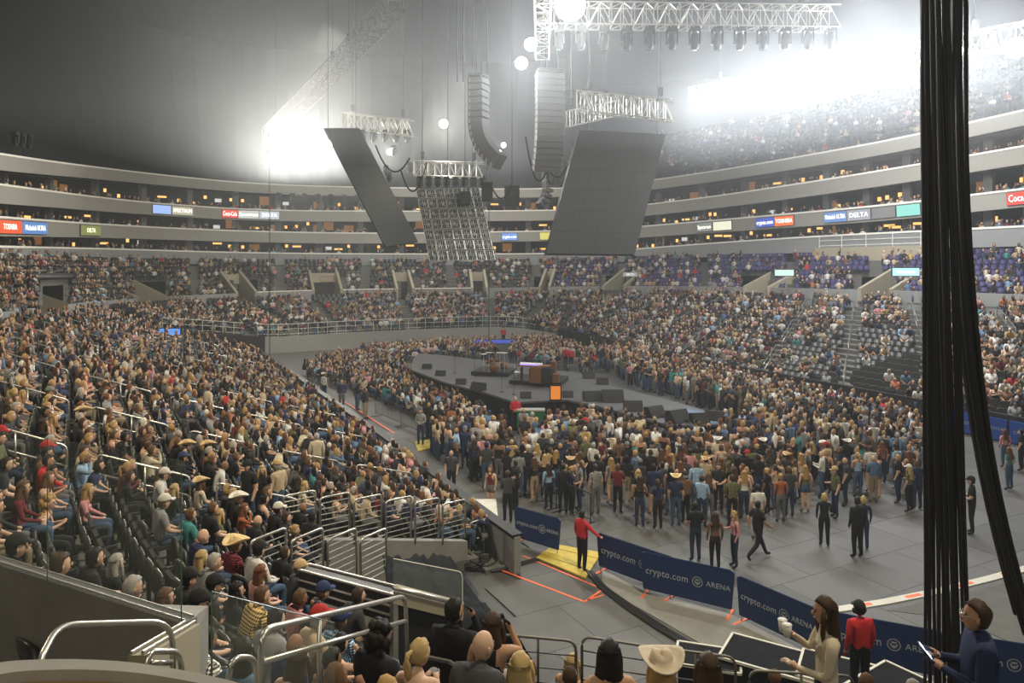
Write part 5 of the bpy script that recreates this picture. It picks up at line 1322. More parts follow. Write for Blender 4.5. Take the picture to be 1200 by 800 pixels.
# the screen seen from behind: open lattice of modules
Pq = [P3(487, 221, 46), P3(561, 219, 48), P3(581, 305, 47), P3(503, 306, 45)]
root = empty('rear_facing_screen', Pq[0]); tag(root, 'hanging screen seen from behind, its open metal lattice showing', 'screen'); Q = [p - Pq[0] for p in Pq]
def bl(u, v): return (Q[0] * (1 - u) + Q[1] * u) * (1 - v) + (Q[3] * (1 - u) + Q[2] * u) * v
nn = Vector((0, .12, .05)); mb = MB(); mb.hexa([q + nn for q in Q], [q + nn * 1.6 for q in Q]); mb.build('screen_back', 'dark', root)
M['latt'] = mat('grey_lattice_metal', (.42, .42, .38), .4, metal=.5, var=.1)
for i in range(7):
    for j in range(7):
        mb = MB(); u0, u1, v0, v1 = i / 7 + .008, (i + 1) / 7 - .008, j / 7 + .008, (j + 1) / 7 - .008; c4 = [bl(u0, v0), bl(u1, v0), bl(u1, v1), bl(u0, v1)]
        for a in range(4): mb.tube([c4[a], c4[(a + 1) % 4]], .025, 4)
        mb.tube([c4[0], c4[2]], .012, 4); m0 = bl((u0 + u1) / 2, v0); m1 = bl((u0 + u1) / 2, v1); mb.tube([m0, m1], .02, 4)
        cc_ = bl((u0 + u1) / 2, (v0 + v1) / 2); mb.box(cc_.x + .1 * (-1) ** i, cc_.y, cc_.z, .09, .05, .22); [mb.tube([bl(u0 + (u1 - u0) * f_, v0), bl(u0 + (u1 - u0) * f_, v1)], .010, 4) for f_ in (.25, .75)]; mb.tube([bl(u0, (v0 + v1) / 2), bl(u1, (v0 + v1) / 2)], .014, 4); mb.build('module', 'latt', root)
for t in (.1, .5, .9):
    p = Q[0].lerp(Q[1], t); mb = MB(); mb.tube([p, Vector((p.x, p.y, 36 - Pq[0].z))], .02, 4); mb.build('hanging_cable', 'black', root)

# line arrays
M['latt2'] = mat('dull_bracket_metal', (.30, .30, .28), .5, metal=.4)
def line_array(top_px, Y, n, w_, h_, d_, curve, yaw, label, start=0.0):
    p = P3(top_px[0], top_px[1], Y); root = empty('line_array_speaker', p, yaw); tag(root, label, 'speaker')
    pos = Vector((0, 0, 0)); ang = start
    for k in range(n):
        ang += curve(k / n); dn = Vector((0, math.sin(ang), -math.cos(ang))); fw = Vector((0, -math.cos(ang), -math.sin(ang)))
        a = pos; b = pos + dn * h_; mb = MB(); sx = Vector((w_ / 2, 0, 0)); g_ = dn * .03
        mb.hexa([a - sx + g_, a + sx + g_, a + sx - fw * d_ + g_ * 1.5, a - sx - fw * d_ + g_ * 1.5], [b - sx, b + sx, b + sx - fw * d_ - g_ * 1.5, b - sx - fw * d_ - g_ * 1.5])
        c_ = mb.build('speaker_cabinet', 'arrayface' if True else 'pier', root)
        for s in (-1, 1): mb = MB(); q = a.lerp(b, .5) + Vector((s * (w_ / 2 + .02), 0, 0)) - fw * d_ * .12; mb.box(q.x, q.y, q.z, .035, .08, h_ * .6); mb.build('rigging_bracket', 'latt2', c_)
        pos = b
    mb = MB(); mb.box(0, d_ / 2, .12, w_ * .9, d_, .16); mb.build('bumper_frame', 'black', root)
    for s in (-.5, .5): mb = MB(); mb.tube([(s * w_ * .6, d_ / 2, .2), (s * w_ * .6, d_ / 2, 36 - p.z)], .025, 4); mb.build('hanging_cable', 'black', root)
    return root
M['arrayface'] = mat('speaker_grille', (.10, .10, .10), .6, var=.1)
line_array((646, 84), 42, 16, 1.6, .36, .6, lambda t: .0 if t < .5 else .06, math.radians(14), 'tall dark line array hanging beside the large screen')
line_array((553, 92), 44, 15, 1.1, .40, .9, lambda t: .0 if t < .45 else .12, math.radians(-112), 'curved line array swinging forward, pale edge toward the left')
line_array((637, 198), 48, 8, .8, .30, .5, lambda t: .02 if t < .4 else -.22, math.radians(-70), 'small curved line array below the tall one')
# boxes and cable loops round the array
for x, y, sx, sz, lb in ((600, 230, .95, 1.3, 'black square speaker box hung behind the arrays'), (545, 232, .7, .8, 'small black box hung left of the speaker box'), (571, 225, .7, 1.2, 'black motor box with cables under the curved array')):
    root = empty('hung_box', P3(x, y, 47)); tag(root, lb, 'box'); mb = MB(); mb.box(0, 0, 0, sx, .6, sz); mb.build('body', 'black', root); mb = MB(); mb.tube([(0, 0, sz / 2), (0, 0, 36 - P3(x, y, 47).z)], .02, 4); mb.build('hanging_cable', 'black', root)
    mb = MB(); mb.box(0, -.31, 0, sx * .9, .03, sz * .9); mb.build('grille', 'dark', root)
for k, (x0, y0, x1, y1, sag) in enumerate([(628, 150, 664, 195, 1.6), (640, 195, 652, 190, 1.2), (616, 160, 640, 200, 1.5), (575, 215, 600, 215, .9), (470, 200, 500, 190, 1.5), (440, 170, 480, 185, 1.2)]):
    a, b = P3(x0, y0, 45), P3(x1, y1, 45); mb = MB(); mb.tube([(a.lerp(b, t) - Vector((0, 0, sag * 4 * t * (1 - t)))) for t in [q / 12 for q in range(13)]], .05, 5); tag(mb.build('cable_loop', 'black'), ['black cable loop behind the tall line array', 'short cable loop under the tall line array', 'black cable loop on the left side of the tall line array', 'low cable loop beside the black square speaker box', 'cable loop above the screen seen from behind', 'cable loop beside the tilted dark screen'][k], 'cable')
for x, y0, y1, Y in ((316, 150, 428, 62), (536, -40, 95, 46), (543, -40, 95, 46), (572, 300, 400, 66), (918, 150, 520, 40)):
    pass
def rope(x, ya, yb, Y, label, r=.035): a, b = P3(x, ya, Y), P3(x, yb, Y); mb = MB(); mb.tube([a, b], r, 5); tag(mb.build('hanging_rope', 'black', loc=(0, 0, 0)), label, 'rope')
rope(316, 158, 430, 62, 'thin black line hanging down to the aisle head'); rope(573, 200, 400, 66, 'thin black line hanging before the far stand'); rope(536, -60, 96, 44, 'thin pale line above the curved array, first of two'); rope(543, -60, 96, 44, 'thin pale line above the curved array, second of two'); rope(1105, -60, 640, 11, 'single thin black line between the cable bundles', .006)

# flood lamps
def flood(p, label, s, mname, group, target=(0, 10, 3)):
    d = (Vector(target) - p).normalized(); o = empty('flood_lamp', p); o.rotation_euler = d.to_track_quat('-Z', 'Y').to_euler(); o.scale = (s,) * 3; tag(o, label, 'lamp', group)
    mb = MB(); mb.lathe([(0, .5), (.16, .5), (.2, .35), (.46, .02), (.5, 0), (.48, .0), (.4, .06)], 16); mb.build('reflector', 'black', o)
    mb = MB(); mb.lathe([(0, .04), (.45, .04)], 16); mb.build('lamp_face', mname, o)
    mb = MB(); mb.tube([(-.52, 0, .1), (-.52, 0, .75), (.52, 0, .75), (.52, 0, .1)], .03, 4); mb.build('bracket', 'black', o)
for k, p in enumerate(LEFT_BANK): flood(p, f'blazing white flood lamp, {nth(k + 1)} from the left in the far corner row', 1.0, 'lampface', None, (0, 0, 9))
for k, p in enumerate(RIGHT_BANK): flood(p, f'blazing white flood lamp, {nth(k + 1)} from the left in the long catwalk row', 1.1, 'lampblue', None, (0, 0, 9))
for p, lb, s in zip(MID_LAMPS, ('brightest white flood lamp at the roof edge beside the truss', 'white lamp above the curved line array', 'yellowish lamp left of the curved line array', 'yellowish lamp above the tilted screen', 'small bluish lamp between the line arrays'), (1.5, .8, .7, .55, .45)): flood(p, lb, s, 'lampface', None, (0, 0, 9))
flood(P3(622, 52, 41), 'second white lamp just above the curved line array lamp', .8, 'lampblue', None, (0, 0, 9)); flood(P3(585, 178, 60), 'tiny bluish lamp beside the small lamp between arrays', .4, 'lampblue', None, (0, 0, 9))
truss(P3(812, 112, 60), P3(1215, 38, 38), 1.0, 1.2, 34, 'long catwalk truss that carries the row of flood lamps', .05, 'pier')

# cables hanging close by
def hang_bundle(name, tops, bots, Y, label, seed, r, mid=None, slack=.25):
    rr_ = random.Random(seed); root = empty(name, P3(tops[0], 700, Y)); o0 = Vector(root.location); tag(root, label, 'cable bundle'); n = len(bots)
    for k in range(n):
        xt = tops[0] + (tops[1] - tops[0]) * min(1, max(0, (k / (n - 1) if mid else (bots[k][0] - 1085) / 60.0) + rr_.uniform(-.12, .12))); xb, yb = bots[k]; Yk = Y + rr_.uniform(-.18, .18); a = P3(xt, -60, Yk); b = P3(xb, yb, Yk); pts = []
        ph = rr_.uniform(0, 6)
        for q in range(19):
            t = q / 18; c_ = a.lerp(b, t); bend = (t ** (mid or 2.0)) if mid else t; c_.x = a.x + (b.x - a.x) * bend + .010 * math.sin(t * 14 + ph); c_.y += .015 * math.cos(t * 11 + ph); pts.append(c_ - o0)
        mb = MB(); mb.tube(pts, r * rr_.uniform(.8, 1.25), 6); mb.build('cable', 'cablerubber', root)
M['cablerubber'] = mat('black_rubber', (.018, .018, .019), .45, var=.1)
hang_bundle('cable_bundle', (1080, 1110), [(1085 + (k * 29 % 53) + .37 * k, 835 - (k % 4) * 6) for k in range(20)], 9.0, 'thick bundle of black cables hanging straight down close by', 4, .021)
hang_bundle('cable_bundle', (1111, 1131), [(1190 + k * 6, 720 + 12 * k) for k in range(10)], 9.6, 'looser bundle of black cables swinging away to one side', 8, .023, 3.1)

# ------------------------------------------------------------------ ribbon boards and signs
def sign(L, x0, x1, s, face, letter, strength, label, drop=.62, h=.95, out=.12, tsize=.62):
    a = at_col(L, x0); b = at_col(L, x1); i = int((x0 + 200) / 12); a = a - off(L, i, out); b = b - off(L, i, out); d = b - a; L_ = d.length; yaw = math.atan2(d.y, d.x); pitch = -math.asin(d.z / L_)
    root = empty('ribbon_sign', a + Vector((0, 0, -drop)), 0); root.rotation_euler = (0, pitch, yaw); tag(root, label, 'sign')
    m1 = emat('sign_face', face, strength); m2 = emat('sign_letters', letter, strength * 2.2); M['tmp1'] = m1; M['tmp2'] = m2
    mb = MB(); mb.box(L_ / 2, 0, 0, L_, .10, h); mb.build('lit_face', 'tmp1', root); mb = MB(); mb.box(L_ / 2, .04, 0, L_ + .08, .08, h + .08); mb.build('housing', 'black', root)
    if s:
        t = text(s, h * tsize, 'tmp2', root, (L_ / 2, -.056, 0), (math.radians(90), 0, 0)); bpy.context.view_layer.update(); wdt = t.dimensions.x
        if wdt > L_ * .9: t.scale = (L_ * .9 / wdt, 1, 1)
F1, F2 = L_F[1], L_F[2]
SG = [(F1, -6, 23, 'TOSHIBA', (.75, .10, .03), (1, .9, .8), 'orange-red ribbon sign with white block letters, lower balcony at its near end'), (F1, 24, 53, 'Michelob ULTRA', (.10, .22, .50), (1, 1, 1), 'blue ribbon sign beside the orange-red one at the near end'), (F1, 93, 116, 'DELTA', (.20, .22, .06), (.9, .9, .7), 'olive ribbon sign with pale capitals'),
      (F2, 178, 199, '', (.35, .5, .9), (1, 1, 1), 'plain pale blue lit strip on the upper balcony'), (F2, 201, 225, 'SPECTRUM', (.45, .42, .30), (1, 1, .9), 'cream lit strip beside the pale blue one'), (F2, 260, 278, 'Coca-Cola', (.8, .06, .03), (1, 1, 1), 'red ribbon sign with white script, far corner'), (F2, 279, 303, 'Spectrum', (.5, .5, .47), (1, 1, 1), 'white lit strip beside the far red sign'), (F2, 304, 327, 'DELTA', (.45, .5, .55), (1, 1, 1), 'pale lit strip ending the far row of signs'),
      (F1, 588, 606, 'crypto.com', (.15, .3, .7), (1, 1, 1), 'small blue sign below the speaker arrays'), (F1, 633, 646, '', (.6, .55, .12), (1, 1, 1), 'small yellow lit strip by the large screen'),
      (F1, 818, 835, 'Spectrum', (.20, .22, .20), (1, 1, .8), 'grey sign with pale yellow letters on the long balcony'), (F1, 837, 858, '', (.8, .78, .6), (.2, .2, .2), 'cream lit sign on the long balcony'), (F1, 887, 908, 'crypto.com', (.06, .10, .45), (1, 1, 1), 'deep blue sign beside the orange one on the long balcony'), (F1, 909, 931, 'TOSHIBA', (.85, .16, .03), (1, 1, 1), 'orange sign with white capitals on the long balcony'), (F1, 967, 993, 'Michelob ULTRA', (.13, .24, .5), (1, 1, 1), 'slate blue sign on the long balcony'), (F1, 994, 1021, 'DELTA', (.30, .31, .33), (1, 1, 1), 'grey sign with white capitals on the long balcony'),
      (F1, 1023, 1050, '', (.18, .18, .18), (1, 1, 1), 'plain grey strip on the long balcony'), (F1, 1052, 1079, '', (.22, .60, .52), (1, 1, 1), 'teal lit strip beside the hanging cables'), (F1, 1181, 1222, 'Coca-Cola', (.75, .05, .03), (1, 1, 1), 'red sign with white script at the near end of the long balcony')]
for L, x0, x1, s, fc, lc, lb in SG: sign(L, x0, x1, s, fc, lc, .9, lb, tsize=.8 if s == 'Coca-Cola' else .62)
# portals in the purple tier
for k, (x0, x1, yt) in enumerate(PORT):
    a0 = at_col(L_M, x0) + Vector((0, 0, -.1)); a1 = at_col(L_M, x1) + Vector((0, 0, -.1)); i_ = int((x0 + x1 + 400) / 24); nrm = off(L_M, i_, 5.0); zr_ = (at_col(L_P, x0).z - a0.z) * .55
    b0 = a0 + nrm + Vector((0, 0, zr_)); b1 = a1 + nrm + Vector((0, 0, zr_))
    root = empty('seating_portal', (a0.x, a0.y, a0.z - 1.6)); o0 = Vector(root.location); tag(root, kind='structure')
    lw = lambda v, z: Vector((v.x, v.y, z)) - o0; zb = a0.z - 2.0; th = Vector((.3, 0, 0))
    mb = MB(); mb.hexa([lw(a0, zb), lw(a0, zb) + th, lw(b0, zb) + th, lw(b0, zb)], [a0 - o0 + Vector((0, 0, .2)), a0 - o0 + th + Vector((0, 0, .2)), b0 - o0 + th + Vector((0, 0, .5)), b0 - o0 + Vector((0, 0, .5))]); mb.build('side_wall', 'beige', root)
    mb = MB(); mb.hexa([lw(a1, zb) - th, lw(a1, zb), lw(b1, zb), lw(b1, zb) - th], [a1 - o0 - th + Vector((0, 0, .2)), a1 - o0 + Vector((0, 0, .2)), b1 - o0 + Vector((0, 0, .5)), b1 - o0 - th + Vector((0, 0, .5))]); mb.build('side_wall', 'beige', root)
    mb = MB(); mb.hexa([lw(b0, b0.z - 1.0), lw(b1, b0.z - 1.0), lw(b1, b0.z - 1.0) + Vector((0, 1.2, 0)), lw(b0, b0.z - 1.0) + Vector((0, 1.2, 0))], [b0 - o0 + Vector((0, 0, .1)), b1 - o0 + Vector((0, 0, .1)), b1 - o0 + Vector((0, 1.2, .1)), b0 - o0 + Vector((0, 1.2, .1))]); mb.build('lintel', 'beige', root)
    mb = MB(); mb.hexa([lw(b0, zb), lw(b1, zb), lw(b1, zb) + Vector((0, .3, 0)), lw(b0, zb) + Vector((0, .3, 0))], [lw(b0, b0.z - 1.0), lw(b1, b0.z - 1.0), lw(b1, b0.z - 1.0) + Vector((0, .3, 0)), lw(b0, b0.z - 1.0) + Vector((0, .3, 0))]); mb.build('opening_shade_slab', 'dark', root)  # dark slab fills the portal mouth; its shade is put into the colour
    HERO.append(((x0 + x1) / 2, yt + 12, (x1 - x0) / 2)) 
def flat_sign(x0, x1, y0, y1, Y, face, label, s='', strength=.9, lc=(1, 1, 1)):
    a = P3(x0, y0, Y); b = P3(x1, y1, Y); root = empty('portal_sign', ((a.x + b.x) / 2, Y, (a.z + b.z) / 2)); tag(root, label, 'sign'); M['t1'] = emat('sign_face', face, strength); M['t2'] = emat('sign_letters', lc, strength * 1.6)
    mb = MB(); mb.box(0, 0, 0, abs(b.x - a.x), .1, abs(a.z - b.z)); mb.build('lit_face', 't1', root); mb = MB(); mb.box(0, .06, 0, abs(b.x - a.x) + .1, .1, abs(a.z - b.z) + .1); mb.build('housing', 'black', root)
    if s: text(s, abs(a.z - b.z) * .6, 't2', root, (0, -.056, 0), (math.radians(90), 0, 0))
flat_sign(1046, 1077, 314, 323, 54, (.45, .85, .8), 'pale teal lit sign over the portal beside the hanging cables', 'Mountain', 1.0)
flat_sign(908, 930, 316, 323, 64, (.55, .75, .68), 'pale green lit sign over a portal in the purple tier', '', .9)
flat_sign(730, 747, 319, 324, 80, (.3, .3, .27), 'small sign with white capitals on a beige wall beyond the stage', 'DELTA', .7)
flat_sign(376, 391, 324, 330, 85, (.25, .18, .12), 'brown sign with an orange dot over a far portal', '', .6)
flat_sign(187, 211, 385, 392, 58, (.12, .3, .8), 'small bright blue lit sign on the far corner boards', '', 1.0)
flat_sign(558, 604, 398, 402, 68, (.08, .13, .6), 'thin blue board beyond the stage', '', .6)
# ------------------------------------------------------------------ camera-side platform, glass, rails
def platform():
    root = empty('concourse_platform', (-2.7, 6, 4.6)); tag(root, kind='structure'); o0 = Vector(root.location)
    c1 = P3(214, 731, 6.0); a1 = P3(-40, 650, 7.5); b1 = P3(150, 768, 5.05); zt = c1.z
    def wallseg(a, b, t, base, nm, m_):
        d = (b - a); d.z = 0; d.normalize(); n_ = Vector((-d.y, d.x, 0)) * t; mb = MB()
        mb.hexa([Vector((v.x, v.y, base)) - o0 for v in (a, b, b + n_, a + n_)], [v - o0 for v in (a, b, b + n_, a + n_)]); mb.build(nm, m_, root)
    wallseg(a1, c1, .14, 3.4, 'parapet_side', 'concrete'); wallseg(c1, b1, .14, 3.4, 'parapet_side', 'beige')
    for a, b in ((a1, c1), (c1, b1)):
        mb = MB(); d = (b - a).normalized(); n_ = Vector((-d.y, d.x, 0)); 
        for w_ in (.02, .10): mb.tube([a + n_ * w_ + Vector((0, 0, .02)) - o0, b + n_ * w_ + Vector((0, 0, .02)) - o0], .012, 5)
        mb.build('glass_channel', 'steel', root)
    # concrete face right of the corner
    mb = MB(); q0 = P3(212, 735, 6.05); q1 = P3(230, 742, 6.4); mb.hexa([Vector((q0.x, q0.y, 3.4)) - o0, Vector((q1.x, q1.y, 3.4)) - o0, Vector((q1.x - .1, q1.y + .5, 3.4)) - o0, Vector((q0.x - .4, q0.y + .4, 3.4)) - o0], [q0 - o0, q1 - o0, Vector((q1.x - .1, q1.y + .5, q1.z)) - o0, Vector((q0.x - .4, q0.y + .4, q0.z)) - o0]); mb.build('parapet_end', 'concrete', root)
    mb = MB(); mb.add([Vector(v) - o0 for v in ((-9, 3.0, 4.9), (-1.6, 3.0, 4.9), (-2.9, 5.9, 4.9), (-6.0, 7.3, 4.9), (-9, 8.0, 4.9))], [(0, 1, 2, 3, 4)]); mb.build('platform_floor', 'concrete', root)
    mb = MB(); mb.hexa([Vector(v) - o0 for v in ((-9, 6.6, 4.9), (-4.4, 5.2, 4.9), (-4.2, 5.6, 4.9), (-9, 7.2, 4.9))], [Vector(v) - o0 for v in ((-9, 6.6, 5.7), (-4.4, 5.2, 5.7), (-4.2, 5.6, 5.7), (-9, 7.2, 5.7))]); mb.build('platform_step', 'concrete', root)
    # glass screen on the parapet: panes are parts of one screen
    gs = empty('glass_screen', c1); tag(gs, 'tall clear glass screen on the concrete parapet near the platform', 'glass screen')
    d = (c1 - a1); 
    for k, (t0, t1) in enumerate(((.0, .43), (.435, .995))):
        p, q = a1 + d * t0, a1 + d * t1; mb = MB(); up = Vector((0, 0, 1.32)); th = Vector((.006, .010, 0)); mb.hexa([p - c1, q - c1, q + up - c1, p + up - c1], [p + th - c1, q + th - c1, q + up + th - c1, p + up + th - c1]); pn = mb.build('pane', 'glass', gs)
        mb = MB(); mb.tube([q - c1, q + up - c1], .005, 4); mb.build('pane_edge', 'glassedge', gs)
    p, q = c1, b1; mb = MB(); up = Vector((0, 0, .8))
platform()
# second, nearer glass pane
a, b = P3(248, 806, 4.6), P3(392, 826, 5.4); gp = empty('glass_screen', a); tag(gp, 'low glass screen pane beside the curved handrails', 'glass screen'); mb = MB(); up = Vector((0, 0, .60)); T = [a - a, b - a, b - a + up, up]
mb.hexa(T, [v + Vector((0, .012, 0)) for v in T]); mb.build('pane', 'glass', gp); mb = MB(); mb.tube([Vector((0, 0, 0)), up], .006, 4); mb.tube([up, b - a + up], .004, 4); mb.build('pane_edge', 'glassedge', gp)
# curved ledge right under the camera
led = empty('curved_ledge', P3(0, 780, 3.0)); tag(led, 'curved concrete ledge with a raised rim close to the viewer', 'ledge'); o0 = Vector(led.location)
rim = [P3(x, y, Y) for x, y, Y in ((-160, 778, 2.7), (-60, 776, 2.9), (0, 775, 3.0), (75, 776, 3.02), (150, 781, 3.0), (250, 795, 2.9), (340, 815, 2.75), (420, 840, 2.6))]
rim = fillet(rim, .25, 3); n = len(rim); zr = rim[0].z
mb = MB(); A1 = [Vector((p.x, p.y, 7.50)) - o0 for p in rim]; A2 = [Vector((p.x * .55, p.y * .45, 7.50)) - o0 for p in rim]; strip(mb, A2, A1); mb.build('ledge_top', 'ledge' if 'ledge' in M else 'concrete', led)
M['ledgebrown'] = mat('brown_concrete', (.30, .21, .10), .85, var=.25, scale=5)  # brown tone of the ledge top, varied at random
led.children[0].data.materials[0] = M['ledgebrown']
mb = MB(); U = [Vector((p.x, p.y, 7.545)) - o0 for p in rim]; U2 = [Vector((p.x * .96, p.y * .975 - .0, 7.545)) - o0 for p in rim]; dn = Vector((0, 0, -.05)); strip(mb, U2, U); strip(mb, [p + dn for p in U2], U2); strip(mb, U, [p + Vector((0, 0, -.6)) for p in U]); mb.build('rim', 'concrete', led)
# handrails of the near stairs
def free_rail(name, label, path, r, lower=None, posts=(), rr_=.14):
    P = [P3(*p) for p in path]; root = empty(name, P[0]); o0 = P[0].copy(); tag(root, label, 'railing'); mb = MB(); mb.tube(fillet([p - o0 for p in P], rr_, 6), r, 10); mb.build('top_rail', 'steel', root, True)
    if lower:
        mb = MB(); mb.tube([P3(*lower[0]) - o0, P3(*lower[1]) - o0], r * .9, 10); mb.build('lower_rail', 'steel', root, True)
    for p, h_ in posts: q = P3(*p) - o0; mb = MB(); mb.tube([q, q - Vector((0, 0, h_))], r * .85, 8); mb.build('post', 'steel', root, True)
free_rail('curved_handrail', 'bent steel handrail behind the curved ledge', [(44, 800, 4.0), (47, 772, 4.05), (68, 732, 4.3), (202, 728, 4.9), (203, 800, 4.9)], .019, rr_=.16)
free_rail('curved_handrail', 'small steel hoop rail beside the parapet end', [(168, 790, 4.4), (176, 763, 4.45), (211, 763, 4.7), (214, 800, 4.7)], .019, ((178, 776, 4.45), (201, 776, 4.6)), rr_=.1)
free_rail('curved_handrail', 'narrow hoop end of the stair handrail', [(267, 812, 5.2), (270, 771, 5.2), (300, 769, 5.4), (302, 812, 5.4)], .021, rr_=.12)
free_rail('stair_handrail', 'long double steel handrail sloping beside the concrete stair', [(306, 830, 5.3), (306, 738, 5.3), (475, 698, 8.2), (477, 768, 8.2)], .024, ((308, 775, 5.3), (476, 727, 8.2)), (((374, 722, 6.2), .9),), rr_=.16)
# concrete stair of that aisle
sr = empty('aisle_stair', P3(420, 800, 6.4)); tag(sr, kind='structure'); o0 = Vector(sr.location)
for k in range(9):
    Y = 5.2 + k * .42; z = 5.15 - k * .20; x0 = -.19 * Y - .25; x1 = x0 + 1.15 ; mb = MB(); mb.hexa([Vector(v) - o0 for v in ((x0, Y, z - .6), (x1, Y, z - .6), (x1, Y + .43, z - .6), (x0, Y + .43, z - .6))], [Vector(v) - o0 for v in ((x0, Y, z), (x1, Y, z), (x1, Y + .43, z), (x0, Y + .43, z))]); mb.build('step', 'tread', sr)
# rails in front of the nearest block, folded black decks beyond
for k, (x0, x1, y0, y1, Y, w_) in enumerate(((586, 675, 743, 751, 9.0, 'first'), (682, 765, 745, 758, 9.2, 'second'), (768, 862, 758, 770, 9.4, 'third'), (878, 1000, 785, 792, 9.0, 'fourth'))):
    a, b = P3(x0, y0, Y), P3(x1, y1, Y); bar_rail('row_rail', f'dark four-bar rail before the nearest seats, {w_} along the row', [a - Vector((0, 0, .72)), b - Vector((0, 0, .72))], .72, 3, 'darkrail', .018, posts=[.5])
def deck(px, Y, z, w_, d_, rz, label):
    p = P3(px[0], px[1], Y); root = empty('folded_deck', (p.x, p.y, z), rz); tag(root, label, 'deck')
    mb = MB(); mb.box(0, 0, 0, w_, d_, .08); mb.build('deck_panel', 'blackcloth', root)
    for x, y, sx, sy in ((0, -d_ / 2, w_, .05), (0, d_ / 2, w_, .05), (-w_ / 2, 0, .05, d_), (w_ / 2, 0, .05, d_)): mb = MB(); mb.box(x, y, .035, sx, sy, .05); mb.build('pale_edge', 'white', root)
    mb = MB(); mb.box(0, 0, -z / 2 - .02, w_ * .9, d_ * .9, z - .06); mb.build('base', 'blackcloth', root)
deck((905, 772), 15.2, .85, 1.9, 1.1, -.55, 'black deck with pale edges, first beyond the nearest rail')
deck((985, 788), 14.6, .9, 1.5, 1.1, -.5, 'black deck with pale edges beside the person in cream')
deck((1040, 792), 14.0, 1.0, 1.5, .9, .6, 'black deck turned the other way before the blue barrier')
deck((830, 786), 15.4, .75, 1.3, .9, -.3, 'small black deck with pale edges near the cable bundle')
deck((1085, 815), 13.6, .9, 1.6, 1.0, -.2, 'black deck with pale edges under the hanging cables')
# ------------------------------------------------------------------ singled-out people
# on the open floor (pixel column, row of the feet, facing)
of = on_floor
of(682, 670, -50, 'point', look(0, 'short', 'black', None, 'long', 'red', 'black'), 'person in a red shirt and black trousers holding the blue barrier')
of(529, 582, 170, 'stand', look(0, 'bald', 'black', None, 'short', 'charcoal', 'black'), 'guard in dark uniform standing at the dasher wall end')
of(575, 600, 150, 'stand', look(1, 'long', 'brown', None, 'bare', 'maroon', 'grey', 'short'), 'person in a dark red strapless top and shorts by the barricade')
of(595, 612, 10, 'stand_phone', look(0, 'short', 'dark brown', None, 'long', 'charcoal', 'black'), 'person in charcoal shirt standing beside the barricade looking at a phone')
of(604, 597, 60, 'stand', look(0, 'short', 'black', None, 'short', 'black', 'black'), 'person in black leaning behind the barricade corner')
of(643, 597, 20, 'stand_cup', look(1, 'long', 'dark brown', None, 'long', 'light blue', 'black'), 'person in pale blue jacket and black trousers at the barricade')
of(660, 602, 5, 'stand', look(0, 'short', 'black', None, 'long', 'black', 'black'), 'person all in black standing inside the barricade')
of(679, 598, 100, 'stand_cup', look(0, 'short', 'dark brown', None, 'short', 'grey', 'dark blue'), 'person in grey shirt holding a cup at the barricade')
of(699, 588, 0, 'stand', look(0, 'short', 'black', None, 'long', 'black', 'khaki', shoe='white'), 'person in black jacket, khaki trousers and white shoes')
of(724, 602, -20, 'stand_fold', look(0, 'short', 'brown', None, 'short', 'maroon', 'black'), 'person in maroon shirt and black trousers at the crowd edge')
of(748, 606, 15, 'stand', look(1, 'long', 'blond', None, 'short', 'black', 'black', 'short', shoe='black'), 'person with long blond hair in short black dress and boots')
of(771, 620, 5, 'stand', look(1, 'ponytail', 'dark brown', None, 'short', 'navy', 'black', 'long'), 'person in navy shirt and wide dark trousers at the crowd edge')
of(792, 617, -10, 'stand', look(0, 'short', 'brown', ('cowboy', 'straw'), 'short', 'navy', 'blue'), 'person in straw hat, navy shirt and blue jeans')
of(816, 600, 0, 'stand', look(0, 'short', 'brown', None, 'long', 'light blue', 'blue', plaid=True, scale=1.06), 'tall person in blue plaid shirt and jeans')
of(842, 601, 160, 'stand_fold', look(0, 'short', 'dark brown', None, 'short', 'black', 'black'), 'person in black shirt facing the viewer at the crowd edge')
of(815, 658, 5, 'stand_fold', look(0, 'short', 'black', None, 'short', 'black', 'dark blue'), 'person in black top and dark jeans behind the middle barrier')
of(838, 667, 0, 'stand', look(1, 'wavy', 'dark brown', None, 'long', 'brown', 'black'), 'person with dark wavy hair in patterned brown top behind the barrier')
of(861, 665, 95, 'stand_cup', look(1, 'long', 'honey blond', None, 'long', 'pink', 'dark blue'), 'person in pale pink top drinking, behind the barrier')
of(888, 656, -70, 'walk', look(0, 'short', 'black', None, 'short', 'black', 'black', skin='tan'), 'person in dark uniform striding across the open floor')
of(858, 618, 0, 'stand_fold', look(0, 'short', 'dark brown', None, 'long', 'olive', 'black', plaid=True), 'person in dark olive plaid shirt at the crowd edge')
of(888, 632, 8, 'stand', look(0, 'short', 'black', None, 'short', 'white', 'khaki'), 'broad person in white shirt seen from behind')
of(915, 612, 0, 'stand', look(1, 'bun', 'honey blond', None, 'long', 'rust', 'grey'), 'small person in rust jacket and pale trousers')
of(925, 606, 0, 'stand', look(0, 'short', 'brown', None, 'short', 'charcoal', 'dark blue'), 'person in charcoal shirt with an arm round a neighbour')
of(944, 600, 0, 'stand', look(1, 'wavy', 'honey blond', None, 'bare', 'olive', 'blue', 'short', shoe='brown'), 'person in olive top, denim shorts and brown boots')
of(966, 640, -20, 'stand_cup', look(1, 'bob', 'blond', None, 'long', 'black', 'black'), 'person with pale blond hair all in black on the open floor')
of(979, 607, 90, 'stand_cup', look(0, 'short', 'brown', ('cap', 'tan'), 'short', 'olive', 'dark blue'), 'person in tan cap and olive shirt at the crowd edge')
of(991, 593, 60, 'stand', look(0, 'bald', 'brown', None, 'short', 'charcoal', 'dark blue'), 'tall bald person in charcoal shirt at the crowd edge')
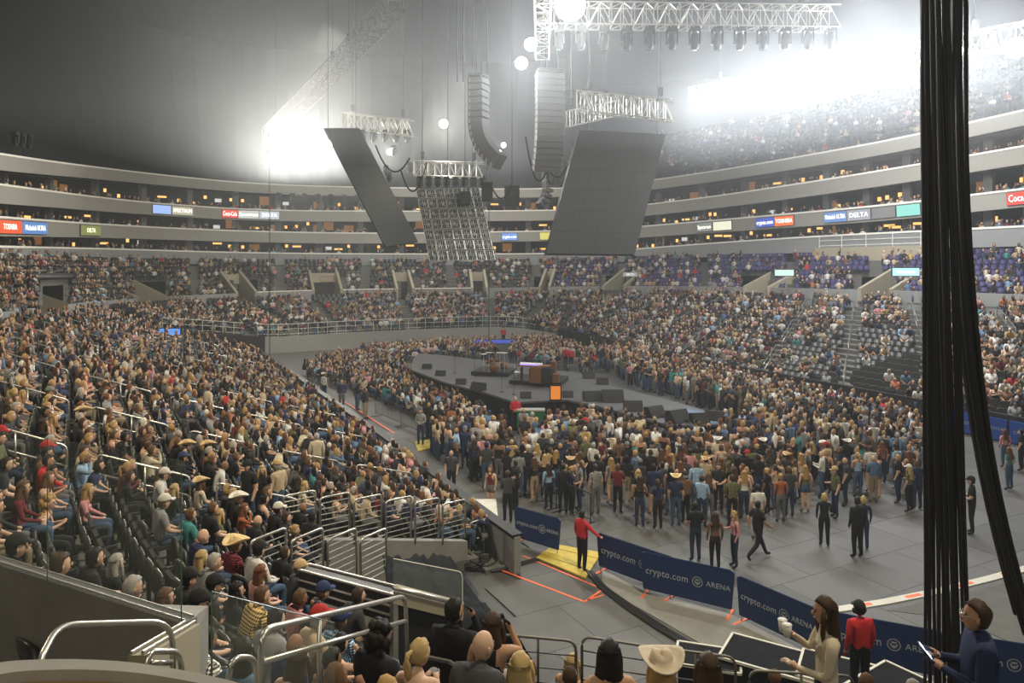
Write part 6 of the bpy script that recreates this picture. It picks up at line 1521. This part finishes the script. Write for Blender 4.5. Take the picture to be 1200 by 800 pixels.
of(1005, 654, 10, 'stand', look(0, 'short', 'black', None, 'long', 'black', 'black', scale=1.06), 'person in black leather jacket alone on the open floor')
of(1012, 644, -10, 'stand', look(1, 'bob', 'blond', None, 'long', 'navy', 'dark blue'), 'blond person in navy close beside the leather jacket wearer')
of(1020, 576, 0, 'stand', look(0, 'short', 'dark brown', None, 'short', 'white', 'dark blue', 'short', shoe='white'), 'person in white shirt and dark shorts seen from behind')
of(1034, 566, 5, 'stand', look(1, 'long', 'auburn', None, 'short', 'rust', 'dark blue'), 'person with auburn hair in rust top beside the white shirt')
of(1066, 600, 30, 'stand_cup', look(1, 'long', 'blond', ('cap', 'white'), 'short', 'olive', 'black', shoe='brown'), 'person in white cap and olive shirt with a drink')
of(1075, 597, 0, 'stand', look(0, 'short', 'brown', None, 'short', 'navy', 'dark blue'), 'person in navy half hidden by the thick cable bundle')
of(1139, 626, 60, 'stand_fold', look(0, 'short', 'black', ('cap', 'black'), 'short', 'black', 'black', scale=1.08), 'large person in black uniform alone beyond the hanging cables')
of(1116, 580, -20, 'stand', look(1, 'bun', 'honey blond', None, 'long', 'beige', 'maroon', 'short'), 'person in beige sweater and short skirt between the cable bundles') if 'maroon' in PANTS else of(1116, 580, -20, 'stand', look(1, 'bun', 'honey blond', None, 'long', 'beige', 'grey', 'short'), 'person in beige sweater and short skirt between the cable bundles')
of(1183, 574, 20, 'stand', look(1, 'long', 'auburn', None, 'short', 'teal', 'blue'), 'person in teal shirt standing by the far boards')
of(1178, 548, 0, 'stand', look(1, 'long', 'brown', None, 'long', 'pink', 'blue', plaid=True), 'person in pink plaid shirt by the far boards')
of(1197, 552, 40, 'stand', look(0, 'short', 'black', None, 'short', 'black', 'black'), 'person in black by the far boards at the frame edge')
of(493, 522, 170, 'stand_fold', look(0, 'short', 'brown', None, 'long', 'grey', 'dark blue'), 'person in grey jacket with folded arms at the aisle barrier')
of(604, 507, 175, 'stand_fold', look(0, 'bald', 'brown', None, 'long', 'red', 'black', scale=1.08), 'person in red polo facing out below the stage')
of(663, 432, 160, 'stand', look(0, 'short', 'brown', None, 'long', 'red', 'black'), 'person in red jacket beyond the stage, first of two'); of(669, 433, 190, 'stand', look(0, 'short', 'brown', None, 'long', 'red', 'black'), 'person in red jacket beyond the stage, second of two')
of(590, 404, 170, 'stand', look(0, 'short', 'black', None, 'long', 'red', 'black'), 'person in bright red standing before the far deck')
of(380, 470, -40, 'stand', look(0, 'short', 'brown', ('cowboy', 'white'), 'long', 'white', 'dark blue'), 'person in white shirt and pale hat walking in the long aisle')
of(545, 548, 190, 'stand', look(0, 'short', 'brown', ('cap', 'grey'), 'long', 'navy', 'dark blue'), 'person in navy jacket at the corner of the standing crowd')
# red-shirted steward with headphones and the seated/standing people nearest to the viewer
st_o, _, _ = free_place(1007, 714, 13.2, 5, 'stand', look(0, 'short', 'black', ('cap', 'black'), 'long', 'red', 'black'), 'steward in red shirt and black headphones before the blue barrier')
nf = free_place
mb = MB(); mb.tube([(.10 * math.cos(t), 0, .0 + .14 * math.sin(t)) for t in [3.1416 * q / 12 for q in range(13)]], .012, 5)
for s_ in (-1, 1): mb.sphere((s_ * .098, 0, -.01), (.028, .045, .05), 8, 6)
hp_ = mb.build('headphones', 'black', st_o, True); hp_.matrix_local = head_matrix(pose('stand'), 0, 0)
def seat_under(loc, a, label): make_seat(loc, a, True, label, None)
FR = [  # px, py of head, distance, yaw, kind, look, label, turn, nod
    (447, 745, 6.6, -30, 'sit', look(0, 'curly', 'black', None, 'short', 'black', 'black', skin='brown'), 'person with dark curly hair and black shirt at the stair end of the nearest row', -15, 0),
    (493, 765, 6.3, -20, 'sit_phone', look(1, 'ponytail', 'blond', None, 'bare', 'grey', 'black'), 'person with blond ponytail and bare shoulders in the nearest row', -20, 0),
    (533, 716, 7.4, -20, 'sit_up', look(0, 'short', 'black', None, 'long', 'black', 'black', skin='tan'), 'person with thick dark hair in black jacket, hand raised to the face', -30, 0),
    (578, 732, 7.0, -15, 'sit_up', look(1, 'long', 'dark brown', None, 'bare', 'black', 'black', skin='tan'), 'person with long dark hair leaning on a raised arm', -10, 0),
    (566, 757, 5.9, -25, 'sit_lean', look(0, 'bald', 'grey', None, 'long', 'charcoal', 'black'), 'bald person in charcoal hooded top in the nearest row', -25, -.1),
    (610, 782, 5.9, -12, 'sit', look(1, 'long', 'blond', None, 'long', 'beige', 'blue'), 'person with long pale blond hair next to the bald person', 0, 0),
    (714, 766, 6.2, 0, 'sit', look(1, 'long', 'black', None, 'bare', 'black', 'black', skin='tan'), 'person with very long black hair and one bare shoulder', -10, 0),
    (775, 782, 5.9, 5, 'sit', look(1, 'wavy', 'honey blond', ('cowboy', 'beige'), 'long', 'beige', 'blue'), 'person in wide beige felt hat in the nearest row', -5, .0),
    (830, 782, 6.1, 0, 'sit', look(1, 'long', 'dark brown', None, 'bare', 'brown', 'blue'), 'person with long brown hair and bare shoulders right of the felt hat', 0, 0),
]
for px, py, Y, yw, kd_, L, lb, tn, nd in FR:
    o, loc, a = nf(px, py, Y, yw, kd_, L, lb, True, tn, nd); seat_under((loc[0], loc[1], loc[2]), a, 'black stadium seat under the ' + ' '.join(lb.split()[:9]))
o, loc, a = nf(966, 716, 6.2, 80, 'carry', look(1, 'long', 'dark brown', None, 'long', 'cream', 'black', skin='tan'), 'person with long dark hair in cream blouse carrying drinks along the row', True, 0, 0)
HERO += [(966, 740, 26), (966, 780, 26)]
# what she carries
M['cup'] = mat('clear_plastic_cup', (.7, .7, .66), .3)
def cup(p, label, s=1.0):
    mb = MB(); mb.lathe([(0, 0), (.027, 0), (.038, .10), (.035, .10), (.025, .01)], 14); mb.lathe([(.039, .099), (.040, .105), (0, .108)], 14); o = mb.build('cup', 'cup', None, True, p); tag(o, label, 'cup')
hp = Vector((-.34, 0, 0))
for hx_, hy_, hz_, lb_ in ((.075, .36, 1.36, 'clear plastic cup held out by the person in cream'), (-.03, .34, 1.37, 'second plastic cup held by the person in cream')):
    cup(Vector(loc) + Matrix.Rotation(a, 3, 'Z') @ Vector((hx_, hy_, hz_)) * .96, lb_)
o, loc, a = nf(1143, 722, 5.9, 72, 'stand_phone', look(0, 'short', 'dark brown', None, 'long', 'navy', 'dark blue', skin='tan'), 'person in dark blue shirt and glasses looking at a phone', True, 5, -8)
HERO += [(1150, 760, 28)]
gl = MB(); 
def glasses(parent, J):
    mb = MB()
    for s in (-1, 1): mb.tube([(s * .030 + .022 * math.cos(t), .098, .004 + .016 * math.sin(t)) for t in [6.283 * q / 12 for q in range(13)]], .0025, 4); mb.tube([(s * .052, .095, .006), (s * .078, .0, .006)], .0025, 4)
    mb.tube([(-.008, .099, .006), (.008, .099, .006)], .0025, 4); o = mb.build('glasses', 'steel', parent); o.matrix_local = head_matrix(J, math.radians(5), math.radians(-8)); return o
glasses(o, pose('stand_phone'))
def phone(p, rz, label, tilt=50):
    mb = MB(); mb.box(0, 0, 0, .075, .15, .009); mb.box(0, 0, .006, .066, .138, .003, mi=1); o = mb.build('phone', ['black', 'phone'], None, False, p); o.rotation_euler = (math.radians(tilt), 0, rz); tag(o, label, 'phone')
ph = Vector(loc) + Matrix.Rotation(a, 3, 'Z') @ Vector((.0, .38, 1.30)); phone(ph, a, 'phone in the hands of the person in dark blue')
# the people just below the platform, in the nearest stand
ins = in_stand
IS = [  # px, head py, yaw, kind, look, label, turn
    (58, 590, -70, 'sit_phone', look(1, 'curly', 'honey blond', None, 'bare', 'black', 'black'), 'person with curly golden hair and bare shoulders below the highest rail', -10, 0),
    (28, 572, -60, 'sit', look(1, 'wavy', 'brown', None, 'long', 'maroon', 'blue'), 'person with brown wavy hair in dark red top beside the golden curls', 0, 0),
    (8, 545, -60, 'sit', look(0, 'short', 'black', None, 'short', 'black', 'black'), 'person with short black hair in black shirt at the frame edge', 0, 0),
    (104, 575, -65, 'sit', look(1, 'long', 'honey blond', None, 'long', 'pink', 'blue'), 'person in pale pink top seated beside the curved rail', 0, 0),
    (20, 642, -55, 'sit_phone', look(0, 'short', 'black', ('cap', 'black'), 'short', 'black', 'black'), 'person in black cap behind the glass at the frame edge', 0, 0),
    (72, 662, -50, 'sit_lean', look(0, 'short', 'dark brown', None, 'long', 'mustard', 'black'), 'person bending forward behind the glass in yellowish top', 0, 0),
    (112, 655, -45, 'sit', look(0, 'short', 'black', None, 'short', 'black', 'black'), 'person with short black hair behind the glass', 0, 0),
    (137, 662, -40, 'sit', look(1, 'wavy', 'grey', None, 'long', 'black', 'black'), 'person with long grey wavy hair behind the glass', 0, 0),
    (157, 690, -40, 'sit', look(0, 'short', 'grey', None, 'short', 'navy', 'dark blue'), 'person with short grey hair in navy patterned shirt behind the glass', -20, 0),
    (195, 702, -40, 'sit', look(1, 'long', 'brown', None, 'long', 'brown', 'black'), 'person with brown hair at the corner of the glass', -20, 0),
    (193, 590, -50, 'sit', look(0, 'short', 'brown', ('cap', 'white'), 'short', 'grey', 'blue'), 'person in white cap and grey shirt beside the hoop rail', 0, 0),
    (224, 605, -40, 'sit', look(0, 'short', 'brown', None, 'short', 'teal', 'blue'), 'person in blue patterned shirt seen from behind', 0, 0),
    (238, 632, -45, 'sit', look(0, 'bald', 'brown', None, 'short', 'navy', 'blue'), 'bald person in navy shirt before the patterned shirt', 0, 0),
    (252, 662, -55, 'sit_lean', look(0, 'short', 'grey', None, 'short', 'grey', 'blue'), 'person with grey hair in grey shirt leaning forward', -10, 0),
    (237, 655, -45, 'sit', look(1, 'long', 'blond', None, 'long', 'beige', 'blue'), 'person with long yellow hair beside the grey-haired person', 0, 0),
    (277, 641, -40, 'sit', look(0, 'short', 'brown', ('cowboy', 'straw'), 'long', 'maroon', 'blue', plaid=True), 'person in straw cowboy hat and dark red plaid shirt'
     , 0, 0),
    (304, 647, -35, 'sit', look(0, 'short', 'black', ('cap', 'charcoal') if 'charcoal' in HATC else ('cap', 'black'), 'long', 'white', 'blue'), 'person in dark cap and white shirt near the tunnel rail', 0, 0),
    (334, 650, -35, 'sit', look(0, 'short', 'dark brown', None, 'short', 'black', 'black'), 'person with short brown hair in black shirt near the tunnel rail', 0, 0),
    (352, 668, -60, 'sit_phone', look(0, 'short', 'brown', ('cap', 'tan'), 'short', 'charcoal', 'blue'), 'person in tan cap and charcoal shirt holding a phone in both hands', 0, 0),
    (306, 672, -40, 'sit', look(1, 'long', 'auburn', None, 'bare', 'pink', 'blue'), 'person with reddish hair in sleeveless pink top', 0, 0),
    (222, 680, -50, 'sit', look(0, 'short', 'black', ('cap', 'black'), 'short', 'black', 'black'), 'person in black cap beyond the large black cap', -10, 0),
    (252, 690, -50, 'sit_phone', look(0, 'short', 'black', ('cap', 'black'), 'short', 'black', 'black'), 'young person in black cap bending over something', -20, 0),
    (278, 693, -45, 'sit', look(1, 'long', 'black', None, 'short', 'black', 'black'), 'person with glasses and long black hair beside the pink top', -20, 0),
    (234, 708, -60, 'sit', look(0, 'short', 'black', ('cap', 'black'), 'short', 'black', 'dark blue', skin='fair', scale=1.06), 'large person in black cap and black shirt with green lettering', -15, 0),
    (308, 700, -45, 'sit_lean', look(0, 'short', 'brown', None, 'long', 'mustard', 'olive' if 'olive' in PANTS else 'khaki', plaid=True), 'person in yellow and brown plaid shirt leaning forward', -10, 0),
    (302, 612, -40, 'sit', look(0, 'bald', 'brown', None, 'short', 'black', 'black'), 'person with shaved head before the tunnel rail', 0, 0),
    (250, 596, -45, 'sit', look(0, 'short', 'brown', None, 'short', 'black', 'black'), 'person with short brown hair in black, seated behind the black cap wearer', 0, 0),
    (258, 605, -45, 'sit', look(1, 'long', 'blond', None, 'long', 'olive', 'blue'), 'person with long blond hair holding a cup in olive jacket', 0, 0),
    (236, 567, -40, 'sit', look(1, 'wavy', 'brown', ('cowboy', 'tan'), 'long', 'cream', 'blue'), 'person in wide tan hat and cream shirt behind the hoop rail', 0, 0),
    (205, 575, -45, 'sit', look(1, 'long', 'blond', None, 'long', 'black', 'blue'), 'person with blond hair in black reading a phone behind the hoop rail', 0, 0),
    (355, 595, -40, 'sit', look(0, 'bald', 'black', None, 'short', 'black', 'black', skin='brown'), 'bald person in black shirt seated beside the barred panels', 0, 0),
    (366, 606, -20, 'sit', look(0, 'short', 'black', None, 'short', 'black', 'black', skin='tan'), 'person in black stretching an arm beside the barred panels', 0, 0),
    (290, 548, 150, 'stand', look(0, 'short', 'black', ('cap', 'black'), 'short', 'black', 'dark blue'), 'person in black shirt and cap standing in the stair aisle'
     , 0, 0),
    (325, 546, 60, 'stand', look(0, 'short', 'grey', ('cap', 'tan'), 'long', 'beige', 'blue', scale=1.04), 'person in tan cap and beige long-sleeved shirt standing in the aisle', 0, 0),
    (307, 552, 200, 'stand_cup', look(1, 'long', 'blond', None, 'short', 'black', 'black'), 'blond person facing the tan cap wearer in the aisle', 0, 0),
    (218, 487, -60, 'stand', look(0, 'short', 'dark brown', None, 'long', 'charcoal', 'blue', plaid=True), 'person in black and white checked shirt walking down the stair', 0, 0),
    (245, 455, -40, 'stand', look(0, 'short', 'brown', ('cap', 'grey'), 'long', 'cream', 'khaki'), 'person in pale cream shirt standing in the middle rows', 0, 0),
    (371, 512, 20, 'stand', look(0, 'short', 'grey', None, 'long', 'cream', 'khaki'), 'person in light shirt standing below the middle rows', 0, 0),
    (12, 428, -40, 'stand', look(0, 'short', 'brown', None, 'long', 'grey', 'khaki', plaid=True), 'large person in grey patterned shirt standing at the frame edge', 0, 0),
]
for px, py, yw, kd_, L, lb, tn, nd in IS:
    r_ = ins(px, py, yw, kd_, L, lb, py > 640, tn, nd, 3.0)
    if r_ and kd_.startswith('sit') and py > 560:
        o, loc, a, it_ = r_; seat_under(loc, a, 'black stadium seat under the ' + ' '.join(lb.split()[:9]))
    if 'green lettering' in lb and r_:
        M['greenprint'] = mat('green_print', (.35, .6, .02), .6); t = text('C', .17, 'greenprint', r_[0], (.0, -.150, .86), (math.radians(90), 0, math.radians(0)))
# ------------------------------------------------------------------ turn the candidates into people and seats
def clear(px, py, scale=1.0):
    for hx, hy, rad in HERO:
        if abs(px - hx) < rad * scale and abs(py - hy) < rad * scale: return False
    return True
CAND.sort(key=lambda c_: -c_[0])
ZN = {'near': 'in the nearest raked stand', 'far': 'in the far raked stand', 'right': 'in the long raked stand', 'upper': 'in the purple-seated tier', 'pit': 'standing in the crowd before the stage', 'side': 'beside the long aisle', 'back': 'beyond the stage', 'rim': 'along the stage edge'}
inview = [c_ for c_ in CAND if -12 < c_[1] < 1212 and 200 < c_[2] < 812 and clear(c_[1], c_[2])]
LIMIT = max(0, 300 - len(ALLP))
used_labels = {}
rl = random.Random(123)
def sector(c_):
    """a findable neighbour for a person"""
    px, py = c_[1], c_[2]
    if c_[8] == 'near':
        if px < 140: return 'near the highest rail'
        if px > 430: return 'beside the dark wall'
        if py > 560: return 'near the tunnel rails'
        if px < 300: return 'in the middle rows'
        return 'above the long aisle'
    if c_[8] == 'pit':
        if py < 540: return 'deep in the crowd'
        if px < 660: return 'behind the barricade'
        if px < 800: return 'at the crowd edge'
        return 'near the open floor'
    return ZN[c_[8]]
indiv = inview[:LIMIT]; rest = inview[LIMIT:] + [c_ for c_ in CAND if not (-12 < c_[1] < 1212 and 200 < c_[2] < 812) and c_[0] > 0]
INDIV_SEATED = []
for c_ in indiv:
    _, px, py, x, y, z, yaw, seated, zone = c_
    L = rand_look(rl, seated)
    kind = rl.choice(['sit', 'sit', 'sit_lean', 'sit_phone', 'sit_back', 'sit_up'] if seated else ['stand', 'stand', 'stand_fold', 'stand_cup', 'stand_phone', 'stand_cup'])
    for q in range(12):
        lab = describe(L, kind, sector(c_))
        if lab not in used_labels: break
        L = rand_look(rl, seated)
    o = person((x, y, z), yaw, kind, L, lab)
    used_labels.setdefault(lab, []).append(o)
    if seated and zone == 'near': INDIV_SEATED.append(o)
for lab, os_ in used_labels.items():
    if len(os_) > 1:
        for o in os_: o['group'] = 'look-alikes ' + lab[12:60]
rc = random.Random(5)
byz = {}
for c_ in rest:
    byz.setdefault((c_[8], c_[7], c_[4] < 50), []).append((c_[3], c_[4], c_[5], c_[6]))
for (zone, seated, mid), items in byz.items():
    items = [(x, y, z, a) for x, y, z, a in items]
    crowd_mass('crowd', 'mass of small distant spectators ' + ZN[zone], items, LOD_MID if mid else LOD_FAR, seated, rc)
# seats: the 300 that show largest one by one
vis = [s for s in SEATS if -20 < s[1] < 1220 and s[2] < 830 and s[8] in ('near', 'right')]
ORD = ['lowest', 'second', 'third', 'fourth', 'fifth', 'sixth', 'seventh', 'eighth', 'ninth', 'tenth', 'eleventh', 'twelfth', 'thirteenth', 'fourteenth', 'fifteenth', 'sixteenth', 'seventeenth', 'highest']
CNT = ['first', 'second', 'third', 'fourth', 'fifth', 'sixth', 'seventh', 'eighth', 'ninth', 'tenth', 'eleventh', 'twelfth']
run = {}; prev_ = None; q_ = 0
for s in SEATS:            # SEATS is in row order here
    if s[7]: q_ = 0
    else: q_ = q_ + 1 if prev_ is not None and prev_[9] == s[9] and prev_[8] == s[8] and not prev_[7] else 1
    run[id(s)] = q_; prev_ = s
chosen = set()
near_empty = sorted([s for s in vis if not s[7]], key=lambda s: -s[0])[:120]
seen = {}
for s in near_empty:
    chosen.add(id(s)); st_ = 'nearest' if s[8] == 'near' else 'long'
    lab = f'empty folded black seat, {CNT[min(run[id(s)], 12) - 1]} of its gap, {ORD[s[9]]} row of the {st_} stand'
    seen.setdefault(lab, []).append(make_seat((s[3], s[4], s[5]), s[6], False, lab, None))
for lab, os_ in seen.items():
    if len(os_) > 1:
        for o in os_: o['group'] = lab.replace('empty folded black seat, ', 'empty black seats, ')
occ_ = [s for s in vis if s[7]]
for o in INDIV_SEATED[:150]:
    s = min(occ_, key=lambda s: (s[3] - o.location.x) ** 2 + (s[4] - o.location.y) ** 2)
    if id(s) in chosen: continue
    chosen.add(id(s)); words = o['label'].replace('person with ', '').replace('person ', '').split()[:11]
    make_seat((s[3], s[4], s[5]), s[6], True, 'black seat under person with ' + ' '.join(words), o.get('group') and 'seats under ' + o['group'])
left = [s for s in SEATS if id(s) not in chosen]
for key, mname, lab, par in (('near', 'seatblack', 'rows of black seats in the nearest stand', None), ('far', 'seatblack', 'rows of black seats in the far stand', None), ('right', 'seatblack', 'rows of black seats in the long stand', None)):
    it = [(s[3], s[4], s[5], s[6]) for s in left if s[8] == key]
    if it: seat_mass('seat_rows', lab, it, mname)
it = [(s[3], s[4], s[5], s[6]) for s in left if s[8] == 'upper' and s[1] > 640]; seat_mass('seat_rows', 'rows of purple seats in the upper tier', it, 'seatpurple')
it = [(s[3], s[4], s[5], s[6]) for s in left if s[8] == 'upper' and s[1] <= 640]; seat_mass('seat_rows', 'rows of dark seats in the upper tier beyond the stage', it, 'seatblack')
# spectators at the suite rails and in the top deck
it = []
for lv in range(3):
    L = L_F[lv]
    for i in range(10, 128):
        for k in range(5):
            if rc.random() < .45:
                p = L[i] + (L[i + 1] - L[i]) * rc.random(); o_ = off(L, i, 1); d = rc.choice([.8, .8, 1.7, 2.6]); it.append((p.x + o_.x * d, p.y + o_.y * d, p.z - .75 + (d * .15 if 1 else 0), math.atan2(o_.x, -o_.y) + rc.uniform(-.4, .4)))
crowd_mass('crowd', 'small spectators seated along the balcony rails', it, LOD_FAR, 1, rc)
it = []; si = []
for r_ in range(top_stand.rows):
    for i, p in top_stand.row_walk(r_, .6, .2):
        px, py = pix(p)
        if p.y < 5 or px < -40 or px > 1240: continue
        d = top_stand.inward(i); yaw = math.atan2(-d.x, d.y); si.append((p.x, p.y, p.z, yaw))
        if px > 620 and rc.random() < .22: it.append((p.x, p.y, p.z, yaw))
seat_mass('seat_rows', 'rows of dark seats in the top deck under the roof', si, 'seatblack')
crowd_mass('crowd', 'scattered small spectators in the top deck', it, LOD_FAR, 1, rc)
print('PEOPLE', len(ALLP), 'CAND', len(CAND), 'SEATS', len(SEATS), 'top', len(si))
